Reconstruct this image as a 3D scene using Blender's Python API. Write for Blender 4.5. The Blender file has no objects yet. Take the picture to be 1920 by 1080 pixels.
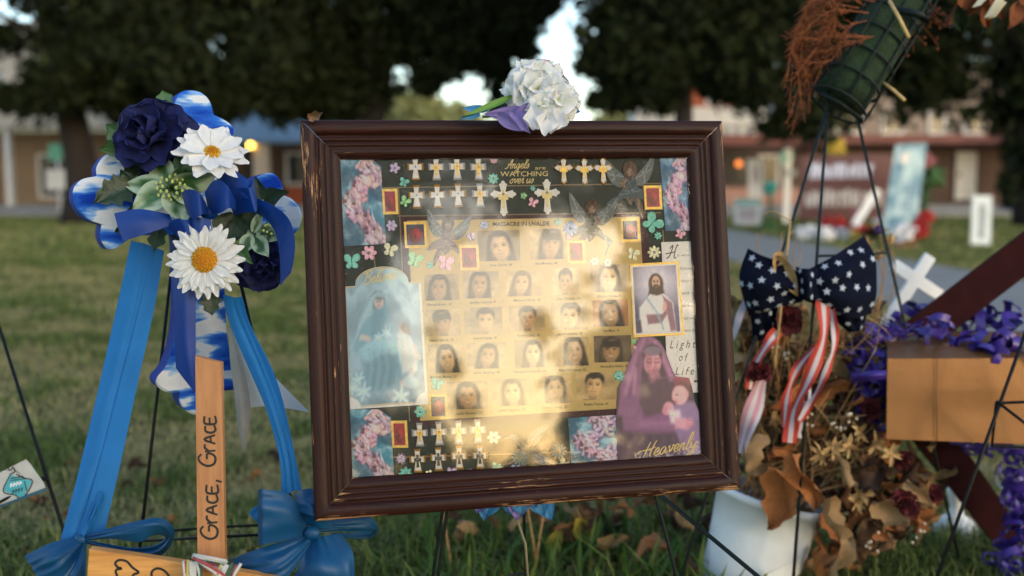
import bpy, bmesh, math, random
import numpy as np
from mathutils import Vector, Matrix

random.seed(7)
rng = np.random.default_rng(7)
S = bpy.context.scene
C = S.collection
R = math.radians

# ------------------------------------------------------------------ camera
CAM = np.array([0.0, 0.0, 0.90])
PITCH = math.atan(205 / 1867.0)
FPX = 1867.0
cam_d = bpy.data.cameras.new("camera")
cam = bpy.data.objects.new("camera", cam_d)
C.objects.link(cam)
cam.location = CAM
cam.rotation_euler = (R(90) - PITCH, 0, 0)
cam_d.sensor_width = 36
cam_d.lens = 36 * FPX / 1920
cam_d.clip_start = 0.05
cam_d.clip_end = 900
cam_d.dof.use_dof = True
cam_d.dof.focus_distance = 1.50
cam_d.dof.aperture_fstop = 2.3
cam_d.dof.aperture_blades = 0
S.camera = cam

# ------------------------------------------------------------------ world, sun, exposure
SUN_EL, SUN_AZ = R(14.5), R(142.5)      # azimuth clockwise from the view direction (+Y)
w = bpy.data.worlds.new("World")
S.world = w
w.use_nodes = True
wn = w.node_tree
bg = wn.nodes["Background"]
sky = wn.nodes.new("ShaderNodeTexSky")
sky.sky_type = 'NISHITA'
sky.sun_disc = False
sky.sun_elevation = SUN_EL
sky.sun_rotation = SUN_AZ
sky.air_density = 1.0
sky.dust_density = 1.0
sky.ozone_density = 1.0
wn.links.new(sky.outputs[0], bg.inputs[0])
bg.inputs[1].default_value = 0.13
sun_d = bpy.data.lights.new("sun", 'SUN')
sun_d.energy = 0.04
sun_d.angle = R(11)
sun_d.color = (1.0, 0.86, 0.66)
sun = bpy.data.objects.new("sun", sun_d)
C.objects.link(sun)
sdir = Vector((math.sin(SUN_AZ) * math.cos(SUN_EL), math.cos(SUN_AZ) * math.cos(SUN_EL), math.sin(SUN_EL)))
sun.rotation_euler = sdir.to_track_quat('Z', 'Y').to_euler()
sun.location = sdir * 40
S.view_settings.view_transform = 'Standard'
S.view_settings.look = 'None'
S.view_settings.gamma = 1.0
S.view_settings.use_curve_mapping = False
S.view_settings.exposure = 1.62

# ------------------------------------------------------------------ maths helpers
cp, sp = math.cos(PITCH), math.sin(PITCH)
RIGHT = np.array([1.0, 0, 0]); UP = np.array([0, sp, cp]); FWD = np.array([0, cp, -sp])


def ray(px, py):
    return RIGHT * ((px - 960) / FPX) + UP * ((540 - py) / FPX) + FWD


def P(px, py, d):
    return CAM + ray(px, py) * d


def PY(px, py, Y):
    r = ray(px, py)
    return CAM + r * (Y / r[1])


def G(px, py, z=0.0):
    r = ray(px, py)
    return CAM + r * ((z - CAM[2]) / r[2])


def c2w(v):
    return RIGHT * v[0] + UP * v[1] + FWD * v[2]


def nrm(v):
    v = np.asarray(v, float)
    return v / max(np.linalg.norm(v), 1e-9)


class Plane:
    """A plane standing in the scene; photo positions are intersected with it."""
    def __init__(self, origin, n, up):
        self.o = np.asarray(origin, float)
        self.n = nrm(n)
        self.y = nrm(np.asarray(up) - self.n * np.dot(up, self.n))
        self.x = np.cross(self.y, self.n)

    def L(self, px, py, w=0.0):
        r = ray(px, py)
        t = (np.dot(self.n, self.o - CAM) + w) / np.dot(self.n, r)
        p = CAM + r * t - self.o
        return np.array([np.dot(p, self.x), np.dot(p, self.y), w])

    def W(self, l):
        return self.o + self.x * l[0] + self.y * l[1] + self.n * l[2]

    def px(self, px, py, w=0.0):
        return self.W(self.L(px, py, w))

    def matrix(self):
        m = np.eye(4)
        m[:3, 0] = self.x; m[:3, 1] = self.y; m[:3, 2] = self.n; m[:3, 3] = self.o
        return Matrix(m.tolist())


def basis(z, roll=0.0, up=(0, 0, 1)):
    z = nrm(z)
    x = np.cross(up, z)
    if np.linalg.norm(x) < 1e-4:
        x = np.array([1.0, 0, 0])
    x = nrm(x); y = np.cross(z, x)
    c, s = math.cos(roll), math.sin(roll)
    return np.stack([x * c + y * s, -x * s + y * c, z], 1)


def catmull(pts, n, closed=False):
    pts = np.asarray(pts, float)
    m = len(pts)
    if m == 2 and not closed:
        t = np.linspace(0, 1, n)[:, None]
        return pts[0] * (1 - t) + pts[1] * t
    out = []
    tt = np.linspace(0, m if closed else m - 1, n, endpoint=not closed)
    for t in tt:
        i = int(t)
        if not closed:
            i = min(i, m - 2)
        f = t - i
        if closed:
            p0, p1, p2, p3 = (pts[(i + k) % m] for k in (-1, 0, 1, 2))
        else:
            p1, p2 = pts[i], pts[i + 1]
            p0 = pts[i - 1] if i > 0 else 2 * p1 - p2
            p3 = pts[i + 2] if i + 2 < m else 2 * p2 - p1
        out.append(0.5 * (2 * p1 + (p2 - p0) * f + (2 * p0 - 5 * p1 + 4 * p2 - p3) * f * f + (3 * p1 - p0 - 3 * p2 + p3) * f ** 3))
    return np.array(out)


def srgb(r, g=None, b=None):
    if g is None:
        r, g, b = r
    a = np.array([r, g, b], float) / 255
    return np.where(a <= 0.04045, a / 12.92, ((a + 0.055) / 1.055) ** 2.4)


def vnoise(x, y, seed=0):
    """smooth value noise on arrays, 0..1"""
    x = np.asarray(x, float); y = np.asarray(y, float)
    xi = np.floor(x).astype(int); yi = np.floor(y).astype(int)
    fx = x - xi; fy = y - yi
    fx = fx * fx * (3 - 2 * fx); fy = fy * fy * (3 - 2 * fy)

    def h(a, b):
        n = (a * 374761393 + b * 668265263 + seed * 974711) & 0xffffffff
        n = ((n ^ (n >> 13)) * 1274126177) & 0xffffffff
        return ((n ^ (n >> 16)) & 0xffff) / 65535.0
    return (h(xi, yi) * (1 - fx) + h(xi + 1, yi) * fx) * (1 - fy) + (h(xi, yi + 1) * (1 - fx) + h(xi + 1, yi + 1) * fx) * fy


def fbm(x, y, seed=0, o=4):
    s = 0; a = 0.5
    for k in range(o):
        s = s + a * vnoise(x * 2 ** k, y * 2 ** k, seed + k * 17)
        a *= 0.5
    return s / (1 - 0.5 ** o)


# ------------------------------------------------------------------ object helpers
OFF = {}


def newobj(name, data, parent=None):
    o = bpy.data.objects.new(name, data)
    C.objects.link(o)
    if parent is not None:
        o.parent = parent
    return o


def tag(o, label=None, cat=None, group=None, kind=None):
    if label: o['label'] = label
    if cat: o['category'] = cat
    if group: o['group'] = group
    if kind: o['kind'] = kind
    return o


def thing(name, label, cat, loc=(0, 0, 0), group=None, matrix=None):
    o = newobj(name, None)
    o.empty_display_size = 0.05
    if matrix is not None:
        o.matrix_world = matrix
        OFF[o] = np.zeros(3)
    else:
        o.location = tuple(float(v) for v in loc)
        OFF[o] = np.asarray(loc, float)
    return tag(o, label, cat, group)


def mk(name, V, F, mats, parent=None, cols=None, smooth=True, fmat=None, solid=0, attr=None):
    """link one mesh object; V are world coordinates (or the parent's own when it is rotated)"""
    V = np.asarray(V, float).reshape(-1, 3)
    off = OFF.get(parent, np.zeros(3)) if parent is not None else np.zeros(3)
    if parent is None:
        off = np.array([(V[:, 0].min() + V[:, 0].max()) / 2, (V[:, 1].min() + V[:, 1].max()) / 2, V[:, 2].min()])
    me = bpy.data.meshes.new(name)
    me.from_pydata((V - off).tolist(), [], [list(map(int, f)) for f in F])
    if not isinstance(mats, (list, tuple)):
        mats = [mats]
    for m in mats:
        me.materials.append(m)
    if fmat is not None:
        me.polygons.foreach_set('material_index', np.asarray(fmat, np.int32))
    if smooth:
        me.polygons.foreach_set('use_smooth', np.ones(len(me.polygons), bool))
    if cols is not None:
        a = me.color_attributes.new('Col', 'FLOAT_COLOR', 'POINT')
        c = np.ones((len(V), 4)); c[:, :3] = np.asarray(cols).reshape(-1, 3)
        a.data.foreach_set('color', c.ravel())
    if attr is not None:
        a = me.attributes.new('uvw', 'FLOAT_VECTOR', 'POINT')
        a.data.foreach_set('vector', np.asarray(attr, float).ravel())
    me.update()
    o = newobj(name, me, parent)
    if parent is None:
        o.location = off
    OFF[o] = off
    if solid:
        s = o.modifiers.new('thickness', 'SOLIDIFY'); s.thickness = solid; s.offset = 0
        e = o.modifiers.new('crisp_rim', 'EDGE_SPLIT'); e.split_angle = R(50)
    return o


def mk_np(name, V, nper, mat, parent=None, cols=None, smooth=False, faces=None):
    """big mesh of equal polygons; faces (n,nper) indices or consecutive vertices"""
    V = np.asarray(V, float).reshape(-1, 3)
    off = OFF.get(parent, np.zeros(3)) if parent is not None else np.zeros(3)
    me = bpy.data.meshes.new(name)
    if faces is None:
        faces = np.arange(len(V)).reshape(-1, nper)
    nf = len(faces)
    me.vertices.add(len(V)); me.vertices.foreach_set('co', (V - off).ravel())
    me.loops.add(nf * nper); me.loops.foreach_set('vertex_index', faces.ravel().astype(np.int32))
    me.polygons.add(nf)
    me.polygons.foreach_set('loop_start', (np.arange(nf) * nper).astype(np.int32))
    if smooth:
        me.polygons.foreach_set('use_smooth', np.ones(nf, bool))
    me.update(calc_edges=True)
    if cols is not None:
        a = me.color_attributes.new('Col', 'FLOAT_COLOR', 'POINT')
        c = np.ones((len(V), 4)); c[:, :3] = np.asarray(cols).reshape(-1, 3)
        a.data.foreach_set('color', c.ravel())
    me.materials.append(mat)
    o = newobj(name, me, parent)
    OFF[o] = off
    return o


def gridf(nu, nv, base=0, closed_u=False):
    f = []
    for i in range(nu if closed_u else nu - 1):
        for j in range(nv - 1):
            a = base + i * nv + j; b = base + ((i + 1) % nu) * nv + j
            f.append((a, b, b + 1, a + 1))
    return f


class MB:
    def __init__(self):
        self.V = []; self.F = []; self.M = []; self.Cc = []

    def add(self, V, F, m=0, col=None):
        b = len(self.V)
        V = [np.asarray(v, float) for v in V]
        self.V += V
        self.F += [tuple(int(i) + b for i in f) for f in F]
        self.M += [m] * len(F)
        if col is not None:
            col = np.asarray(col, float)
            self.Cc += list(col) if col.ndim == 2 else [col] * len(V)
        return self

    def box(self, c, s, rot=None, m=0, col=None):
        c = np.asarray(c, float); s = np.asarray(s, float) / 2
        rot = np.eye(3) if rot is None else rot
        V = [c + rot @ (s * np.array([x, y, z])) for x in (-1, 1) for y in (-1, 1) for z in (-1, 1)]
        F = [(0, 1, 3, 2), (4, 6, 7, 5), (0, 4, 5, 1), (2, 3, 7, 6), (0, 2, 6, 4), (1, 5, 7, 3)]
        return self.add(V, F, m, col)

    def tube(self, pts, r, n=6, m=0, col=None, cap=True):
        pts = np.asarray(pts, float)
        k = len(pts)
        r = np.full(k, r) if np.isscalar(r) else np.asarray(r)
        t = np.gradient(pts, axis=0)
        V = []
        ref = np.array([0.31, 0.22, 0.93])
        for i in range(k):
            z = nrm(t[i])
            x = nrm(np.cross(ref if abs(np.dot(ref, z)) < .95 else np.array([1., 0, 0]), z)); y = np.cross(z, x)
            for j in range(n):
                a = 2 * math.pi * j / n
                V.append(pts[i] + r[i] * (x * math.cos(a) + y * math.sin(a)))
        F = [(i * n + j, i * n + (j + 1) % n, (i + 1) * n + (j + 1) % n, (i + 1) * n + j) for i in range(k - 1) for j in range(n)]
        if cap:
            F += [tuple(range(n))[::-1], tuple((k - 1) * n + j for j in range(n))]
        return self.add(V, F, m, col)

    def prism(self, poly, back, m=0, ms=None, col=None, bevel=0.0):
        """extrude a closed 3-D outline by the vector back; ms = side material"""
        poly = np.asarray(poly, float); n = len(poly)
        c = poly.mean(0)
        ms = m if ms is None else ms
        back = np.asarray(back, float)
        if bevel:
            d = poly - c
            ins = poly - d / np.maximum(np.linalg.norm(d, axis=1)[:, None], 1e-6) * bevel
            nb = nrm(back) * bevel
            V = list(ins) + list(poly + nb) + list(poly + back)
            self.add(V, [tuple(range(n))], m, col)
            b = len(self.V) - 3 * n
            for i in range(n):
                j = (i + 1) % n
                self.F.append((b + i, b + n + i, b + n + j, b + j)); self.M.append(m)
                self.F.append((b + n + i, b + 2 * n + i, b + 2 * n + j, b + n + j)); self.M.append(ms)
            self.F.append(tuple(b + 2 * n + i for i in range(n))[::-1]); self.M.append(ms)
        else:
            V = list(poly) + list(poly + back)
            self.add(V, [tuple(range(n)), tuple(range(n, 2 * n))[::-1]], m, col)
            b = len(self.V) - 2 * n
            for i in range(n):
                j = (i + 1) % n
                self.F.append((b + i, b + n + i, b + n + j, b + j)); self.M.append(ms)
        return self

    def ball(self, c, r, n=8, m=0, col=None, squash=(1, 1, 1), rot=None):
        V = []; h = max(n // 2, 3)
        rot = np.eye(3) if rot is None else rot
        for i in range(h + 1):
            t = math.pi * i / h
            for j in range(n):
                a = 2 * math.pi * j / n
                V.append(np.asarray(c) + rot @ (np.array([math.sin(t) * math.cos(a), math.sin(t) * math.sin(a), math.cos(t)]) * r * np.asarray(squash)))
        F = [(i * n + j, i * n + (j + 1) % n, (i + 1) * n + (j + 1) % n, (i + 1) * n + j)[::-1] for i in range(h) for j in range(n)]
        return self.add(V, F, m, col)

    def loft(self, rails, nu=16, nv=6, m=0, col=None):
        V, F = loft(rails, nu, nv)
        return self.add(V, F, m, col)

    def build(self, name, mats, parent=None, smooth=True, solid=0):
        return mk(name, np.array(self.V), self.F, mats, parent, self.Cc if self.Cc else None, smooth, self.M, solid)


def loft(rails, nu=16, nv=6):
    """surface through rails (each a list of points); returns nu x nv grid"""
    A = np.array([catmull(r, nu) for r in rails])          # K,nu,3
    B = np.array([catmull(A[:, i], nv) for i in range(nu)])  # nu,nv,3
    return B.reshape(-1, 3), gridf(nu, nv)


def pxrails(rails):
    return [[P(*p) for p in r] for r in rails]


# ------------------------------------------------------------------ materials
def nodes(name):
    m = bpy.data.materials.new(name)
    m.use_nodes = True
    nt = m.node_tree
    return m, nt, nt.nodes['Principled BSDF']


def N(nt, t, **k):
    n = nt.nodes.new(t)
    for a, b in k.items():
        setattr(n, a, b)
    return n


def pmat(name, col, rough=0.6, vary=0.25, scale=25, bump=0.0, bscale=None, metal=0.0, spec=0.5, attr=False,
         sheen=0.0, trans=0.0, stretch=(1, 1, 1), coat=0.0, col2=None, aniso=0.0):
    m, nt, b = nodes(name)
    L = nt.links
    tc = N(nt, 'ShaderNodeTexCoord'); mp = N(nt, 'ShaderNodeMapping'); mp.inputs['Scale'].default_value = stretch
    L.new(tc.outputs['Object'], mp.inputs[0])
    nz = N(nt, 'ShaderNodeTexNoise'); nz.inputs['Scale'].default_value = scale; nz.inputs['Detail'].default_value = 5
    L.new(mp.outputs[0], nz.inputs[0])
    mix = N(nt, 'ShaderNodeMix', data_type='RGBA')
    cr = N(nt, 'ShaderNodeMapRange'); cr.inputs[1].default_value = 0.3; cr.inputs[2].default_value = 0.7
    L.new(nz.outputs['Fac'], cr.inputs[0]); L.new(cr.outputs[0], mix.inputs[0])
    if attr:
        at = N(nt, 'ShaderNodeAttribute', attribute_name='Col')
        dk = N(nt, 'ShaderNodeMix', data_type='RGBA', blend_type='MULTIPLY'); dk.inputs[0].default_value = 1
        L.new(at.outputs['Color'], dk.inputs[6]); v = 1 - vary; dk.inputs[7].default_value = (v, v, v, 1)
        L.new(dk.outputs[2], mix.inputs[6]); L.new(at.outputs['Color'], mix.inputs[7])
    else:
        c = np.array(col, float)
        c2 = np.array(col2, float) if col2 is not None else np.minimum(c * (1 + vary * .6), 1)
        mix.inputs[6].default_value = (*(c * (1 - vary)), 1) if col2 is None else (*c, 1)
        mix.inputs[7].default_value = (*c2, 1)
    L.new(mix.outputs[2], b.inputs['Base Color'])
    b.inputs['Roughness'].default_value = rough
    b.inputs['Metallic'].default_value = metal
    b.inputs['Specular IOR Level'].default_value = spec
    if sheen:
        b.inputs['Sheen Weight'].default_value = sheen
    if coat:
        b.inputs['Coat Weight'].default_value = coat; b.inputs['Coat Roughness'].default_value = 0.15
    if aniso:
        b.inputs['Anisotropic'].default_value = aniso
    if bump:
        n2 = N(nt, 'ShaderNodeTexNoise'); n2.inputs['Scale'].default_value = bscale or scale * 4; n2.inputs['Detail'].default_value = 4
        L.new(mp.outputs[0], n2.inputs[0])
        bp = N(nt, 'ShaderNodeBump'); bp.inputs['Strength'].default_value = bump; bp.inputs['Distance'].default_value = 0.004
        L.new(n2.outputs['Fac'], bp.inputs['Height']); L.new(bp.outputs[0], b.inputs['Normal'])
    if trans:
        tr = N(nt, 'ShaderNodeBsdfTranslucent'); L.new(mix.outputs[2], tr.inputs[0])
        ms = N(nt, 'ShaderNodeMixShader'); ms.inputs[0].default_value = trans
        out = nt.nodes['Material Output']
        L.new(b.outputs[0], ms.inputs[1]); L.new(tr.outputs[0], ms.inputs[2]); L.new(ms.outputs[0], out.inputs[0])
    return m


M = {}
M['wire'] = pmat('green_wire', (0.008, 0.014, 0.012), rough=0.5, vary=0.3, scale=60, spec=.25)
M['blackwire'] = pmat('black_wire', (0.006, 0.007, 0.007), rough=0.5, vary=0.3, scale=60, spec=.2)
M['print'] = pmat('printed_paper', (1, 1, 1), rough=0.5, vary=0.03, scale=300, attr=True)
M['gloss_print'] = pmat('glossy_print', (1, 1, 1), rough=0.3, vary=0.05, scale=200, attr=True)
M['ink'] = pmat('black_ink', (0.015, 0.013, 0.012), rough=0.6, vary=0.2)
M['greyink'] = pmat('grey_ink', srgb(128, 126, 118), rough=0.6, vary=0.1)
M['brownink'] = pmat('brown_ink', srgb(92, 78, 60), rough=0.6, vary=0.1)
M['goldfoil'] = pmat('gold_foil', srgb(236, 200, 104), rough=0.38, metal=0.3, vary=0.25, scale=180, bump=0.1)
M['goldink'] = pmat('gold_lettering', srgb(238, 218, 150), rough=0.4, metal=0.1, vary=0.1, scale=200)
M['goldglit'] = pmat('gold_glitter', srgb(222, 166, 60), rough=0.4, metal=0.4, vary=0.5, scale=900, bump=0.5, bscale=1500)
M['silverglit'] = pmat('silver_glitter', srgb(205, 205, 214), rough=0.35, metal=0.4, vary=0.5, scale=900, bump=0.5, bscale=1500)
M['enamel'] = pmat('white_enamel', srgb(246, 245, 243), rough=0.35, vary=0.08, scale=90)
M['darkinlay'] = pmat('dark_inlay', srgb(70, 74, 70), rough=0.25, metal=0.4, vary=0.4, scale=200)
M['gem'] = pmat('clear_gem', srgb(215, 215, 225), rough=0.08, metal=0.5, vary=0.2, scale=300)
M['tanline'] = pmat('tan_rule', srgb(150, 132, 100), rough=0.6, vary=0.1)
M['maroonpaper'] = pmat('maroon_paper', srgb(74, 38, 46), rough=0.6, vary=0.2, scale=120)
M['greenpaper'] = pmat('dark_green_paper', srgb(38, 52, 44), rough=0.55, vary=0.3, scale=60)
M['newsprint'] = pmat('aged_newsprint', srgb(222, 196, 132), rough=0.75, vary=0.14, scale=22, bump=0.1, bscale=60)

# ================================================================== SETTING
def ground_mat():
    m, nt, b = nodes('lawn_soil')
    L = nt.links
    tc = N(nt, 'ShaderNodeTexCoord')
    n1 = N(nt, 'ShaderNodeTexNoise'); n1.inputs['Scale'].default_value = 2.6; n1.inputs['Detail'].default_value = 6; n1.inputs['Roughness'].default_value = .65
    n2 = N(nt, 'ShaderNodeTexNoise'); n2.inputs['Scale'].default_value = 22; n2.inputs['Detail'].default_value = 6
    for n in (n1, n2): L.new(tc.outputs['Object'], n.inputs[0])
    r1 = N(nt, 'ShaderNodeValToRGB')
    e = r1.color_ramp.elements
    e[0].position = .38; e[0].color = (*srgb(96, 98, 54), 1); e[1].position = .62; e[1].color = (*srgb(132, 126, 80), 1)
    L.new(n1.outputs['Fac'], r1.inputs[0])
    mx = N(nt, 'ShaderNodeMix', data_type='RGBA', blend_type='MULTIPLY'); mx.inputs[0].default_value = .8
    r2 = N(nt, 'ShaderNodeValToRGB'); r2.color_ramp.elements[0].color = (.35, .35, .33, 1); r2.color_ramp.elements[0].position = .3; r2.color_ramp.elements[1].position = .7
    L.new(n2.outputs['Fac'], r2.inputs[0]); L.new(r1.outputs[0], mx.inputs[6]); L.new(r2.outputs[0], mx.inputs[7])
    L.new(mx.outputs[2], b.inputs['Base Color']); b.inputs['Roughness'].default_value = .95; b.inputs['Specular IOR Level'].default_value = .1
    bp = N(nt, 'ShaderNodeBump'); bp.inputs['Strength'].default_value = .6; bp.inputs['Distance'].default_value = .03
    L.new(n2.outputs['Fac'], bp.inputs['Height']); L.new(bp.outputs[0], b.inputs['Normal'])
    return m


def sheet(name, x0, y0, x1, y1, z, mat, nx=1, ny=1):
    V = [(x0 + (x1 - x0) * i / nx, y0 + (y1 - y0) * j / ny, z) for i in range(nx + 1) for j in range(ny + 1)]
    return tag(mk(name, V, gridf(nx + 1, ny + 1), mat, smooth=False), kind='structure')


tag(mk('lawn', [(-400, -400, 0), (400, -400, 0), (400, 400, 0), (-400, 400, 0)], [(0, 1, 2, 3)], ground_mat(), smooth=False), kind='structure')
M['concrete'] = pmat('path_concrete', srgb(132, 130, 126), rough=.9, vary=.18, scale=3, bump=.3, bscale=90)
M['asphalt'] = pmat('street_asphalt', srgb(128, 134, 138), rough=.9, vary=.15, scale=2, bump=.3, bscale=60)


def path_xy(y):      # left and right edge of the path at depth y
    return 2.42 - 0.062 * (y - 10.9) + 0.002 * (y - 10.9) ** 2 * 0.2, 3.85 - 0.078 * (y - 17.3)


ys = np.linspace(1.5, 23.4, 40)
V = []; F = []
for i, y in enumerate(ys):
    a, b_ = path_xy(y)
    V += [(a, y, .012), (b_, y, .012)]
F = [(2 * i, 2 * i + 1, 2 * i + 3, 2 * i + 2) for i in range(len(ys) - 1)]
tag(mk('path', V, F, M['concrete'], smooth=False), kind='structure')
sheet('street', -60, 23.6, 60, 29.0, .006, M['asphalt'])
m_ = MB(); m_.box((0, 23.5, .06), (120, .18, .12)); m_.box((0, 29.09, .06), (120, .18, .12))
tag(m_.build('kerb', M['concrete'], smooth=False), kind='structure')
sheet('pavement', -60, 29.18, 60, 31.4, .11, M['concrete'])

# ------------------------------------------------------------------ buildings across the street
FY = 31.4
def fx(px, Y=FY): return float(PY(px, 335, Y)[0])
def fz(py, Y=FY): return float(PY(960, py, Y)[2])

B = {}
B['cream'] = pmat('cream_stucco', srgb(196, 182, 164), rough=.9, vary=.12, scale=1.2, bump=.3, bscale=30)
B['shade_cream'] = pmat('shaded_cream_stucco', srgb(150, 136, 124), rough=.9, vary=.15, scale=1.2, bump=.3, bscale=30)  # darker copy of the cream stucco, the wall's shadow put into its colour
B['tan'] = pmat('tan_stucco', srgb(142, 118, 92), rough=.9, vary=.15, scale=1.0, bump=.3, bscale=30)
B['brown'] = pmat('brown_brick_wall', srgb(88, 70, 61), rough=.9, vary=.2, scale=1.5, bump=.3, bscale=30)
B['dark'] = pmat('dark_doorway', srgb(40, 31, 29), rough=.6, vary=.2)
B['blue'] = pmat('blue_trim', srgb(52, 120, 170), rough=.6, vary=.15)
B['white'] = pmat('white_paint', srgb(206, 204, 198), rough=.6, vary=.08, scale=3)
B['glass'] = pmat('shop_glass', srgb(48, 52, 58), rough=.12, vary=.3, scale=1.5)
B['steel'] = pmat('blue_grey_metal_roof', srgb(118, 140, 154), rough=.5, vary=.15, scale=3)
B['terra'] = pmat('terracotta_paint', srgb(150, 76, 48), rough=.85, vary=.25, scale=1.5)
B['redbrown'] = pmat('red_brown_fascia', srgb(118, 74, 66), rough=.8, vary=.2, scale=2)
B['orange'] = pmat('orange_canvas', srgb(186, 60, 26), rough=.8, vary=.2, scale=3)
B['pink'] = pmat('pink_fascia', srgb(160, 124, 114), rough=.8, vary=.15, scale=2)
B['grey'] = pmat('grey_stripe_canvas', srgb(150, 152, 158), rough=.8, vary=.15, scale=3)


def lamp_mat(name, col, s):
    m, nt, b = nodes(name)
    b.inputs['Base Color'].default_value = (*col, 1)
    b.inputs['Emission Color'].default_value = (*col, 1)
    b.inputs['Emission Strength'].default_value = s
    return m


def fbox(mb, x0, y0, x1, y1, d0, d1, Y=FY):
    """box spanning photo columns/rows on a facade, from depth d0 to d1 (metres in front of it is negative)"""
    a, b_ = fx(x0, Y), fx(x1, Y); t, bt = fz(y0, Y), fz(y1, Y)
    mb.box(((a + b_) / 2, Y + (d0 + d1) / 2, (t + bt) / 2), (abs(b_ - a), abs(d1 - d0), abs(t - bt)))
    return mb


def fpart(root, name, mat, x0, y0, x1, y1, d0, d1, Y=FY):
    return fbox(MB(), x0, y0, x1, y1, d0, d1, Y).build(name, B[mat] if isinstance(mat, str) else mat, root, smooth=False)


def window(root, x0, y0, x1, y1, Y=FY, frame='white', d=-.06):
    m = MB(); t = 5
    fbox(m, x0, y0, x1, y0 + t, d, 0.02, Y); fbox(m, x0, y1 - t, x1, y1, d, 0.02, Y)
    fbox(m, x0, y0 + t, x0 + t, y1 - t, d, 0.02, Y); fbox(m, x1 - t, y0 + t, x1, y1 - t, d, 0.02, Y)
    w_ = m.build('window', B[frame], root, smooth=False)
    fbox(MB(), x0 + t, y0 + t, x1 - t, y1 - t, -.02, .01, Y).build('pane', B['glass'], w_, smooth=False)
    return w_


gb = 388
b1 = thing('storefront', 'cream two storey storefront with blue trimmed upper windows behind the left tree', 'building', (fx(90), FY, .11))
fpart(b1, 'wall', 'tan', -330, 246, 238, gb, 0, 6)
fpart(b1, 'upper_wall', 'cream', -330, 40, 238, 204, 0.003, 6)
fpart(b1, 'canopy', 'cream', -330, 206, 240, 245, -1.9, .2)
for x0, x1 in ((-240, -120), (-80, 20), (62, 108), (128, 196)):
    window(b1, x0, 140, x1, 192); fpart(b1, 'sill', 'blue', x0 - 4, 193, x1 + 4, 203, -.16, 0)
fpart(b1, 'door', 'dark', -36, 285, -4, gb, -.05, .05)
window(b1, 72, 288, 148, 372)
fpart(b1, 'pillar', 'white', 62, 246, 71, gb, -1.7, -1.45); fpart(b1, 'pillar', 'white', 196, 246, 204, gb, -1.7, -1.45)
fpart(b1, 'bulkhead', 'brown', 149, 300, 237, gb, -.04, .02)

b2 = thing('shop_building', 'tan shop with blue grey metal awning roof and white pillars', 'building', (fx(480), FY, .11))
fpart(b2, 'wall', 'brown', 242, 200, 640, gb, 0, 6)
a, b_ = fx(300), fx(650)
V = [(a, FY - 2.2, fz(268)), (b_, FY - 2.2, fz(268)), (b_, FY, fz(203)), (a, FY, fz(203)),
     (a, FY - 2.2, fz(274)), (b_, FY - 2.2, fz(274)), (b_, FY, fz(212)), (a, FY, fz(212))]
mk('awning_roof', V, [(0, 1, 2, 3), (4, 7, 6, 5), (0, 4, 5, 1), (0, 3, 7, 4), (1, 5, 6, 2)], B['steel'], b2, smooth=False)
fpart(b2, 'door', 'dark', 462, 285, 505, gb, -.05, .05)
for x in (508, 600):
    fpart(b2, 'pillar', 'cream', x, 275, x + 24, gb, -2.1, -1.7)
window(b2, 536, 285, 596, 348); fpart(b2, 'bulkhead', 'terra', 534, 350, 598, gb, -.08, .02)
window(b2, 380, 285, 440, 360)
lp = thing('porch_lamp', 'glowing yellow bulb under the blue grey awning', 'lamp', tuple(PY(470, 272, FY - 2.15)))
p_ = PY(470, 272, FY - 2.15)
MB().ball(p_, .085, 10).build('bulb', lamp_mat('lit_yellow_bulb', srgb(255, 196, 70), 5.0), lp)
MB().tube([p_ + [0, 0, .07], p_ + [0, 0, .16]], .03, 8).build('socket', B['dark'], lp)

Y3 = 46.0
b3 = thing('terracotta_building', 'terracotta upper storey seen through the leaves above the frame corner', 'building', (fx(1330, Y3), Y3, 0))
fpart(b3, 'wall', 'terra', 1205, 120, 1430, 372, 0, 6, Y3)
for x in (1250, 1320, 1385): window(b3, x, 150, x + 28, 196, Y3)

b4 = thing('corner_shop', 'corner shop with white cornice, striped awning and dark window', 'building', (fx(1390), FY, .11))
fpart(b4, 'wall', 'brown', 1180, 236, 1500, gb, 0, 6)
fpart(b4, 'cornice', 'white', 1180, 206, 1416, 238, -1.2, .3)
fpart(b4, 'fascia', 'redbrown', 1180, 256, 1500, 274, -1.15, -.9)
for i in range(22):
    x = 1190 + i * 10
    fpart(b4, 'awning_stripe', 'grey' if i % 2 else 'white', x, 239, x + 9.6, 255, -1.12, -.95)
window(b4, 1360, 286, 1402, 346, frame='dark'); window(b4, 1420, 290, 1460, 350)
fpart(b4, 'bulkhead', 'pink', 1340, 352, 1500, gb, -.06, .02)
p_ = PY(1385, 307, FY - .25)
l2 = thing('wall_lamp', 'small amber lamp glowing in front of the dark shop window', 'lamp', tuple(p_))
MB().ball(p_, .1, 10).build('bulb', lamp_mat('lit_amber_bulb', srgb(214, 120, 56), .9), l2)
MB().box(p_ + np.array([0, .13, 0]), (.05, .2, .05)).build('bracket', B['dark'], l2, smooth=False)

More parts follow.
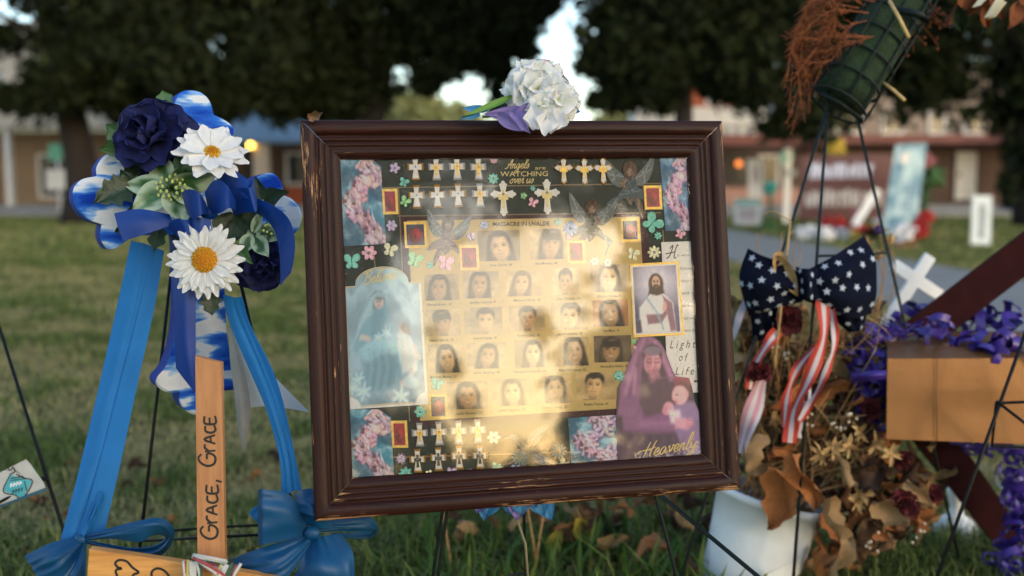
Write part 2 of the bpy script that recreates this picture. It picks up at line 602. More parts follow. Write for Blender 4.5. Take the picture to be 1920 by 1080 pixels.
b5 = thing('brown_shop', 'long brown shop with red brown eaves and white door on the right', 'building', (fx(1760), FY, .11))
fpart(b5, 'wall', 'brown', 1505, 270, 2100, gb, 0, 6)
fpart(b5, 'eaves', 'redbrown', 1505, 256, 2100, 272, -1.5, .1)
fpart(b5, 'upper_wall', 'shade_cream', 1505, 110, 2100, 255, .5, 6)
for x0, x1 in ((1560, 1612), (1648, 1690), (1735, 1768), (1800, 1838), (1950, 2010)):
    window(b5, x0, 205, x1, 252, FY + .5)
dr = fpart(b5, 'door', 'white', 1790, 284, 1828, 374, -.08, .02)
fbox(MB(), 1794, 325, 1798, 331, -.13, -.08).build('handle', B['dark'], dr, smooth=False)
fpart(b5, 'pillar', 'pink', 1862, 274, 1886, gb, -1.4, -1.1)
window(b5, 1660, 300, 1720, 360); window(b5, 1900, 290, 1990, 370)
a, b_ = fx(1838), fx(1893); z0, z1 = fz(271), fz(222)
V = [(a, FY - 2.2, z0), (b_, FY - 2.2, z0), (b_ - .25, FY - 1.3, z1), (a + .25, FY - 1.3, z1), (a, FY - 1.25, z0), (b_, FY - 1.25, z0)]
mk('orange_awning', V, [(0, 1, 2, 3), (0, 3, 4), (1, 5, 2), (3, 2, 5, 4)], B['orange'], b5, smooth=False)

# ------------------------------------------------------------------ trees
M['bark'] = pmat('dark_bark', srgb(34, 27, 24), rough=.95, vary=.4, scale=8, bump=1, bscale=20, stretch=(1, 1, .25))


def leaf_mat(name, trans=.25):
    m = pmat(name, (1, 1, 1), rough=.75, vary=.1, attr=True, trans=trans, spec=.1)
    return m


M['leaf'] = leaf_mat('tree_leaf', .18)


def leaf_cloud(blobs, per, size, base, seed, gap=.42, gscale=1.1):
    """leaf cards spread through ellipsoid blobs, with noise-cut gaps"""
    g = np.random.default_rng(seed)
    Vs = []; Cs = []
    for (c, r, k) in blobs:
        c = np.asarray(c, float); r = np.asarray(r, float) if not np.isscalar(r) else np.full(3, r)
        n = int(per * k)
        d = g.normal(size=(n, 3)); d /= np.linalg.norm(d, axis=1)[:, None]
        rad = g.random(n) ** (1 / 2.2)
        p = c + d * rad[:, None] * r * (1 + .25 * (g.random((n, 1)) - .5))
        q = p * gscale
        ns = .5 * vnoise(q[:, 0] + 3.1 * q[:, 1], q[:, 2], seed) + .5 * vnoise(q[:, 1] * 1.3 - q[:, 2], q[:, 0] * 1.2, seed + 5)
        wild = g.random(n) < .1                      # loose sprays past the edge of the clump
        p[wild] = c + d[wild] * r * g.uniform(.95, 1.4, (int(wild.sum()), 1))
        keep = (ns > gap - .12 * (1 - rad)) | (wild & (g.random(n) < .5))
        p = p[keep]; n = len(p)
        a = g.normal(size=(n, 3)); a /= np.linalg.norm(a, axis=1)[:, None]
        b = np.cross(a, g.normal(size=(n, 3))); b /= np.linalg.norm(b, axis=1)[:, None]
        s = size * (.6 + .8 * g.random((n, 1)))
        l = a * s; wv = b * s * .36
        Vs.append(np.stack([p - l, p - l * .1 + wv, p + l, p - l * .1 - wv], 1).reshape(-1, 3))
        t = g.random((n, 1))
        col = base[0] * (1 - t) + base[1] * t
        Cs.append(np.repeat(col, 4, 0))
    return np.concatenate(Vs), np.concatenate(Cs)


DG = (srgb(22, 28, 18), srgb(46, 55, 30))


def tree(label, trunk, limbs, blobs, per, size, seed, name='shade_tree', cols=DG, gap=.45):
    base = np.asarray(trunk[0][0])
    t = thing(name, label, 'tree', base)
    pts = catmull([q[0] for q in trunk], 14); rr = np.interp(np.linspace(0, 1, 14), np.linspace(0, 1, len(trunk)), [q[1] for q in trunk])
    MB().tube(pts, rr, 12).build('trunk', M['bark'], t)
    for l in limbs:
        p = catmull(l[0], 9)
        MB().tube(p, np.linspace(l[1], l[1] * .25, 9), 7).build('limb', M['bark'], t)
    V, Cc = leaf_cloud(blobs, per, size, cols, seed, gap)
    mk_np('crown', V, 4, M['leaf'], t, Cc)
    return t


def blob_row(rows, Y):
    """crown clumps given by where they show: (px, py, radius px, depth offset, density)"""
    out = []
    for (px, py, rp, dy, k) in rows:
        c = PY(px, py, Y + dy)
        r = rp * (Y + dy) / FPX
        out.append((c, (r, r * 1.1, r * .85), k))
    return out


def top_fill(x0, x1, Y, z0, z1, n, seed, r=1.5):
    g = np.random.default_rng(seed)
    return [((g.uniform(x0, x1), Y + g.uniform(-2.5, 2.5), g.uniform(z0, z1)), g.uniform(.8, 1.2) * r, .55) for _ in range(n)]


# left oak
YA = 20.0
tb = G(152, 418)
tree('broad dark shade tree with thick leaning trunk in front of the cream storefront',
     [(tb, .42), (PY(156, 330, YA), .33), (PY(128, 190, YA), .27), (PY(100, 60, YA), .24), (PY(72, -90, YA), .2), (PY(60, -320, YA), .1)],
     [([PY(112, 120, YA), PY(60, 60, YA - .6), PY(-30, 10, YA - 1.5)], .11), ([PY(118, 150, YA), PY(200, 60, YA + .5), PY(310, -30, YA + .6)], .13),
      ([PY(82, -40, YA), PY(180, -160, YA), PY(300, -260, YA)], .12), ([PY(120, 160, YA), PY(215, 120, YA - .5), PY(330, 110, YA - 1)], .09)],
     blob_row([(120, 150, 62, -1, 1.2), (170, 60, 110, 0, 1.5), (270, 90, 110, -.5, 1.6), (230, 150, 60, -.6, .8), (330, 40, 120, 0, 1.6), (355, 130, 90, -1, 1.3), (250, 190, 52, -.6, .7),
               (70, -50, 80, 0, .45), (30, 70, 34, .5, .16), (-90, 70, 80, 0, .6), (15, 185, 26, -1, .25), (70, 195, 40, -1, .5), (440, 30, 120, .4, 1.6), (450, 120, 90, -.6, 1.4), (420, 180, 50, -.6, .8),
               (-20, -120, 140, 0, 1), (150, -110, 150, 0, 1.3), (340, -130, 160, 0, 1.3)], YA) + top_fill(-13, -4, YA, 6.5, 10, 14, 3),
     1900, .15, 11)
YB = 23.0
tree('wide spreading dark tree behind the top of the picture frame',
     [(PY(700, 425, YB), .4), (PY(695, 300, YB), .32), (PY(700, 150, YB), .27), (PY(690, 20, YB), .22), (PY(680, -200, YB), .12)],
     [([PY(698, 120, YB), PY(600, 70, YB), PY(500, 20, YB)], .12), ([PY(698, 100, YB), PY(800, 40, YB), PY(900, -20, YB)], .13), ([PY(692, 20, YB), PY(760, -120, YB), PY(860, -220, YB)], .11)],
     blob_row([(560, 50, 120, 0, 1.7), (540, 140, 85, -.5, 1.4), (640, 110, 95, 0, 1.5), (620, 185, 50, -.5, .9), (690, 40, 120, .3, 1.7), (690, 160, 46, 0, .8), (775, 55, 78, 0, 1.2), (800, 10, 105, 0, 1.4),
               (880, 85, 56, 0, .8), (845, 50, 74, 0, 1.0), (905, 60, 66, 0, .9), (965, 10, 62, 0, .7), (1020, 6, 32, 0, .45), (930, 120, 34, 0, .3), (985, 95, 24, 0, .14), (800, 150, 30, -.3, .5), (835, 125, 32, -.3, .4), (700, 185, 30, 0, .6), (925, 175, 22, 0, .3), (945, 140, 20, 0, .2), (935, 205, 18, 0, .3), (655, 200, 30, 0, .6), (975, 60, 30, 0, .2), (530, 190, 46, -.5, .8), (880, -90, 130, 0, 1.1), (700, -120, 160, 0, 1.3), (520, -120, 150, 0, 1.3)], YB) + top_fill(-7, -.5, YB, 7, 11, 14, 4),
     1900, .16, 12)
YC = 17.5
tree('dark tree with straight slim trunk rising behind the right of the frame',
     [(PY(1283, 445, YC), .2), (PY(1282, 250, YC), .165), (PY(1283, 90, YC), .15), (PY(1288, -60, YC), .13), (PY(1300, -300, YC), .07)],
     [([PY(1283, 60, YC), PY(1200, 0, YC), PY(1120, -50, YC)], .08), ([PY(1284, 40, YC), PY(1390, -30, YC), PY(1480, -70, YC)], .09)],
     blob_row([(1200, 60, 84, 0, 1.3), (1165, 10, 66, .5, .9), (1250, 30, 100, 0, 1.5), (1240, 120, 62, -.2, 1.0), (1330, 60, 100, .2, 1.5), (1360, 130, 66, 0, .9), (1420, 50, 100, 0, 1.5), (1190, 132, 30, .3, .4),
               (1410, 160, 52, 0, .6), (1120, 80, 40, 0, .35), (1150, 120, 46, 0, .6), (1100, 118, 26, 0, .18), (1120, 30, 44, 0, .6), (1160, 175, 34, 0, .45), (1120, 190, 18, 0, .2), (1215, 170, 40, 0, .6), (1250, 185, 30, 0, .4), (1095, 75, 14, 0, .12), (1125, -60, 70, 0, .7), (1290, -110, 150, 0, 1.3), (1440, -90, 140, 0, 1.2)], YC) + top_fill(.8, 5.5, YC, 5.5, 9, 10, 5),
     1900, .13, 13)
YD = 19.0
tree('large dark tree with hanging boughs at the right edge',
     [(PY(1935, 430, YD), .36), (PY(1930, 300, YD), .3), (PY(1915, 130, YD), .26), (PY(1880, -40, YD), .22), (PY(1850, -300, YD), .1)],
     [([PY(1915, 120, YD), PY(1780, 70, YD), PY(1640, 60, YD - .6)], .12), ([PY(1900, 40, YD), PY(1760, -40, YD), PY(1580, -60, YD)], .12)],
     blob_row([(1520, 60, 110, 0, 1.6), (1500, 150, 86, -.3, 1.3), (1470, 215, 52, -.4, .9), (1540, 225, 50, -.4, .8), (1600, 110, 110, .2, 1.6), (1590, 190, 50, 0, .9), (1700, 60, 120, 0, 1.7), (1700, 160, 60, 0, 1.1), (1790, 80, 110, 0, 1.6),
               (1800, 165, 56, 0, 1.0), (1880, 110, 100, 0, 1.5), (1900, 200, 52, 0, .8), (1790, 220, 24, 0, .3), (1700, 215, 26, 0, .3), (1925, 290, 36, -.5, .6), (1910, 345, 26, -.5, .5), (1960, 150, 100, 0, 1.2), (1600, -80, 150, 0, 1.3), (1800, -90, 160, 0, 1.3)], YD) + top_fill(5.5, 10.5, YD, 6, 10, 12, 6),
     1900, .14, 14)
# pale far trees
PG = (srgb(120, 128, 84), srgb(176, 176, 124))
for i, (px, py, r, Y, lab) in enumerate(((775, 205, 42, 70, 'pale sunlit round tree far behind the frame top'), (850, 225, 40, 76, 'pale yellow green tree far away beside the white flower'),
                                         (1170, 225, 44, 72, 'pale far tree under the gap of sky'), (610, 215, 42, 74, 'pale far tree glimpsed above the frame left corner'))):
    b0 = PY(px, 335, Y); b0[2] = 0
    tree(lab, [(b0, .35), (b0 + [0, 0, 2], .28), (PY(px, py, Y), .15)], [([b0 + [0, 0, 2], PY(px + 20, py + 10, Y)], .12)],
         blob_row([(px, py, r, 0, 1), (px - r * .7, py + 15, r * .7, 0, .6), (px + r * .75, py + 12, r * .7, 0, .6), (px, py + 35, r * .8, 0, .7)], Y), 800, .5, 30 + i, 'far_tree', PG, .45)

# trees standing on the lawn behind the viewer, seen only as reflections in the picture glass
FN0 = -c2w((-0.19437, -0.03934, 0.98012)); FO0 = CAM + c2w((-0.28546, -0.33792, 1.44039))


def RP(px, py, dist):
    """point at distance dist along the reflection of a view ray in the picture glass"""
    r = ray(px, py); t = np.dot(FN0, FO0 - CAM) / np.dot(FN0, r)
    h = CAM + r * t; d = nrm(r); d = d - 2 * np.dot(d, FN0) * FN0
    return h + d * dist


def rear_row(rows, D):
    return [(RP(px, py, D + dd), (rp * (D + 1.5) / FPX,) * 3, k) for px, py, rp, dd, k in rows]


for lab, px, D, rows, sd in (
        ('spreading tree behind the viewer, nearer the right, mirrored in the picture glass', 1225, 13.0,
         [(1240, 330, 110, 0, 1.5), (1120, 330, 90, 0, 1.4), (1300, 450, 110, 0, 1.6), (1225, 560, 95, 0, 1.5), (1140, 640, 70, 0, 1.2), (1250, 700, 120, 0, 1.6), (1120, 720, 70, 0, 1.2), (1110, 800, 80, 0, 1.4),
          (1240, 830, 110, 0, 1.5), (1060, 860, 45, 0, .8), (1350, 600, 100, 0, 1.3), (1350, 780, 100, 0, 1.3), (1010, 330, 80, 0, 1.3), (1120, 200, 120, 0, 1.2), (1280, 200, 120, 0, 1.2), (1040, 720, 26, 0, .5), (1195, 480, 30, 0, .3), (1100, 560, 36, 0, .45), (1010, 610, 22, 0, .25), (1060, 650, 30, 0, .4)], 51),
        ('spreading tree behind the viewer, nearer the left, mirrored in the picture glass', 690, 15.0,
         [(690, 330, 90, 0, 1.0), (800, 340, 95, 0, 1.4), (900, 330, 95, 0, 1.5), (960, 385, 50, 0, .9), (860, 410, 40, 0, .6), (770, 420, 45, 0, .7), (660, 440, 70, 0, .8), (690, 560, 60, 0, .7), (660, 660, 80, 0, 1.1), (720, 700, 50, 0, .8),
          (690, 800, 80, 0, 1.4), (770, 800, 50, 0, 1.0), (800, 870, 60, 0, 1.1), (890, 900, 50, 0, 1.0), (980, 900, 60, 0, 1.0), (600, 560, 90, 0, 1), (600, 760, 100, 0, 1.3), (740, 200, 120, 0, 1.2), (900, 200, 120, 0, 1.2), (850, 690, 20, 0, .3), (880, 770, 24, 0, .35), (820, 620, 18, 0, .2)], 52)):
    b0 = RP(px, 560, D); b0[2] = 0
    tp = RP(px, 300, D)
    tree(lab, [(b0, .3), ((b0 * .6 + tp * .4), .24), (tp, .18), (tp + [0, 0, 3], .1)], [((b0 * .4 + tp * .6, tp + [1.2, 0, .3], tp + [2.2, .3, .8]), .09), ((b0 * .5 + tp * .5, tp + [-1.2, 0, .3], tp + [-2.2, .3, .8]), .09)],
         rear_row(rows, D), 520, .13, sd)

# ================================================================== THE PICTURE FRAME
FN = -c2w((-0.19437, -0.03934, 0.98012))
FUP = c2w((-0.04359, 0.99855, 0.03144))
FR = Plane(CAM + c2w((-0.28546, -0.33792, 1.44039)), FN, FUP)
frame = thing('picture_frame', 'reeded dark wood picture frame holding a memorial collage behind glass', 'picture frame', matrix=FR.matrix())


def wood_frame_mat():
    m, nt, b = nodes('dark_frame_wood')
    L = nt.links
    at = N(nt, 'ShaderNodeAttribute', attribute_name='uvw')
    mp = N(nt, 'ShaderNodeMapping'); mp.inputs['Scale'].default_value = (5, 160, 40)
    L.new(at.outputs['Vector'], mp.inputs[0])
    n1 = N(nt, 'ShaderNodeTexNoise'); n1.inputs['Scale'].default_value = 1; n1.inputs['Detail'].default_value = 6; n1.inputs['Distortion'].default_value = .4
    L.new(mp.outputs[0], n1.inputs[0])
    r1 = N(nt, 'ShaderNodeValToRGB'); e = r1.color_ramp.elements
    e[0].position = .36; e[0].color = (*srgb(24, 9, 6), 1); e[1].position = .66; e[1].color = (*srgb(58, 25, 17), 1)
    L.new(n1.outputs['Fac'], r1.inputs[0])
    # worn chips where the varnish is gone: long thin flakes on the ridges
    mp2 = N(nt, 'ShaderNodeMapping'); mp2.inputs['Scale'].default_value = (26, 420, 0)
    L.new(at.outputs['Vector'], mp2.inputs[0])
    n2 = N(nt, 'ShaderNodeTexNoise'); n2.inputs['Scale'].default_value = 1; n2.inputs['Detail'].default_value = 8; n2.inputs['Roughness'].default_value = .7
    L.new(mp2.outputs[0], n2.inputs[0])
    mp3 = N(nt, 'ShaderNodeMapping'); mp3.inputs['Scale'].default_value = (5, 30, 0)
    L.new(at.outputs['Vector'], mp3.inputs[0])
    n3 = N(nt, 'ShaderNodeTexNoise'); n3.inputs['Scale'].default_value = 1; n3.inputs['Detail'].default_value = 3
    L.new(mp3.outputs[0], n3.inputs[0])
    ad = N(nt, 'ShaderNodeMath', operation='MULTIPLY'); L.new(n2.outputs['Fac'], ad.inputs[0]); L.new(n3.outputs['Fac'], ad.inputs[1])
    sx = N(nt, 'ShaderNodeSeparateXYZ'); L.new(at.outputs['Vector'], sx.inputs[0])
    wear = N(nt, 'ShaderNodeMath', operation='MULTIPLY_ADD'); L.new(sx.outputs['Z'], wear.inputs[0]); wear.inputs[1].default_value = .16; L.new(ad.outputs[0], wear.inputs[2])
    mr = N(nt, 'ShaderNodeMapRange'); mr.inputs[1].default_value = .44; mr.inputs[2].default_value = .485; L.new(wear.outputs[0], mr.inputs[0])
    mx = N(nt, 'ShaderNodeMix', data_type='RGBA'); L.new(mr.outputs[0], mx.inputs[0]); L.new(r1.outputs[0], mx.inputs[6]); mx.inputs[7].default_value = (*srgb(178, 134, 92), 1)
    L.new(mx.outputs[2], b.inputs['Base Color'])
    rr = N(nt, 'ShaderNodeMapRange'); rr.inputs[3].default_value = .34; rr.inputs[4].default_value = .58; L.new(n1.outputs['Fac'], rr.inputs[0]); L.new(rr.outputs[0], b.inputs['Roughness'])
    b.inputs['Specular IOR Level'].default_value = .22
    bp = N(nt, 'ShaderNodeBump'); bp.inputs['Strength'].default_value = .35; bp.inputs['Distance'].default_value = .001
    sb = N(nt, 'ShaderNodeMath', operation='SUBTRACT'); L.new(n1.outputs['Fac'], sb.inputs[0]); L.new(mr.outputs[0], sb.inputs[1])
    L.new(sb.outputs[0], bp.inputs['Height']); L.new(bp.outputs[0], b.inputs['Normal'])
    return m


M['framewood'] = wood_frame_mat()
# outer corners in the frame's own plane
oc = [FR.L(562, 224)[:2], FR.L(1355, 226)[:2], FR.L(1390, 918)[:2], FR.L(590, 978)[:2]]   # TL TR BR BL
# moulding profile: distance from the outer edge, height, wear (1 = exposed ridge)
PRO = [(0, -.024, 0), (0, -.003, .7), (.0015, -.0008, 1), (.004, .0006, .75), (.009, .0022, .5), (.014, .0024, .4), (.019, .0008, .35), (.0215, -.0022, .6), (.0225, -.005, 0), (.0245, -.0052, 0), (.0255, -.0032, .6), (.0285, -.0028, .7),
       (.031, -.0038, .4), (.032, -.0062, 0), (.0335, -.0062, 0), (.0345, -.0044, .6), (.0375, -.0044, .7), (.039, -.0066, .1), (.0405, -.0074, 0), (.0425, -.0058, .5), (.047, -.0056, .45), (.051, -.0072, .3), (.0545, -.0098, .35), (.056, -.0112, .6), (.057, -.0135, .1), (.057, -.024, 0)]


def inset(t):
    """corner positions of the outline moved inwards by t"""
    out = []
    for i in range(4):
        p, q, r_ = np.array(oc[i - 1]), np.array(oc[i]), np.array(oc[(i + 1) % 4])
        d1 = nrm(q - p); d2 = nrm(r_ - q)
        n1 = np.array([d1[1], -d1[0]]); n2 = np.array([d2[1], -d2[0]])
        A = np.stack([n1, n2]); out.append(np.linalg.solve(A, A @ q + t))
    return out


NS = 30
for i in range(4):
    V = []; A = []
    for (t, h, wr) in PRO:
        c = inset(t); p, q = c[i], c[(i + 1) % 4]
        for k in range(NS + 1):
            f = k / NS
            if k == 0: f = .0012
            if k == NS: f = .9988
            xy = p * (1 - f) + q * f
            V.append((xy[0], xy[1], h)); edge = abs(f - .5) * 2
            A.append((f * .65 + i * 3.7, t + i * .31, wr * (.75 + .45 * edge ** 4 + (.3 if i == 2 else 0))))
    F = gridf(len(PRO), NS + 1)
    mk('moulding_rail', V, F, M['framewood'], frame, attr=A)

ZB = -.0205
ic = inset(.0565)
mk('backing_board', [(*p, ZB) for p in ic] + [(*p, ZB - .004) for p in ic], [(3, 2, 1, 0), (4, 5, 6, 7), (0, 1, 5, 4), (1, 2, 6, 5), (2, 3, 7, 6), (3, 0, 4, 7)], M['greenpaper'], frame, smooth=False)


def glass_mat():
    m, nt, b = nodes('dusty_picture_glass')
    L = nt.links
    nt.nodes.remove(b)
    out = nt.nodes['Material Output']
    fr = N(nt, 'ShaderNodeFresnel'); fr.inputs[0].default_value = 1.8
    tr = N(nt, 'ShaderNodeBsdfTransparent'); gl = N(nt, 'ShaderNodeBsdfGlossy'); gl.inputs['Roughness'].default_value = .035
    m1 = N(nt, 'ShaderNodeMixShader'); L.new(fr.outputs[0], m1.inputs[0]); L.new(tr.outputs[0], m1.inputs[1]); L.new(gl.outputs[0], m1.inputs[2])
    tc = N(nt, 'ShaderNodeTexCoord')
    sp_ = N(nt, 'ShaderNodeTexNoise'); sp_.inputs['Scale'].default_value = 420; sp_.inputs['Detail'].default_value = 2
    L.new(tc.outputs['Object'], sp_.inputs[0])
    big = N(nt, 'ShaderNodeTexNoise'); big.inputs['Scale'].default_value = 5; big.inputs['Detail'].default_value = 5
    L.new(tc.outputs['Object'], big.inputs[0])
    r1 = N(nt, 'ShaderNodeMapRange'); r1.inputs[1].default_value = .66; r1.inputs[2].default_value = .74; r1.inputs[4].default_value = .5; L.new(sp_.outputs['Fac'], r1.inputs[0])
    r2 = N(nt, 'ShaderNodeMapRange'); r2.inputs[1].default_value = .35; r2.inputs[2].default_value = .75; r2.inputs[3].default_value = .0; r2.inputs[4].default_value = .014; L.new(big.outputs['Fac'], r2.inputs[0])
    mxx = N(nt, 'ShaderNodeMath', operation='MAXIMUM'); L.new(r1.outputs[0], mxx.inputs[0]); L.new(r2.outputs[0], mxx.inputs[1])
    df = N(nt, 'ShaderNodeBsdfDiffuse'); df.inputs[0].default_value = (.62, .58, .5, 1)
    m2 = N(nt, 'ShaderNodeMixShader'); L.new(mxx.outputs[0], m2.inputs[0]); L.new(m1.outputs[0], m2.inputs[1]); L.new(df.outputs[0], m2.inputs[2])
    L.new(m2.outputs[0], out.inputs[0])
    return m


M['glass'] = glass_mat()
gc = inset(.0558)
mk('glass_pane', [(*p, -.0122) for p in gc], [(3, 2, 1, 0)], M['glass'], frame, smooth=False)


# ---------------------------------------------------------------- a small painter for flat prints
class Canvas:
    def __init__(s, nx, ny, col):
        s.nx, s.ny = nx, ny
        s.X, s.Y = np.meshgrid(np.linspace(0, 1, nx), np.linspace(0, 1, ny))   # Y down
        s.a = np.ones((ny, nx, 3)) * srgb(*col)

    def blend(s, m, col):
        c = srgb(*col) if not isinstance(col, np.ndarray) else col
        s.a = s.a * (1 - m[..., None]) + c * m[..., None]
        return s

    def ell(s, cx, cy, rx, ry, col, soft=.15, rot=0, k=1.0, asp=1.0):
        dx, dy = (s.X - cx) * asp, s.Y - cy
        c, n = math.cos(rot), math.sin(rot)
        d = np.sqrt(((dx * c + dy * n) / (rx * asp)) ** 2 + ((-dx * n + dy * c) / ry) ** 2)
        return s.blend(np.clip((1 - d) / max(soft, 1e-3) + .5, 0, 1) * k, col)

    def poly(s, pts, col, soft=.02, k=1.0):
        pts = np.asarray(pts, float); ins = np.zeros(s.X.shape, bool); dm = np.full(s.X.shape, 9.)
        for i in range(len(pts)):
            (x0, y0), (x1, y1) = pts[i], pts[(i + 1) % len(pts)]
            cnd = ((y0 > s.Y) != (y1 > s.Y))
            with np.errstate(divide='ignore', invalid='ignore'):
                xc = (x1 - x0) * (s.Y - y0) / (y1 - y0 + 1e-12) + x0
            ins ^= cnd & (s.X < xc)
            dm = np.minimum(dm, s.segd(x0, y0, x1, y1))
        sd = np.where(ins, dm, -dm)
        return s.blend(np.clip(sd / soft + .5, 0, 1) * k, col)

    def segd(s, x0, y0, x1, y1):
        dx, dy = x1 - x0, y1 - y0
        t = np.clip(((s.X - x0) * dx + (s.Y - y0) * dy) / (dx * dx + dy * dy + 1e-12), 0, 1)
        return np.hypot(s.X - x0 - t * dx, s.Y - y0 - t * dy)

    def line(s, pts, wd, col, k=1.0, soft=None):
        d = np.full(s.X.shape, 9.)
        for a, b in zip(pts[:-1], pts[1:]):
            d = np.minimum(d, s.segd(*a, *b))
        return s.blend(np.clip((wd / 2 - d) / (soft or .02) + .5, 0, 1) * k, col)

    def noise(s, amt, fx_, fy_, seed=0):
        n = fbm(s.X * fx_, s.Y * fy_, seed) - .5
        s.a = np.clip(s.a * (1 + amt * 2 * n[..., None]), 0, 1)
        return s

    def mottle(s, col, thr, fx_, fy_, seed=0, k=1.0, w_=.15):
        n = fbm(s.X * fx_, s.Y * fy_, seed)
        return s.blend(np.clip((n - thr) / w_ + .5, 0, 1) * k, col)

    def grade(s, top, bot):
        s.a = srgb(*top) * (1 - s.Y[..., None]) + srgb(*bot) * s.Y[..., None]
        return s


def quad(x0, y0, x1, y1, sl=-.02, sk=.04):
    w_, h = x1 - x0, y1 - y0
    return [(x0, y0), (x1, y0 + sl * w_), (x1 + sk * h, y1 + sl * w_), (x0 + sk * h, y1)]


def card(name, q, cv, w, mat='print', parent=None, warp=None, th=.0005):
    """flat printed card as a fine grid; q = TL,TR,BR,BL in the photograph; warp bends the outline"""
    TL, TR, BR, BL = [FR.L(x, y, w) for x, y in q]
    X, Y = cv.X.copy(), cv.Y.copy()
    if warp: X, Y = warp(X, Y)
    X = X[..., None]; Y = Y[..., None]
    V = (TL * (1 - X) + TR * X) * (1 - Y) + (BL * (1 - X) + BR * X) * Y
    V = V.reshape(-1, 3); nx, ny = cv.nx, cv.ny
    F = gridf(ny, nx)
    F = [f[::-1] for f in F]
    # a rim gives the paper its thickness
    rim = [j for j in range(nx)] + [i * nx + nx - 1 for i in range(1, ny)] + [(ny - 1) * nx + j for j in range(nx - 2, -1, -1)] + [i * nx for i in range(ny - 2, 0, -1)]
    nV = len(V); V2 = V[rim] - [0, 0, th]
    F += [(rim[i], rim[(i + 1) % len(rim)], nV + (i + 1) % len(rim), nV + i) for i in range(len(rim))]
    a_ = np.clip(cv.a * 1.5, 0, .9)
    cols = np.concatenate([a_.reshape(-1, 3), a_.reshape(-1, 3)[rim]])
    return mk(name, np.concatenate([V, V2]), F, M[mat], parent or frame, cols, smooth=False)


def fpoly(name, pts, w, mat, h=.0006, parent=None, bevel=0, cols=None):
    """raised flat shape from photograph points"""
    p = np.array([FR.L(x, y, w + h) for x, y in pts])
    if np.sum(p[:, 0] * np.roll(p[:, 1], -1) - p[:, 1] * np.roll(p[:, 0], -1)) < 0: p = p[::-1]
    mb = MB(); mb.prism(p, (0, 0, -h), bevel=bevel, col=cols)
    return mb.build(name, M[mat] if isinstance(mat, str) else mat, parent or frame, smooth=False)


def stroke_px(mb, pts, wd, w, plane, n=10, closed=False, taper=.0, h=.0006):
    """a flat pen stroke through photograph points lying on plane at height w; wd in pixels"""
    pts = np.asarray(pts, float)
    c = catmull(pts, max(2, (len(pts) - 1) * n // 2 + 1), closed) if len(pts) > 2 else pts
    if closed: c = np.vstack([c, c[:1]])
    k = len(c); t = np.gradient(c, axis=0); t /= np.maximum(np.linalg.norm(t, axis=1)[:, None], 1e-9)
    nn = np.stack([-t[:, 1], t[:, 0]], 1)
    ww = wd * .5 * (1 - taper * np.abs(np.linspace(-1, 1, k)) ** 2)[:, None]
    a = c + nn * ww; b = c - nn * ww
    V = []
    for i in range(k):
        V += [plane(*a[i], w), plane(*b[i], w)]
    F = [(2 * i, 2 * i + 1, 2 * i + 3, 2 * i + 2) for i in range(k - 1)]
    return mb.add(V, F)


_tx = {}


def text_shape(body, bold=0.0, shear=0.0):
    cu = bpy.data.curves.new('lettering', 'FONT')
    cu.body = body; cu.size = 1; cu.offset = bold; cu.shear = shear; cu.resolution_u = 2
    o = bpy.data.objects.new('lettering', cu)
    me = o.to_mesh()
    V = np.array([v.co[:] for v in me.vertices]); F = [tuple(p.vertices) for p in me.polygons]
    o.to_mesh_clear(); bpy.data.objects.remove(o); bpy.data.curves.remove(cu)
    return V, F


def text_px(name, body, x0, y0, x1, h, w, mat, sl=-.02, parent=None, bold=0.0, shear=0.0, plane=None):
    """lettering from (x0, baseline y0) to x1, cap height h, all in photograph pixels"""
    V, F = text_shape(body, bold, shear)
    plane = plane or FR.L
    sx = (x1 - x0) / max(V[:, 0].max() - V[:, 0].min(), 1e-6); V[:, 0] -= V[:, 0].min()
    sy = h / .7
    out = [plane(x0 + v[0] * sx + v[1] * sy * .03, y0 - v[1] * sy + sl * v[0] * sx, w) for v in V]
    return mk(name, out, F, M[mat], parent or frame, smooth=False)


# ---------------------------------------------------------------- tan rules and maroon mat on the green page
ms = MB()
for pts in ([(718, 352), (1240, 344)], [(745, 405), (1240, 399)], [(747, 352), (768, 790)], [(1206, 344), (1216, 490)], [(660, 860), (1160, 845)], [(700, 462), (705, 520)], [(1243, 432), (1244, 456)]):
    stroke_px(ms, pts, 2.2, ZB + .0004, FR.L)
ms.build('ruled_line', M['tanline'], frame, smooth=False)
fpoly('maroon_mat', [(751, 406), (1213, 400), (1236, 772), (775, 800)], ZB + .0002, 'maroonpaper', .0006)
news = fpoly('newspaper_page', [(763, 414), (1199, 406), (1222, 762), (788, 789)], ZB + .001, 'newsprint', .0007)
ZN = ZB + .0017
news_o = news
text_px('headline', 'MASSACRE IN UVALDE', 924, 424, 1030, 7.6, ZN + .0002, 'ink', -.012, news, bold=.028)


def blur(c, n=1):
    for _ in range(n):
        p = np.pad(c.a, ((1, 1), (1, 1), (0, 0)), 'edge')
        c.a = (p[:-2, 1:-1] + p[2:, 1:-1] + p[1:-1, :-2] + p[1:-1, 2:] + 2 * p[1:-1, 1:-1]) / 6
    return c


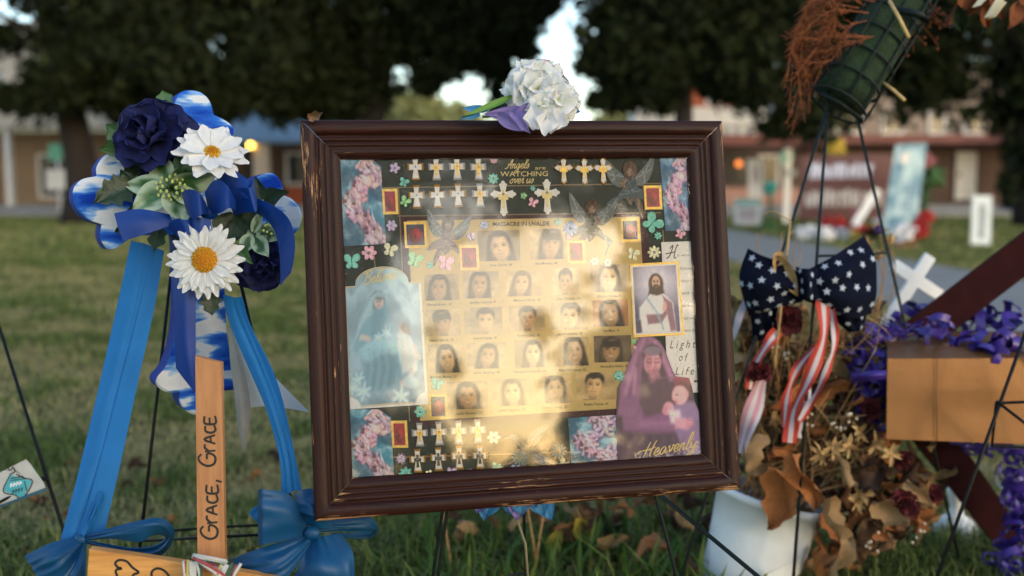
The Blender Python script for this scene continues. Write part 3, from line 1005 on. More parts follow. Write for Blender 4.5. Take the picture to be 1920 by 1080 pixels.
def face(seed, hair, long_, bgc, skin=(188, 150, 106), smile=.5, fringe=False, turn=0., boy=False, nx=52, ny=44):
    """a plain made-up newspaper portrait"""
    g = np.random.default_rng(seed)
    c = Canvas(nx, ny, bgc); c.mottle(tuple(min(255, v + 34) for v in bgc), .5, 2.5, 2, seed, .8, .4).mottle(tuple(int(v * .7) for v in bgc), .56, 3, 3, seed + 4, .5, .3)
    k = g.uniform(1.0, 1.22); x = .5 + turn * .07 + g.uniform(-.05, .05); y = .5 + g.uniform(-.04, .03); tl = g.uniform(-.14, .14)
    def T(u, v): return (x + (u * math.cos(tl) - v * .8 * math.sin(tl)) * k, y + (v * math.cos(tl) + u * 1.2 * math.sin(tl)) * k)
    def E(u, v, ru, rv, col, soft=.2, al=1.): c.ell(*T(u, v), ru * k, rv * k, col, soft, tl, al)
    dk = tuple(max(0, v - 10) for v in hair); lt = tuple(min(255, v + 34) for v in hair)
    sh = [(96, 84, 74), (176, 160, 132), (70, 62, 58), (150, 120, 104), (200, 186, 160)][seed % 5]
    c.poly([T(-.5, .72), T(-.16, .5), T(.16, .5), T(.5, .72), T(.6, 1.2), T(-.6, 1.2)], sh, .06)
    pt = g.uniform(-.08, .08)
    if long_:
        w1, w2 = g.uniform(.26, .36), g.uniform(.26, .36); l1, l2 = g.uniform(.45, .9), g.uniform(.45, .9)
        c.poly([T(pt, -.46), T(.19, -.36), T(.255, -.1), T(w2, l2), T(.12, .6), T(-.12, .6), T(-w1, l1), T(-.255, -.1), T(-.19, -.36)], hair, .06)
        for j in range(8):
            sx_ = -1 if j % 2 else 1; u = g.uniform(.19, .29) * sx_
            c.line([T(u * .7, -.3), T(u, 0), T(u * 1.12, .5)], .02, lt, .35, .03)
    else:
        E(0, -.16, .235, .3, hair, .15)
    E(.0, .36, .1, .2, tuple(int(v * .8) for v in skin), .3)
    E(0, .02, .185, .34, skin, .12); E(0, .16, .15, .2, skin, .2)
    E(.07, .02, .11, .26, tuple(min(255, int(v * 1.14)) for v in skin), 1.0, .8)
    E(-.15, .06, .06, .26, tuple(int(v * .72) for v in skin), 1.0, .7)
    for s_ in (-1, 1): E(s_ * .1, .12, .05, .07, tuple(min(255, int(v * 1.1)) for v in skin), 1., .6)
    if fringe:
        c.poly([T(-.2, -.3), T(.2, -.3), T(.2, -.06), T(.08, -.1), T(-.05, -.05), T(-.2, -.08)], hair, .05)
    elif long_:
        c.poly([T(pt, -.36), T(-.1, -.3), T(-.2, -.02), T(-.19, .2), T(-.25, .2), T(-.24, -.2), T(-.12, -.42)], hair, .05)
        c.poly([T(pt, -.36), T(.12, -.28), T(.19, -.04), T(.19, .2), T(.25, .2), T(.24, -.2), T(.12, -.42)], hair, .05)
        E(0, -.36, .13, .1, hair, .4)
    else:
        c.poly([T(-.2, -.1), T(-.17, -.25), T(-.05, -.2 + .1 * pt), T(.1, -.25), T(.19, -.12), T(.22, -.3), T(.0, -.5), T(-.22, -.3)], hair, .05)
    E(pt + .06, -.36, .08, .04, lt, .9, .5)
    for s_ in (-1, 1):
        ex = s_ * .082 + turn * .02
        c.line([T(ex - .045, -.075), T(ex, -.1), T(ex + .045, -.08)], .024, dk, .75, .03)
        E(ex, -.035, .05, .03, tuple(int(v * .72) for v in skin), .8, .6); E(ex, -.02, .024, .026, (34, 26, 22), .5)
        c.line([T(ex - .042, -.03), T(ex, -.045), T(ex + .042, -.025)], .016, (36, 26, 22), .8, .02)
    c.line([T(-.02, .0), T(-.035, .1), T(-.01, .12)], .02, tuple(int(v * .7) for v in skin), .7, .04); E(0, .12, .045, .018, tuple(int(v * .64) for v in skin), .9, .6); E(.012, .06, .016, .07, tuple(min(255, int(v * 1.2)) for v in skin), .9, .6)
    if smile > .4:
        c.poly([T(-.085, .19), T(0, .205), T(.085, .19), T(.045, .245), T(-.045, .245)], (128, 66, 56), .025); c.poly([T(-.06, .198), T(0, .21), T(.06, .198), T(.03, .228), T(-.03, .228)], (236, 224, 200), .02)
    else:
        c.line([T(-.06, .21), T(0, .215), T(.06, .208)], .028, (134, 78, 66), .9, .03)
    E(0, .3, .07, .03, tuple(int(v * .78) for v in skin), .9, .5)
    blur(c, 1); c.noise(.12, 22, 18, seed + 3)
    lum = c.a.mean(2, keepdims=True); q = .45
    c.a = (c.a * (1 - q) + lum * q * np.array([1.15, .98, .64])) * np.array([1.04, .98, .88])
    return c


HB, HD = (44, 32, 26), (30, 24, 22)
PT = [  # box, hair, long, background, smile, fringe, turn, caption, caption x0,x1
    ((895, 433, 974, 490), HB, 1, (128, 112, 82), .3, 0, 0, 'Irma Garcia, 46', 919, 960), ((993, 430, 1063, 487), (46, 42, 38), 1, (190, 166, 112), .2, 1, .5, 'Eva Mireles, 44', 1004, 1045),
    ((795, 515, 860, 564), HD, 1, (150, 124, 84), .2, 0, -1, 'Nevaeh Bravo, 10', 801, 846), ((868, 510, 935, 560), HB, 1, (166, 148, 112), .5, 0, 0, 'Jacklyn Cazares, 9', 881, 929),
    ((948, 507, 1015, 556), (100, 80, 60), 1, (184, 160, 110), .5, 0, -.5, 'Makenna Elrod, 10', 963, 1013), ((1034, 503, 1084, 553), HD, 0, (186, 164, 112), .5, 0, 0, 'Jose Flores Jr., 10', 1044, 1088),
    ((1106, 497, 1174, 548), HB, 1, (150, 130, 92), .5, 0, .7, 'Eliahna Garcia, 9', 1121, 1163),
    ((797, 581, 862, 631), HB, 0, (176, 154, 108), .3, 1, -.5, 'Uziyah Garcia, 10', 805, 850), ((870, 577, 941, 627), HD, 0, (158, 140, 102), .5, 0, .6, 'Amerie Garza, 10', 887, 931),
    ((954, 574, 1021, 622), HD, 0, (178, 156, 108), .5, 0, 0, 'Xavier Lopez, 10', 969, 1012), ((1033, 568, 1101, 619), HD, 0, (166, 144, 96), .2, 0, -.4, 'Jayce Luevanos, 10', 1045, 1091),
    ((1111, 563, 1177, 613), HD, 1, (178, 108, 44), .6, 0, 0, 'Tess Mata, 10', 1129, 1161),
    ((802, 646, 866, 700), HD, 1, (172, 148, 98), .5, 0, .5, 'Maranda Mathis, 11', 806, 855), ((876, 643, 949, 692), HB, 1, (178, 156, 108), .5, 0, 0, 'Alithia Ramirez, 10', 887, 937),
    ((964, 638, 1030, 690), HD, 1, (160, 138, 94), .5, 0, .3, 'Annabell Rodriguez, 10', 964, 1024), ((1038, 633, 1103, 687), HD, 1, (182, 158, 104), .6, 0, .6, 'Maite Rodriguez, 10', 1048, 1098),
    ((1113, 630, 1183, 680), HB, 1, (88, 72, 50), .6, 1, 0, 'Alexandria Rubio, 10', 1125, 1177),
    ((838, 716, 914, 768), HD, 1, (170, 142, 92), .5, 0, 0, 'Layla Salazar, 11', 855, 904), ((922, 711, 996, 762), HB, 1, (176, 152, 100), .5, 0, -.4, 'Jailah Silguero, 10', 936, 984),
    ((1004, 705, 1072, 757), HD, 1, (186, 160, 104), .6, 0, 0, 'Eliahna Torres, 10', 1017, 1063), ((1080, 699, 1153, 751), HD, 0, (172, 148, 96), .3, 0, 0, 'Rojelio Torres, 10', 1095, 1140)]
for i, (bx, hr, lg, bgc, sm, frg, tn, cap, cx0, cx1) in enumerate(PT):
    sk = [(196, 158, 112), (180, 138, 96), (206, 170, 126), (168, 126, 84)][i % 4]
    if cap.startswith(('Alexandria', 'Tess', 'Nevaeh')): sk = (162, 118, 76)
    card('portrait', quad(*bx, -.025, .03), face(40 + i, hr, lg, bgc, sk, sm, frg, tn), ZN + .0003, parent=news)
    text_px('caption', cap, cx0, bx[3] + 9.5, cx1, 4.6, ZN + .0002, 'ink', -.03, news, bold=.012)


# ---------------------------------------------------------------- religious cards
def cherubs(nx, ny, seed, blue=(74, 132, 160), flesh=(218, 186, 192), dark=(84, 66, 96)):
    g = np.random.default_rng(seed)
    nx, ny = int(nx * 1.25), int(ny * 1.25)
    c = Canvas(nx, ny, blue)
    c.mottle((160, 196, 206), .52, 4, 7, seed, .9, .25).mottle((40, 78, 108), .54, 3, 5, seed + 9, .8, .2)
    body = []
    for k in range(19):          # a tumbling column of small children among clouds
        f = k / 18
        body.append((.52 + .27 * math.sin(f * 8.2 + .4) + g.uniform(-.1, .1), .05 + .9 * f + g.uniform(-.02, .02), g.uniform(-1.3, 1.3)))
    q_ = nx / ny
    for (x, y, r) in body:
        s_ = g.uniform(.8, 1.1); fl = tuple(int(t * g.uniform(.86, 1.04)) for t in flesh); ca, sa = math.cos(r), math.sin(r)
        def q(u, v): return (x + (u * ca - v * sa) * s_, y + (u * sa + v * ca) * s_ * q_)
        c.ell(*q(.0, .03), .2 * s_, .13 * s_ * q_, dark, .7, r, .75)
        limbs = [((0, 0), (.15, .07), .075), ((.02, -.03), (.17, -.07), .07), ((.15, .07), (.24, .02), .05), ((-.08, .03), (-.04, .15), .05), ((-.09, -.03), (-.2, -.12), .045), ((-.07, 0), (.05, 0), .115)]
        for pa, pb, wd in limbs:
            a_, b_ = q(*pa), q(*pb)
            c.line([a_, b_], wd * s_ * 1.35, dark, .55, .03); c.line([a_, b_], wd * s_, fl, 1, .03)
            h = q(pb[0] * .6 + pa[0] * .4 - .0, pb[1] * .6 + pa[1] * .4 - .012); c.ell(*h, wd * .3 * s_, wd * .25 * s_ * q_, (248, 226, 226), .9, r, .8)
        c.ell(*q(-.15, .0), .062 * s_, .062 * s_ * q_, dark, .3, 0, .6).ell(*q(-.15, .0), .052 * s_, .054 * s_ * q_, fl, .3).ell(*q(-.175, -.015), .05 * s_, .045 * s_ * q_, (112, 78, 80), .4)
        c.ell(*q(-.03, -.11), .09 * s_, .03 * s_ * q_, (206, 206, 222), .5, r + .5, .8)
    c.noise(.2, 18, 22, seed + 2)
    return c


CH = [([(636, 294), (713, 293), (724, 457), (641, 462)], 50, 100, 1, {}, 1), ([(1237, 295), (1296, 292), (1304, 432), (1248, 433)], 42, 96, 1, dict(blue=(84, 132, 172), flesh=(222, 186, 204), dark=(92, 66, 112)), 0),
      ([(652, 768), (732, 767), (739, 900), (657, 906)], 50, 86, 1, dict(blue=(66, 138, 162)), 1), ([(1065, 784), (1157, 778), (1158, 868), (1072, 877)], 58, 60, 3, dict(blue=(70, 146, 172), flesh=(214, 184, 206), dark=(84, 66, 108)), 0)]
for q_, nx, ny, sd, kw, clip in CH:
    def wp(X, Y, clip=clip):
        if not clip: return X, Y
        t0 = np.where(X > .72, (X - .72) / .28 * .12, 0)
        return X, t0 + (1 - t0) * Y
    card('cherub_print', q_, cherubs(nx, ny, sd, **kw), ZB + .0012, parent=frame, warp=wp)

# blue card: robed mother and child among lilies, arched top
c = Canvas(84, 136, (112, 158, 184)); c.grade((168, 200, 216), (64, 116, 146)); c.mottle((196, 220, 230), .5, 3, 4, 3, .6, .3).mottle((64, 104, 132), .55, 5, 7, 5, .6, .2)
c.ell(.2, .3, .22, .16, (74, 106, 134), .8, 0, .6)
c.poly([(.40, .19), (.53, .23), (.6, .42), (.64, .50), (.66, .7), (.60, .86), (.22, .88), (.07, .74), (.06, .48), (.16, .36), (.27, .25)], (104, 158, 180), .05)
c.poly([(.42, .17), (.53, .2), (.52, .26), (.36, .3), (.14, .42), (.05, .52), (.2, .33)], (160, 194, 204), .05)
c.ell(.43, .235, .1, .07, (70, 92, 112), .3).ell(.45, .25, .062, .05, (206, 184, 176), .3).ell(.43, .212, .075, .022, (84, 78, 86), .5, .2)
c.poly([(.33, .2), (.44, .175), (.56, .2), (.57, .27), (.52, .22), (.42, .205), (.37, .25), (.36, .33), (.3, .33)], (150, 188, 200), .03)
c.ell(.46, .247, .012, .008, (80, 70, 74), .5).ell(.43, .247, .012, .008, (80, 70, 74), .5).line([(.43, .275), (.46, .275)], .012, (150, 98, 100))
c.poly([(.36, .31), (.5, .3), (.54, .45), (.44, .52), (.3, .5)], (84, 136, 160), .05, .8)
c.poly([(.22, .56), (.4, .5), (.62, .51), (.68, .62), (.6, .85), (.3, .86)], (128, 178, 198), .06)
c.poly([(.22, .58), (.32, .55), (.34, .84), (.24, .84)], (82, 132, 156), .06, .8)
c.poly([(.24, .62), (.62, .6), (.66, .72), (.6, .86), (.24, .88)], (84, 134, 158), .06).ell(.42, .555, .24, .07, (150, 196, 212), .5, -.06).ell(.6, .575, .09, .055, (164, 206, 218), .6).ell(.3, .6, .1, .06, (140, 188, 206), .6)
for x in (.3, .4, .5): c.line([(x, .6), (x + .02, .72), (x - .04, .86)], .03, (118, 168, 190), .7, .05).line([(x + .05, .6), (x + .06, .72), (x + .01, .86)], .02, (60, 108, 134), .6, .04)
c.line([(.2, .52), (.42, .5), (.62, .52)], .02, (70, 118, 146), .6, .04).ell(.84, .56, .16, .2, (74, 116, 146), .8, 0, .5)
c.poly([(.06, .5), (.16, .56), (.2, .7), (.04, .72)], (148, 178, 200), .05).line([(.2, .46), (.3, .5)], .035, (206, 182, 176))
c.ell(.74, .44, .06, .045, (214, 190, 180), .3).ell(.77, .425, .062, .045, (120, 98, 84), .4, 0, .8)
c.poly([(.66, .48), (.84, .48), (.9, .6), (.88, .72), (.7, .76), (.66, .6)], (224, 236, 242), .04).line([(.72, .5), (.7, .72)], .014, (150, 178, 196), .7, .03).line([(.8, .5), (.82, .72)], .014, (150, 178, 196), .7, .03).line([(.86, .52), (.92, .62)], .035, (218, 194, 186))
c.line([(.82, .73), (.78, .82), (.68, .84)], .05, (206, 182, 178)).ell(.8, .82, .09, .05, (182, 206, 214), .6)
for x, y, s_ in ((.42, .50, .05), (.52, .47, .05), (.14, .76, .07), (.2, .87, .09), (.06, .83, .07), (.66, .93, .1)):
    for k in range(6):
        a = k * math.pi / 3 + x * 9
        c.ell(x + math.cos(a) * s_ * .6, y + math.sin(a) * s_ * .36, s_ * .55, s_ * .16, (190, 216, 230), .5, math.atan2(math.sin(a) * .6, math.cos(a)), .9)
blur(c, 1).noise(.1, 26, 40, 8)
c.a = c.a * .72 + .28 * srgb(150, 168, 178)
# border rule
for off, colr, wd in ((.014, (232, 228, 216), .028), (.03, (160, 130, 80), .008)):
    c.line([(off, .0), (off, 1 - off * .6), (1 - off, 1 - off * .6), (1 - off, 0)], wd, colr, 1, .008)
c.ell(.0, 1.0, .16, .1, (232, 228, 216), .08).ell(1.0, 1.0, .16, .1, (232, 228, 216), .08)


def arch(X, Y):
    t = np.clip(np.abs(X - .5) / .34, 0, 1)
    y0 = .115 * (1 - np.sqrt(np.clip(1 - t ** 2, 0, 1)))
    y0 = np.where(np.abs(X - .5) > .34, .125, y0)
    return X, y0 + (1 - y0) * Y


c.a[0] = srgb(220, 210, 184); c.a[1] = srgb(176, 150, 104)
bel = card('blue_prayer_card', [(641, 505), (787, 495), (803, 758), (653, 768)], c, ZB + .0026, 'gloss_print', warp=arch)

# robed figure with clasped hands, white and gold border
jq = [(1183, 498), (1271, 493), (1280, 625), (1190, 629)]
c = Canvas(64, 92, (58, 58, 92)); c.mottle((92, 92, 128), .5, 3, 4, 2, .8, .3)
c.ell(.52, .24, .42, .27, (222, 218, 232), 1.6, 0, .95)
c.ell(.51, .27, .175, .165, (62, 46, 46), .2).poly([(.36, .3), (.66, .3), (.72, .46), (.3, .46)], (58, 42, 44), .04)
c.ell(.515, .245, .095, .10, (196, 158, 140), .2).ell(.515, .325, .08, .055, (60, 42, 38), .3)
for s_ in (-1, 1): c.ell(.515 + s_ * .04, .235, .02, .01, (34, 26, 30), .5).line([(.515 + s_ * .02, .215), (.515 + s_ * .062, .215)], .012, (50, 36, 36), .9, .01)
c.line([(.515, .24), (.52, .285)], .014, (154, 112, 100), .8).line([(.495, .318), (.54, .318)], .012, (150, 90, 86), .9)
c.poly([(.36, .42), (.52, .45), (.68, .42), (.88, .56), (.92, 1), (.1, 1), (.14, .6)], (226, 222, 228), .03)
c.poly([(.64, .44), (.86, .56), (.92, .98), (.78, 1), (.72, .7)], (136, 100, 122), .04).poly([(.24, .72), (.62, .72), (.7, .62), (.74, .72), (.6, .86), (.26, .88)], (132, 96, 114), .04)
c.line([(.28, .47), (.5, .7), (.62, .95)], .05, (120, 158, 172), .8).poly([(.1, .62), (.2, .56), (.3, .98), (.1, 1)], (206, 206, 220), .05)
c.ell(.68, .62, .045, .075, (204, 160, 148), .3, .3).line([(.66, .54), (.7, .6)], .03, (206, 164, 150)).line([(.71, .55), (.73, .62)], .025, (190, 146, 134))
for x in (.32, .42, .5): c.line([(x, .5), (x - .05, .7)], .02, (176, 176, 194), .7, .03)
c.poly([(.0, .82), (.12, .8), (.14, 1), (0, 1)], (60, 50, 80), .04).noise(.14, 16, 20, 4)
jb = fpoly('framed_print', [(1183 - 2, 498 - 3), (1271 + 2, 493 - 3), (1280 + 3, 625 + 3), (1190 - 2, 629 + 3)], ZB + .003, 'goldfoil', .0006)
fpoly('white_border', [(1183, 499), (1270, 494), (1279, 624), (1190, 628)], ZB + .0036, 'enamel', .0003, jb)
card('figure_print', [(1186.5, 501.5), (1267, 497), (1275.5, 621.5), (1193, 625)], c, ZB + .0042, 'gloss_print', jb)

# the white prayer card and its words
pc = fpoly('prayer_card', [(1240, 454), (1305, 452), (1320, 735), (1253, 739)], ZB + .0016, 'enamel', .0006)
ZP = ZB + .0025
text_px('lettering', 'e who', 1270, 481, 1293, 5.5, ZP, 'greyink', -.01, pc)
for t, x0, x1, y in (('follows me', 1275, 1310, 506), ('does not', 1277, 1305, 529), ('walk in', 1278, 1302, 552), ('darkness', 1279, 1306, 575.5), ('but will', 1280, 1304, 599), ('have the', 1281, 1307, 622)):
    text_px('lettering', t, x0, y, x1, 5.8, ZP, 'greyink', -.01, pc)
mb = MB()
for p_ in ([(1256, 466), (1262, 460), (1258, 474), (1253, 483), (1249, 484)], [(1248, 476), (1262, 473), (1266, 471)], [(1272, 461), (1270, 459), (1266, 470), (1264, 483), (1268, 483)]):
    stroke_px(mb, p_, 1.9, ZP, FR.L)
mb.build('initial_letter', M['brownink'], pc, smooth=False)
for t, x0, y, x1 in (('L i g h t', 1256, 653, 1304), ('o f', 1273, 677, 1290), ('L i f e', 1266, 703, 1301)):
    text_px('lettering', t, x0, y, x1, 15, ZP, 'brownink', -.02, pc, shear=.3)

# cut-out print of a veiled woman with a praying child
def mad(X, Y):
    yy = [0, .04, .12, .28, .40, .62, 1.0]
    a = np.interp(Y, yy, [.30, .26, .22, .115, .02, .0, .01]); b = np.interp(Y, [0, .04, .12, .28, .33, .345, .42, .54, .62, 1.0], [.46, .56, .62, .70, .74, .90, .93, .95, 1.0, .99])
    return a + (b - a) * X, Y


c = Canvas(90, 132, (52, 40, 60))
c.X, c.Y = mad(c.X, c.Y)
c.mottle((86, 62, 92), .5, 4, 5, 1, .8, .3)
c.poly([(.33, 0), (.47, .0), (.6, .08), (.72, .32), (.66, .36), (.52, .12), (.36, .12), (.3, .34), (.26, .62), (.02, .62), (.06, .38), (.2, .14)], (126, 84, 124), .04)
for p_, cc in (([(.36, .05), (.24, .2), (.12, .44)], (164, 116, 158)), ([(.3, .14), (.2, .36), (.12, .6)], (92, 56, 92)), ([(.5, .06), (.62, .22), (.68, .34)], (174, 122, 162)), ([(.4, .03), (.3, .18), (.24, .4)], (96, 60, 98)), ([(.24, .26), (.22, .5)], (170, 120, 160))):
    c.line(p_, .035, cc, .8, .05)
c.ell(.46, .15, .12, .09, (34, 26, 36), .3).ell(.455, .215, .105, .092, (196, 142, 158), .2, -.2).ell(.46, .118, .11, .04, (110, 100, 122), .4)
c.ell(.4, .2, .05, .08, (150, 98, 120), .8, 0, .6)
for ex in (.42, .515): c.line([(ex - .03, .205), (ex, .213), (ex + .025, .205)], .01, (52, 30, 42), 1, .012).line([(ex - .03, .182), (ex + .03, .18)], .01, (70, 44, 56), .8, .012)
c.line([(.475, .2), (.495, .245), (.47, .25)], .012, (150, 96, 116), .9).ell(.465, .272, .032, .011, (158, 70, 96), .5)
c.poly([(.34, .29), (.44, .29), (.53, .27), (.62, .36), (.64, .6), (.3, .62)], (78, 57, 80), .05)
c.poly([(.40, .27), (.52, .26), (.54, .33), (.43, .37)], (160, 108, 128), .04)
for k in range(4): c.line([(.36 + k * .07, .34 + .02 * (k % 2)), (.34 + k * .075, .6)], .022, (84, 60, 88), .7, .05)
c.poly([(.06, .5), (.24, .46), (.34, .64), (.6, .62), (.76, .70), (.7, .78), (.4, .8), (.08, .74)], (120, 80, 124), .04).line([(.3, .7), (.66, .7)], .03, (152, 106, 152), .7, .06)
c.poly([(.06, .76), (.7, .78), (.98, .8), (.98, 1), (.02, 1)], (62, 48, 78), .06)
c.poly([(.66, .56), (.8, .53), (.95, .54), (1, .64), (.98, .94), (.78, .96), (.72, .8), (.66, .68)], (126, 106, 150), .03)
c.ell(.82, .36, .11, .075, (134, 64, 84), .2).ell(.8, .44, .11, .07, (104, 68, 82), .3).ell(.775, .48, .095, .075, (214, 164, 172), .2).ell(.71, .5, .03, .02, (214, 164, 172), .4)
c.line([(.72, .475), (.755, .478)], .01, (60, 36, 44), 1, .012).line([(.695, .527), (.735, .53)], .012, (150, 72, 92), .9).ell(.86, .475, .02, .03, (200, 148, 158), .4)
c.ell(.63, .575, .06, .045, (206, 148, 164), .3).ell(.6, .6, .05, .035, (190, 128, 150), .3).poly([(.62, .6), (.76, .6), (.78, .7), (.66, .7)], (206, 194, 214), .04)
c.poly([(.7, .66), (.9, .68), (.92, .72), (.84, .755), (.7, .74)], (206, 146, 168), .03)
for y in (.685, .71, .73): c.line([(.84, y), (.92, y + .006)], .008, (150, 96, 124), .8, .01)
for k in range(6): c.line([(.1 + k * .12, .98), (.2 + k * .12, .82)], .03, (86, 66, 104), .6, .05)
gg = np.random.default_rng(4)
for k in range(60): c.ell(gg.uniform(.2, .98), gg.uniform(.9, .99), .008, .006, (196, 190, 210), .6, 0, .8)
for k in range(16): c.ell(gg.uniform(.84, .98), gg.uniform(.82, .95), .008, .006, (206, 200, 220), .6, 0, .8)
blur(c, 1).noise(.14, 30, 34, 7)
c.a = np.clip(c.a * 1.15, 0, 1)
c.X, c.Y = np.meshgrid(np.linspace(0, 1, c.nx), np.linspace(0, 1, c.ny))
vm = card('veiled_woman_print', [(1153, 634), (1302, 627), (1317, 861), (1157, 869)], c, ZB + .0034, 'gloss_print', warp=mad)

# ---------------------------------------------------------------- handwriting in gold
GL = {  # cursive strokes in a box: x right, y up (x-height 1)
    'a': ([[(.75, .8), (.45, 1), (.1, .6), (.15, .1), (.45, .05), (.75, .8), (.72, .2), (.95, .05), (1.1, .3)]], 1.05), 'e': ([[(0, .3), (.5, .5), (.6, .85), (.35, 1), (.1, .6), (.2, .1), (.5, 0), (.85, .3)]], .8),
    'g': ([[(.75, .8), (.45, 1), (.1, .6), (.15, .15), (.45, .1), (.75, .8), (.6, -.6), (.2, -1.1), (0, -.7), (.9, .2)]], .95), 'i': ([[(0, .3), (.2, 1), (.15, .15), (.35, 0), (.55, .3)], [(.26, 1.5), (.3, 1.6)]], .5),
    'l': ([[(0, .3), (.5, 1.5), (.5, 2.2), (.3, 2.1), (.1, .4), (.3, 0), (.55, .3)]], .5), 'n': ([[(0, .5), (.15, 1), (.08, 0), (.15, .6), (.45, 1), (.55, .8), (.5, .2), (.7, 0), (.9, .3)]], .85),
    'o': ([[(.45, 1), (.1, .7), (.1, .2), (.4, 0), (.65, .4), (.5, .95), (.9, .9)]], .85), 'r': ([[(0, .4), (.2, 1.05), (.4, .9), (.35, .3), (.5, 0), (.75, .3)]], .65),
    's': ([[(0, .2), (.35, 1), (.5, .4), (.3, 0), (.05, .1)]], .6), 'u': ([[(0, .5), (.15, 1), (.1, .2), (.3, 0), (.6, .4), (.7, 1), (.65, .2), (.8, 0), (1, .3)]], .95), 'v': ([[(0, .7), (.15, 1), (.3, .1), (.6, .6), (.6, 1), (.9, .85)]], .8),
    'y': ([[(0, .6), (.15, 1), (.12, .3), (.35, .1), (.65, .5), (.75, 1), (.6, -.5), (.2, -1.2), (0, -.8), (1, .3)]], .85),
    'A': ([[(-.3, .1), (.1, 0), (.7, 1.4), (.95, 2.2), (.9, .2), (1.1, 0)], [(.1, .9), (.6, .8), (1.3, 1)]], 1.2), 'B': ([[(.1, 1.8), (.3, 2), (.25, 1), (.1, 0)], [(-.2, 1.6), (.3, 2.1), (1, 2), (.9, 1.4), (.4, 1.1), (1, .9), (1, .2), (.4, -.1), (-.3, .3)]], 1.2),
    'H': ([[(-.9, .1), (-1.2, .5), (-.6, .9), (.6, 1.0), (1.3, 1.2)], [(.4, 2), (.2, 1), (0, 0)], [(1.2, 2.1), (.9, 1), (.8, .2), (1, 0)]], 1.3), ' ': ([], .5)}


def script(name, body, x0, y0, sc, w, mat, wd=1.7, rise=0.0, slant=.25, parent=None):
    mb = MB(); x = 0
    for ch in body:
        st, adv = GL[ch]
        for s_ in st:
            pts = [(x0 + (x + p[0] + p[1] * slant) * sc, y0 - p[1] * sc * 1.0 + rise * (x + p[0]) * sc) for p in s_]
            stroke_px(mb, pts, wd, w, FR.L, n=8, taper=.35)
        x += adv
    return mb.build(name, M[mat], parent or frame, smooth=False)


script('lettering', 'Believe', 681, 533, 11.5, ZB + .0031, 'goldink', 1.9, -.17, .25, bel)
script('lettering', 'Heavenly', 1206, 858, 14.0, ZB + .0042, 'goldink', 2.3, -.19, .3, vm)
script('lettering', 'Angels', 949, 316, 8.6, ZB + .001, 'goldink', 1.5, -.02, .3)
text_px('lettering', 'are', 1003, 318, 1023, 7, ZB + .001, 'goldink', -.02)
text_px('lettering', 'WATCHING', 938, 331, 1027, 9.5, ZB + .001, 'goldink', -.01)
script('lettering', 'over us', 955, 344, 8.6, ZB + .001, 'goldink', 1.4, -.02, .3)

# ---------------------------------------------------------------- stickers
def rose_canvas(seed, bg_=(150, 26, 48), bgs=None):
    c = Canvas(28, 34, bg_ if bgs is None else bgs)
    if bgs is not None:
        c.mottle((60, 76, 120), .5, 3, 3, seed, .6); c.ell(.5, .58, .4, .36, bg_, .15)
    g = np.random.default_rng(seed)
    for k in range(5):
        r0 = .42 - .075 * k
        for j in range(5):
            a = j * 1.2566 + k * .7
            x, y = .5 + math.cos(a) * r0 * .55, .54 + math.sin(a) * r0 * .5
            c.ell(x, y, r0 * .52, r0 * .4, (int(70 + 14 * k), 6, 20), .4, a + 1.57, .9); c.ell(x + .03, y - .03, r0 * .4, r0 * .28, (206, 34 + 14 * (k % 2), 62), .6, a + 1.57, .9)
    c.ell(.5, .54, .06, .05, (70, 8, 20), .6)
    c.a *= .72
    return c.noise(.15, 10, 12, seed)


RS = [((716, 354, 745, 402), 0, 0), ((757, 416, 799, 465), 1, 0), ((861, 460, 897, 507), 0, 1), ((1063, 451, 1096, 494), 0, 1), ((1163, 409, 1199, 454), 1, 0), ((1207, 348, 1240, 393), 0, 0), ((733, 789, 763, 840), 0, 0), ((803, 739, 838, 786), 1, 0)]
for i, (bx, dkb, _) in enumerate(RS):
    zz = ZB + (.0022 if i not in (6, 0) else .002)
    rc = fpoly('rose_sticker', quad(*bx, -.02, .05), zz, 'goldfoil', .0006)
    x0, y0, x1, y1 = bx
    card('rose_print', quad(x0 + 4.5, y0 + 5, x1 - 4.5, y1 - 5, -.02, .05), rose_canvas(i, (166, 26, 54), (38, 44, 74) if dkb else None), zz + .0011, 'gloss_print', rc)


def cross_poly(cx, cy, w_, h, s=1.0, fl=1.0):
    """flared Latin cross, photograph pixels"""
    a = w_ / 2 * s; t = h * .5 * s
    ay0, ay1 = -h * .2, h * .045      # arm top and bottom
    e = (1 - s) * w_ * .5
    p = [(-w_ * .2 * fl + e * .2, -t), (w_ * .2 * fl - e * .2, -t), (w_ * .15 * s, ay0 + e * .0 + (1 - s) * 2), (a, ay0 - 1.2 + (1 - s) * 6), (a, ay1 + 1.2 - (1 - s) * 6), (w_ * .15 * s, ay1 - (1 - s) * 2), (w_ * .27 * fl * s, t), (-w_ * .27 * fl * s, t), (-w_ * .15 * s, ay1 - (1 - s) * 2), (-a, ay1 + 1.2 - (1 - s) * 6), (-a, ay0 - 1.2 + (1 - s) * 6), (-w_ * .15 * s, ay0 + (1 - s) * 2)]
    return [(cx + x + y * .04, cy + y - x * .015) for x, y in p]


def scale_poly(pts, k, c):
    return [(c[0] + (x - c[0]) * k, c[1] + (y - c[1]) * k) for x, y in pts]


def cross_sticker(cx, cy, rim, inlay, h=44):
    b = fpoly('cross_sticker', cross_poly(cx, cy, 30, h), ZB + .001, rim, .0018)
    fpoly('cross_face', cross_poly(cx, cy + .3, 24, h * .86, .96), ZB + .0029, 'enamel', .0007, b)
    if inlay:
        fpoly('cross_inlay', cross_poly(cx, cy + .6, 16, h * .66, .82, .8), ZB + .0038, inlay, .0004, b)
    mb = MB(); mb.ball(FR.L(cx, cy - h * .07, ZB + .0046), .0016, 6, squash=(1, 1, .5)); mb.build('gem', M['gem'], b)


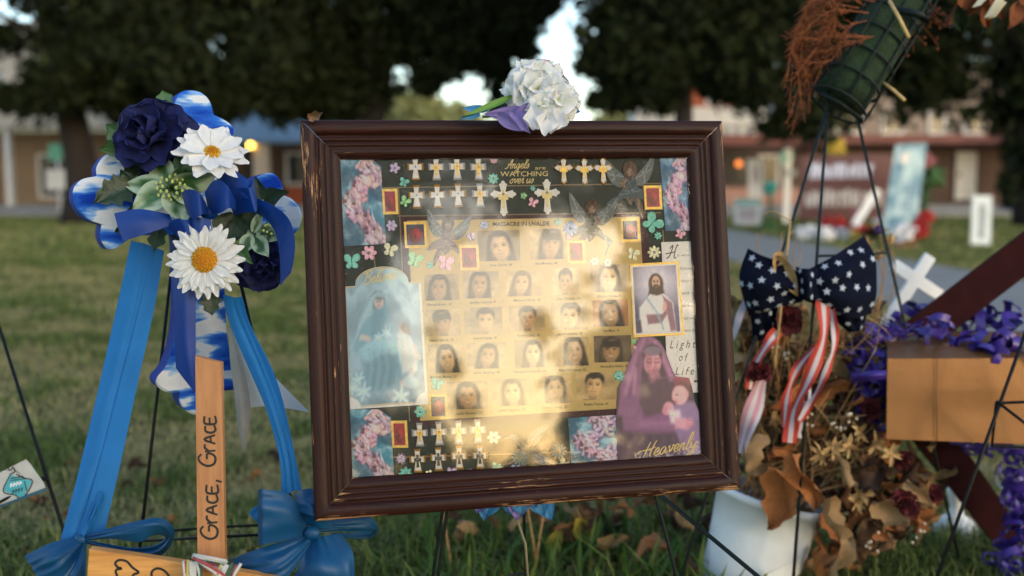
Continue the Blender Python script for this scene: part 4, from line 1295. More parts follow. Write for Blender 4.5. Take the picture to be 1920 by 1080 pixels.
for x, y, rim, inl in ((779, 316, 'goldglit', None), (818, 316, 'silverglit', 'goldfoil'), (857, 315, 'silverglit', 'goldfoil'), (897, 316, 'silverglit', 'goldfoil'),
                       (781, 369, 'goldglit', None), (820, 368, 'goldglit', None), (859, 366, 'goldglit', None), (900, 366, 'silverglit', 'goldfoil'),
                       (787, 815, 'silverglit', 'goldfoil'), (823, 813, 'silverglit', 'goldfoil'), (860, 811, 'silverglit', 'goldfoil'), (896, 809, 'silverglit', 'goldfoil'),
                       (783, 864, 'goldglit', 'darkinlay'), (822, 861, 'goldglit', 'darkinlay'), (861, 858, 'goldglit', 'darkinlay'), (900, 857, 'goldglit', 'darkinlay')):
    cross_sticker(x, y, rim, inl)


def budded(cx, cy, w_, h, k=1.0):
    """cross with trefoil ends"""
    out = []
    t = w_ * .085 * (1 if k == 1 else .6); b = w_ * .17 * k
    yc = cy - h * .12
    def lobe(x, y, ang):
        r = []
        for da, rr in ((-1.7, .8), (-1.25, 1.05), (-.8, .75), (-.35, 1.05), (0, 1.2), (.35, 1.05), (.8, .75), (1.25, 1.05), (1.7, .8)):
            r.append((x + math.cos(ang + da) * b * rr, y + math.sin(ang + da) * b * rr))
        return r
    hw, top, bot = w_ * .5 - b * 1.1, cy - h * .5 + b * 1.1, cy + h * .5 - b * 1.1
    out += [(cx - t, yc - t)] + lobe(cx, top, -math.pi / 2) + [(cx + t, yc - t)] + lobe(cx + hw, yc, 0) + [(cx + t, yc + t)] + lobe(cx, bot, math.pi / 2) + [(cx - t, yc + t)] + lobe(cx - hw, yc, math.pi)
    return [(x + (y - cy) * .03, y - (x - cx) * .01) for x, y in out]


for x, y in ((1057, 320), (1096, 321), (1131, 320)):
    b = fpoly('budded_cross_sticker', budded(x, y, 37, 53), ZB + .001, 'goldglit', .0016)
    fpoly('cross_face', scale_poly(budded(x, y, 37, 53), .86, (x, y)), ZB + .0027, 'enamel', .0006, b)
    fpoly('cross_inlay', cross_poly(x, y + 1, 22, 40, .7, .35), ZB + .0034, 'goldfoil', .0004, b)
for x, y in ((944, 372), (1026, 369)):
    b = fpoly('budded_cross_sticker', budded(x, y, 47, 66), ZB + .001, 'enamel', .0018)
    fpoly('cross_inlay', cross_poly(x, y + 1, 26, 50, .7, .4), ZB + .0029, 'goldink', .0004, b)
    MB().ball(FR.L(x, y - 8, ZB + .0038), .0024, 7, squash=(1, 1, .5)).build('gem', M['gem'], b)
fpoly('printed_cross', budded(1310, 718, 18, 28), ZP - .0003, 'brownink', .0003, pc)

PAL = {'lilac': (196, 180, 216), 'pink': (226, 176, 194), 'teal': (120, 196, 184), 'green': (150, 206, 150), 'cream': (222, 222, 190), 'pale': (206, 222, 214), 'blue': (170, 186, 226)}
for k, v in PAL.items():
    M['st_' + k] = pmat('iridescent_' + k + '_plastic', srgb(*v), rough=.18, metal=.35, vary=.35, scale=350, bump=.3, bscale=500)


def bloom(cx, cy, r, col, n=6, name='flower_sticker', inner=.45):
    pts = []
    ph = rng.uniform(0, 2)
    for k in range(n * 6):
        a = 2 * math.pi * k / (n * 6) + ph
        rr = r * (inner + (1 - inner) * abs(math.cos(a * n / 2)) ** .6)
        pts.append((cx + math.cos(a) * rr, cy + math.sin(a) * rr))
    b = fpoly(name, pts, ZB + .0019, 'st_' + col, .0016, bevel=.0007)
    MB().ball(FR.L(cx, cy, ZB + .0036), r * .00022, 6, squash=(1, 1, .5)).build('gem', M['gem'], b)


def butterfly(cx, cy, r, col, rot=0.):
    pts = []
    for k in range(40):
        a = 2 * math.pi * k / 40
        rr = abs(math.sin(a * 2 + .12)) ** .55 * (1.05 if math.sin(a) > 0 else .72) + .14
        x, y = math.cos(a) * rr * r, -math.sin(a) * rr * r
        pts.append((cx + x * math.cos(rot) - y * math.sin(rot), cy + x * math.sin(rot) + y * math.cos(rot)))
    b = fpoly('butterfly_sticker', pts, ZB + .0019, 'st_' + col, .0014, bevel=.0006)
    t = [FR.L(cx - math.sin(rot) * r * f * -.6, cy + math.cos(rot) * r * f * -.6, ZB + .0036) for f in (-1, 0, 1)]
    MB().tube(t, .0009, 6).build('butterfly_body', M['st_' + col], b)


for a in ((740, 315, 11, 'lilac', 5), (734, 423, 11, 'lilac', 6), (692, 474, 15, 'pink', 6), (926, 300, 8, 'pink', 8), (925, 335, 11, 'teal', 8), (982, 367, 7, 'green', 5), (999, 353, 6, 'teal', 6), (908, 422, 9, 'blue', 8), (806, 497, 7, 'teal', 7), (1070, 428, 15, 'blue', 9),
          (1047, 416, 7, 'teal', 7), (1066, 445, 6, 'pink', 6), (1234, 442, 8, 'teal', 7), (1227, 473, 13, 'cream', 8), (1115, 490, 9, 'pale', 6), (1140, 492, 9, 'pale', 6), (1188, 640, 6, 'green', 5), (1190, 652, 5, 'pink', 5), (1161, 705, 11, 'teal', 6), (788, 772, 12, 'teal', 6),
          (752, 860, 10, 'lilac', 9), (761, 889, 14, 'teal', 8), (805, 889, 9, 'cream', 5), (881, 885, 7, 'pink', 5), (906, 884, 7, 'teal', 5), (926, 820, 13, 'pale', 6), (1028, 880, 6, 'pink', 5)):
    bloom(*a)
for a in ((757, 343, 10, 'teal', .3), (759, 379, 11, 'green', .5), (731, 470, 14, 'cream', .2), (660, 492, 17, 'teal', -.1), (999, 381, 10, 'pink', .3), (884, 445, 9, 'lilac', -.4), (777, 489, 16, 'green', .3), (836, 495, 16, 'pink', .1), (1222, 420, 20, 'teal', .7), (1275, 440, 10, 'pink', .4),
          (1187, 478, 13, 'cream', .2), (819, 722, 13, 'teal', .2), (847, 886, 10, 'lilac', 0), (930, 877, 10, 'teal', .3), (967, 880, 9, 'blue', 0), (1056, 872, 12, 'cream', .6)):
    butterfly(*a)


# ---------------------------------------------------------------- embossed fairies on clear film
def film_mat():
    m = pmat('embossed_film', (1, 1, 1), rough=.3, vary=.35, scale=260, bump=.5, bscale=420, attr=True, spec=.6)
    nt = m.node_tree; L = nt.links; b = nt.nodes['Principled BSDF']
    b.inputs['Alpha'].default_value = .72
    return m


M['film'] = film_mat()


def fairy(cx, cy, s, rot, dress, hair, seed, flip=1):
    g = np.random.default_rng(seed)
    ca, sa = math.cos(rot), math.sin(rot)
    def q(u, v): u *= flip; return (cx + (u * ca - v * sa) * s, cy + (u * sa + v * ca) * s)
    root = None
    def pl(name, pts, col, dz, sm=True):
        nonlocal root
        p = catmull(np.array([q(*t) for t in pts]), len(pts) * 4, True)
        cc = srgb(*col)
        l = np.array([FR.L(x, y, ZB + .0022 + dz) for x, y in p])
        if np.sum(l[:, 0] * np.roll(l[:, 1], -1) - l[:, 1] * np.roll(l[:, 0], -1)) < 0: l = l[::-1]
        mb = MB(); mb.prism(l, (0, 0, -.0006), bevel=.0003, col=cc)
        # embossed veins
        m0 = p.mean(0)
        for k in range(7):
            e = p[g.integers(len(p))]
            mb2 = [(m0 + (e - m0) * f) for f in (.1, .5, .88)]
            st = len(mb.V); stroke_px(mb, mb2, 1.6, ZB + .0024 + dz, FR.L); mb.Cc += [np.minimum(cc * 2.0, .8)] * (len(mb.V) - st)
        o = mb.build(name, M['film'], root or frame, smooth=False)
        if root is None: root = o
    pl('fairy_sticker', [(-.1, -.12), (.1, -.12), (.16, .1), (.42, .3), (.5, .52), (.2, .42), (.02, .5), (-.2, .4), (-.42, .5), (-.3, .25), (-.14, .1)], dress, 0)
    pl('wing', [(-.1, -.1), (-.35, -.38), (-.62, -.62), (-.6, -.3), (-.5, -.05), (-.3, .12), (-.12, .05)], (150, 160, 160), .0003)
    pl('wing', [(.1, -.1), (.32, -.34), (.62, -.66), (.6, -.36), (.5, -.1), (.32, .1), (.12, .05)], (158, 166, 168), .0003)
    pl('hair', [(-.13, -.15), (-.17, -.4), (0, -.56), (.17, -.4), (.15, -.12), (0, -.05)], hair, .0006)
    pl('face', [(-.09, -.28), (0, -.38), (.09, -.28), (.05, -.17), (-.05, -.17)], (178, 150, 130), .0009)
    pl('bodice', [(-.13, -.13), (.13, -.13), (.12, .12), (-.1, .14)], tuple(int(v * .85) for v in dress), .0006)
    pl('arm', [(-.13, -.1), (-.3, .04), (-.12, .16), (-.08, .1), (-.2, .04), (-.08, -.06)], (172, 146, 126), .0009)
    pl('leg', [(.05, .4), (.2, .42), (.3, .74), (.26, .95), (.18, .74)], (150, 132, 116), .0003)
    pl('leg', [(-.12, .38), (.02, .42), (.0, .58), (-.1, .5)], (150, 132, 116), .0003)
    pl('ribbon', [(-.3, .4), (-.5, .55), (-.46, .9), (-.56, .62), (-.62, .5), (-.42, .36)], (140, 158, 164), .0003)


fairy(838, 440, 66, .12, (168, 146, 150), (116, 96, 78), 1, -1)
fairy(1108, 412, 72, .1, (124, 132, 116), (116, 86, 66), 2, -1)
fairy(1182, 342, 74, -.05, (122, 140, 148), (132, 102, 84), 3)
fairy(1000, 842, 62, 1.35, (130, 138, 130), (120, 110, 96), 4)
for x, y in ((974, 858), (1048, 846)):
    pts = []
    for k in range(48):
        a = 2 * math.pi * k / 48; rr = 15 * (.45 + .55 * abs(math.cos(a * 6)) ** .6); pts.append((x + math.cos(a) * rr, y + math.sin(a) * rr))
    b = fpoly('daisy_sticker', pts, ZB + .0034, pmat('pale_daisy_film', srgb(128, 150, 150), rough=.3, vary=.3, scale=300), .0008)
    MB().ball(FR.L(x, y, ZB + .0043), .003, 7, squash=(1, 1, .5)).build('daisy_eye', M['goldfoil'], b)

# ================================================================== WIRE EASELS
def down_to_ground(p0, p1):
    p0, p1 = np.asarray(p0), np.asarray(p1)
    d = p1 - p0
    t = (0.0 - p0[2]) / d[2]
    return p0 + d * max(t, 0)


def easel(name, label, legs, bars, mat, r=.0028, group='wire easels'):
    ends = [down_to_ground(*l) for l in legs]
    base = np.mean(ends, 0); base[2] = 0
    t = thing(name, label, 'easel', base, group)
    for l, e in zip(legs, ends):
        MB().tube([l[0], (l[0] + e) / 2, e], r, 8).build('leg', mat, t)
    for b in bars:
        MB().tube(b, r * .8, 7).build('crossbar', mat, t)
    return t


W = M['wire']
tk = P(952, 172, 1.66)
l1 = (tk + np.array([-.004, 0, 0]), P(838, 960, 1.575)); l1b = (tk + np.array([-.008, .01, 0]), P(829, 962, 1.60)); l2_ = (P(958, 176, 1.67), P(982, 950, 1.80))
l3 = (P(1070, 300, 1.64), P(1232, 938, 1.575)); l4 = (P(1075, 700, 1.66), P(1246, 936, 1.585))
e1 = easel('wire_easel', 'dark green wire easel carrying the picture frame', [l1, l1b, l2_, l3], [[P(780, 900, 1.56), P(1000, 894, 1.6), P(1260, 884, 1.6)], [P(800, 500, 1.6), P(1160, 490, 1.68)]], W)
MB().tube([P(1240, 930, 1.585), P(1330, 1005, 1.50), P(1420, 1080, 1.42), P(1480, 1130, 1.38)], .0034, 8).build('ledge_prong', W, e1)
MB().tube([P(985, 1075, 1.82), P(960, 1078, 1.8), P(940, 1086, 1.79)], .0028, 7).build('crossbar', W, e1)
BW = M['blackwire']
easel('wire_easel', 'black wire easel behind the blue and white foam cross',
      [(P(345, 300, 1.74), P(268, 975, 1.70)), (P(398, 300, 1.70), P(524, 845, 1.62)), (P(372, 290, 1.76), P(395, 900, 2.05))],
      [[P(262, 1014, 1.70), P(385, 1008, 1.66), P(560, 999, 1.61)], [P(262, 1000, 1.74), P(410, 988, 1.84), P(560, 982, 1.66)]], BW, .003)
easel('wire_easel', 'black wire easel cut off by the left edge of the photo', [(P(-60, 430, 1.95), P(110, 965, 1.78)), (P(-70, 430, 1.95), P(-240, 965, 1.78)), (P(-64, 440, 1.97), P(-70, 900, 2.25))],
      [[P(88, 897, 1.79), P(0, 941, 1.75), P(-60, 972, 1.72)], [P(88, 897, 1.79), P(-90, 897, 1.79), P(-220, 897, 1.79)]], BW, .0032)

# folded card lying on the left easel's ledge
CP = Plane(P(40, 905, 1.765), -c2w((-.15, -.25, 1)), c2w((-.33, 1, .2)))
cd = thing('folded_card', 'crumpled pale card with a teal diamond emblem on the left easel ledge', 'card', CP.px(60, 945))
cpts = [(-60, 905), (0, 886), (49, 861), (56, 869), (82, 905), (86, 917), (0, 952), (-60, 975)]
MB().prism([CP.px(*p) for p in cpts], -CP.n * .0012).build('card_sheet', pmat('pale_card', srgb(198, 192, 178), rough=.5, vary=.12, scale=40, bump=.5, bscale=30), cd, smooth=False)
MB().loft([[CP.px(-60, 966, .004), CP.px(0, 947, .006), CP.px(86, 914, .004)], [CP.px(-60, 976, .012), CP.px(0, 952, .014), CP.px(87, 920, .012)], [CP.px(-60, 968, .001), CP.px(0, 951, .001), CP.px(86, 919, .001)]], 12, 6).build('teal_edge', pmat('teal_card_edge', srgb(60, 98, 104), rough=.4, vary=.3), cd)
TE = pmat('teal_print', srgb(72, 176, 178), rough=.5, vary=.12)
emb = MB().prism([CP.px(x, y, .0010) for x, y in ((20, 890), (28, 893), (60, 902), (42, 934), (28, 928), (6, 920), (18, 895))], -CP.n * .0008).build('emblem', TE, cd, smooth=False)
mb = MB()
for p, wd in (([(20, 888), (6, 921), (28, 928), (42, 935), (61, 903), (44, 896), (30, 889)], 2.2), ([(20, 897), (44, 893)], 2), ([(19, 901), (50, 897)], 1.6), ([(46, 902), (50, 920)], 2), ([(14, 877), (20, 882), (24, 876), (28, 884), (20, 889)], 2.2), ([(20, 882), (0, 880)], 1), ([(24, 879), (40, 890)], 1)):
    stroke_px(mb, p, wd, .0014, CP.px)
mb.build('emblem_outline', M['ink'], cd, smooth=False)
mb = MB(); mb2 = MB()
for k in range(4):
    stroke_px(mb, [(20 + k * 5.5, 914 - k * 1.4), (21 + k * 5.5, 907 - k * 1.4), (24 + k * 5.5, 911 - k * 1.4)], 2.2, .0016, CP.px)
    stroke_px(mb2, [(24 + k * 5.5, 926 - k * 1.6), (24.5 + k * 5.5, 919 - k * 1.6), (27 + k * 5, 922 - k * 1.6)], 2.0, .0016, CP.px)
mb.build('lettering', M['enamel'], emb, smooth=False); mb2.build('lettering', M['ink'], emb, smooth=False)

# ================================================================== FOAM CROSS
def foam_mat():
    m, nt, b = nodes('cloud_painted_foam')
    L = nt.links
    tc = N(nt, 'ShaderNodeTexCoord'); mp = N(nt, 'ShaderNodeMapping'); mp.inputs['Scale'].default_value = (10, 10, 36); mp.inputs['Location'].default_value = (1.3, 0, .35)
    L.new(tc.outputs['Object'], mp.inputs[0])
    n = N(nt, 'ShaderNodeTexNoise'); n.inputs['Scale'].default_value = 1; n.inputs['Detail'].default_value = 3.5; n.inputs['Roughness'].default_value = .42; n.inputs['Distortion'].default_value = .3
    L.new(mp.outputs[0], n.inputs[0])
    r = N(nt, 'ShaderNodeValToRGB'); e = r.color_ramp.elements
    e[0].position = .36; e[0].color = (*srgb(16, 62, 170), 1); e[1].position = .62; e[1].color = (*srgb(206, 212, 220), 1)
    q = e.new(.46); q.color = (*srgb(44, 108, 204), 1); q = e.new(.50); q.color = (*srgb(132, 176, 226), 1); q = e.new(.525); q.color = (*srgb(214, 220, 228), 1)
    L.new(n.outputs['Fac'], r.inputs[0]); L.new(r.outputs[0], b.inputs['Base Color'])
    b.inputs['Roughness'].default_value = .9; b.inputs['Specular IOR Level'].default_value = .2
    v = N(nt, 'ShaderNodeTexVoronoi'); v.inputs['Scale'].default_value = 420; L.new(tc.outputs['Object'], v.inputs[0])
    bp = N(nt, 'ShaderNodeBump'); bp.inputs['Strength'].default_value = .5; bp.inputs['Distance'].default_value = .0012
    L.new(v.outputs['Distance'], bp.inputs['Height']); L.new(bp.outputs[0], b.inputs['Normal'])
    return m


FC = Plane(P(380, 400, 1.635), -c2w((-.5, .05, .86)), c2w((0, 1, .05)))
RAW = [[(318, 300), (317, 240), (297, 230), (288, 210), (298, 192), (316, 187), (327, 193)], [(327, 193), (336, 175), (355, 169), (377, 173), (394, 189), (402, 215)], [(402, 215), (424, 226), (438, 239), (436, 251), (415, 259), (398, 266), (396, 330)],
       [(396, 330), (450, 345), (472, 350)], [(472, 350), (475, 338), (488, 329), (509, 324), (524, 334), (531, 350), (532, 366)], [(532, 366), (548, 373), (562, 388), (567, 406), (562, 428), (551, 440)], [(551, 440), (536, 437), (524, 452), (505, 456), (490, 441), (420, 436)],
       [(420, 436), (423, 560), (429, 647), (440, 680), (455, 707), (452, 723), (440, 731), (417, 733)], [(417, 733), (418, 748), (408, 766), (390, 776), (365, 778), (346, 768), (337, 752), (337, 737)], [(337, 737), (318, 737), (300, 729), (293, 713), (313, 685), (330, 623), (334, 540), (330, 440)],
       [(330, 440), (250, 443), (230, 454), (206, 468), (193, 456), (188, 440), (191, 421)], [(191, 421), (165, 412), (148, 396), (138, 375), (139, 352), (155, 336), (182, 330)], [(182, 330), (181, 315), (190, 298), (204, 289), (222, 300), (235, 322), (252, 335), (318, 300)]]
out2 = []
for seg in RAW:
    c_ = catmull(seg, max(5, len(seg) * 4))[:-1]
    out2 += list(c_)
out2 = np.array(out2)
fpts = np.array([FC.px(x, y) for x, y in out2])[::-1]
foam = thing('foam_cross', 'blue and white cloud painted foam cross with scalloped ends on a wire easel', 'foam cross', FC.px(380, 778))
mb = MB(); mb.prism(fpts, -FC.n * .056, 0, 1, bevel=.004)
M['foam'] = foam_mat(); M['foamside'] = pmat('blue_foam_side', srgb(16, 54, 150), rough=.9, vary=.22, scale=30, bump=.5, bscale=420)
mk('cross_body', np.array(mb.V), mb.F, [M['foam'], M['foamside']], foam, smooth=False, fmat=mb.M)
fb = mk('back_panel', np.array([p - FC.n * .0565 for p in fpts]).tolist() + [p - FC.n * .0575 for p in fpts], [tuple(range(len(fpts)))[::-1], tuple(range(len(fpts), 2 * len(fpts)))], M['foamside'], foam, smooth=False)

# ================================================================== SILK FLOWERS
def petal(length, width, cup=.2, curl=.3, ruffle=.0, nu=8, nv=7, seed=0, tip=.75, point=False, notch=0.):
    """petal grown along +y from the origin, facing +z"""
    g = np.random.default_rng(seed); ph = g.uniform(0, 6, 3)
    V = []
    for i in range(nu):
        u = i / (nu - 1)
        if point:
            wd = width * math.sin(math.pi * min(1, (u * .97 + .03)) ** .8) ** .9
        else:
            wd = width * (.18 + .82 * math.sin(math.pi * .5 * min(1, u / tip)) ** 1.1) * (1 - (max(0, u - tip) / (1 - tip + 1e-6)) ** 2 * .38)
        for j in range(nv):
            v = j / (nv - 1) * 2 - 1
            y = length * (u - (0 if point else .17 * v * v * u ** 3) - notch * (1 - abs(v)) * (u == 1))
            z = cup * width * v * v * (1 - .3 * u) + curl * length * (u ** 2.2) * -.5 + ruffle * length * u * u * math.sin(v * 5 + ph[0] + u * 3) + ruffle * .5 * length * u * math.sin(v * 9 + ph[1])
            V.append((v * wd * .5, y, z))
    return np.array(V), gridf(nu, nv)


def put(V, O, B3):
    return np.asarray(O) + V @ B3.T


def add_petal(parent, name, O, axis, az, tilt, V, F, mat, off=0., roll=0.0, cols=None):
    """place a petal round a flower axis: az around it, tilt 0 = along the axis, 90 = spread flat"""
    Bx = basis(axis)
    ca, sa = math.cos(az), math.sin(az)
    radial = Bx[:, 0] * ca + Bx[:, 1] * sa
    y = radial * math.sin(tilt) + Bx[:, 2] * math.cos(tilt)
    z = -radial * math.cos(tilt) + Bx[:, 2] * math.sin(tilt)
    x = np.cross(y, z)
    m = np.stack([x, y, z], 1)
    return mk(name, put(V, np.asarray(O) + radial * off, m), F, mat, parent, cols)


M['navy'] = pmat('navy_silk', srgb(10, 22, 84), rough=.8, vary=.35, scale=80, bump=.3, bscale=160, trans=.1)
M['white_petal'] = pmat('white_silk_petal', srgb(232, 232, 230), rough=.7, vary=.06, scale=120, bump=.25, bscale=150, trans=.25)
M['yellow'] = pmat('yellow_floret', srgb(244, 186, 30), rough=.8, vary=.4, scale=500, bump=1, bscale=700)
M['orange_f'] = pmat('orange_floret', srgb(228, 146, 16), rough=.8, vary=.4, scale=500, bump=1, bscale=700)
M['sgreen'] = pmat('dark_silk_leaf', srgb(34, 56, 36), rough=.5, vary=.4, scale=60, bump=.5, bscale=90)
M['mgreen'] = pmat('mid_silk_leaf', srgb(62, 100, 58), rough=.5, vary=.35, scale=60, bump=.4, bscale=90)
M['vgreen'] = pmat('variegated_leaf', (1, 1, 1), rough=.5, vary=.2, scale=70, bump=.3, bscale=90, attr=True)
M['bud'] = pmat('pale_green_bud', srgb(176, 190, 110), rough=.5, vary=.2)


def rose(name, label, O, axis, r, mat, seed, layers=((4, .55, 12, .5), (5, .72, 32, .4), (6, .95, 55, .1), (6, 1.05, 78, -.3)), cat='artificial flower', group=None, parent=None, part='petal'):
    g = np.random.default_rng(seed)
    t = parent or thing(name, label, cat, np.asarray(O), group)
    for li, (n, s_, tilt, cu) in enumerate(layers):
        for k in range(n):
            V, F = petal(r * s_, r * s_ * 1.25, .28, -cu + .5 * (li > 1), .05 + .05 * (li > 1), seed=seed * 31 + li * 7 + k)
            add_petal(t, part, np.asarray(O) - nrm(axis) * r * (.05 + .1 * li), axis, 2 * math.pi * k / n + li * .6 + g.uniform(-.2, .2), R(tilt + g.uniform(-9, 9)), V, F, mat, off=r * .05)
    return t


def daisy(label, O, axis, r, seed, rows, disc, droop=.15):
    g = np.random.default_rng(seed)
    t = thing('daisy', label, 'artificial flower', np.asarray(O), 'white silk daisies on the foam cross')
    for li, (n, s_, tilt) in enumerate(rows):
        for k in range(n):
            V, F = petal(r * s_ * g.uniform(.95, 1.04), r * s_ * (6.2 if n > 15 else 5.0) / n, .22, droop + g.uniform(-.1, .15), .015, nu=11, seed=seed + k * 3 + li, tip=.8, nv=7)
            # two lengthwise creases
            V[:, 2] += .02 * r * np.cos(V[:, 0] / (r * s_ * 3.7 / n) * 7)
            add_petal(t, 'petal', np.asarray(O) + nrm(axis) * .002 * li, axis, 2 * math.pi * (k + .5 * li) / n + g.uniform(-.07, .07), R(tilt + g.uniform(-5, 5)), V, F, M['white_petal'], off=r * .1)
    Bx = basis(axis)
    mb = MB(); mb.ball(np.asarray(O) + nrm(axis) * .004, disc, 14, squash=(1, 1, .45), rot=Bx); ds = mb.build('disc', M['orange_f'], t)
    mb = MB()
    for k in range(90):
        a = k * 2.39996; rr = disc * math.sqrt(k / 90) * 1.02
        p = np.asarray(O) + nrm(axis) * (.004 + disc * .45 * math.sqrt(max(0, 1 - (rr / disc) ** 2)) + .0006) + (Bx[:, 0] * math.cos(a) + Bx[:, 1] * math.sin(a)) * rr
        mb.ball(p, .0011 if rr < disc * .7 else .0015, 5, m=0 if rr > disc * .55 else 1)
    mk('florets', np.array(mb.V), mb.F, [M['yellow'], M['orange_f']], ds, fmat=mb.M)
    return t


def leaf(parent, px0, px1, wd, mat, cup=.15, curl=.1, lobes=0, name='leaf', seed=0, cols=None, face=None):
    """leaf from the photo point px0 to px1 (px,py,depth), wd in metres"""
    a, b = P(*px0), P(*px1)
    y = nrm(b - a); ln = np.linalg.norm(b - a)
    f = -nrm((a + b) / 2 - CAM) if face is None else nrm(face)
    f = nrm(f + np.random.default_rng(seed).normal(size=3) * .25)
    x = nrm(np.cross(y, f)); z = np.cross(x, y)
    nu, nv = 14, 9
    V, F = petal(ln, wd, cup, curl, .03, nu, nv, seed, point=True)
    if lobes:
        V = V.reshape(nu, nv, 3)
        for i in range(nu):
            u = i / (nu - 1)
            V[i, :, 0] *= 1 + .22 * math.sin(u * lobes * math.pi * 2)
        V = V.reshape(-1, 3)
    V[:, 2] -= .06 * wd * np.exp(-(V[:, 0] / (wd * .05)) ** 2)
    c = None
    if cols is not None:
        v = np.abs(V[:, 0]) / (wd * .5 * np.maximum(.15, np.sin(np.pi * np.clip(V[:, 1] / ln, .03, .97))))
        n_ = vnoise(V[:, 0] / wd * 6 + seed, V[:, 1] / ln * 5, seed)
        m_ = np.clip((v - .42 + (n_ - .5) * .9) / .3, 0, 1)[:, None] * .95
        tip = np.clip((V[:, 1] / ln - .55 + (n_ - .5) * .5) / .35, 0, 1)[:, None] * .9
        m_ = np.maximum(m_, tip)
        c = srgb(*cols[0]) * (1 - m_) + srgb(*cols[1]) * m_
    return mk(name, put(V, a, np.stack([x, y, z], 1)), F, mat, parent, c)


FA = -c2w((-.2, -.05, 1))
R1 = P(279, 250, 1.525)
rose('blue_rose', 'large navy silk rose at the top left of the foam cross', R1, nrm(-c2w((.12, -.25, 1))), .056, M['navy'], 5, group='navy silk roses',
     layers=((3, .6, 8, .6), (4, .8, 22, .5), (5, 1.0, 42, .3), (6, 1.12, 66, .0), (6, 1.12, 88, -.2)))
R2 = P(492, 500, 1.545)
rose('blue_rose', 'smaller navy silk rose tucked under the ribbon at the lower right of the cross', R2, nrm(-c2w((-.5, .4, 1))), .043, M['navy'], 6, group='navy silk roses')
daisy('white daisy tilted to the right beside the navy rose', P(397, 290, 1.50), nrm(-c2w((-.32, -.62, .72))), .053, 3, ((12, 1.0, 80), (9, .84, 70)), .0125, .1)
daisy('large flat white daisy below the royal blue bow', P(386, 487, 1.475), nrm(-c2w((.08, .02, 1))), .054, 9, ((21, 1.0, 86), (18, .84, 78)), .020, .12)

iv = thing('ivy_flower', 'variegated green silk leaf flower with pale buds at the centre of the cross', 'artificial flower', P(322, 352, 1.52))
VC = ((58, 104, 56), (176, 196, 170))
for (x, y, d), wd in (((370, 300, 1.515), .040), ((405, 330, 1.50), .05), ((348, 420, 1.50), .045), ((245, 390, 1.51), .046), ((228, 345, 1.53), .036), ((285, 285, 1.53), .045), ((390, 390, 1.50), .03)):
    leaf(iv, (320, 352, 1.515), (x, y, d), wd, M['vgreen'], .12, .2, 0, 'leaf', int(x), VC)
stm = MB(); bd = MB()
for k in range(26):
    a = k * 2.4; rr = 8 + 24 * math.sqrt(k / 26)
    p = P(322 + math.cos(a) * rr, 352 + math.sin(a) * rr * .8, 1.485 + .0006 * rr)
    stm.tube([P(322, 354, 1.512), (p + P(322, 354, 1.505)) / 2, p], .0006, 5); bd.ball(p, .0026, 6, squash=(1, 1, 1.3))
stm.build('bud_stalk', M['mgreen'], iv); bd.build('bud', M['bud'], iv)
sp2 = thing('ivy_flower', 'second variegated leaf sprig with small buds beside the lower navy rose', 'artificial flower', P(480, 440, 1.53))
for (x0, y0, d0), (x1, y1, d1), wd in (((475, 435, 1.52), (490, 395, 1.50), .016), ((470, 440, 1.52), (452, 478, 1.50), .022), ((478, 445, 1.52), (502, 480, 1.50), .026), ((485, 430, 1.53), (520, 450, 1.52), .03), ((470, 430, 1.53), (500, 470, 1.52), .03)):
    leaf(sp2, (x0, y0, d0), (x1, y1, d1), wd, M['vgreen'], .15, .2, 0, 'leaf', int(x1), ((44, 78, 50), (150, 176, 156)))
stm = MB(); bd = MB()
for k in range(14):
    p = P(508 + rng.normal() * 9, 422 + rng.normal() * 12, 1.505); stm.tube([P(488, 440, 1.52), p], .0006, 5); bd.ball(p, .0022, 6)
stm.build('bud_stalk', M['mgreen'], sp2); bd.build('bud', M['bud'], sp2)
fo = thing('silk_foliage', 'dark green silk leaves tucked between the flowers of the foam cross', 'artificial leaves', P(330, 400, 1.56))
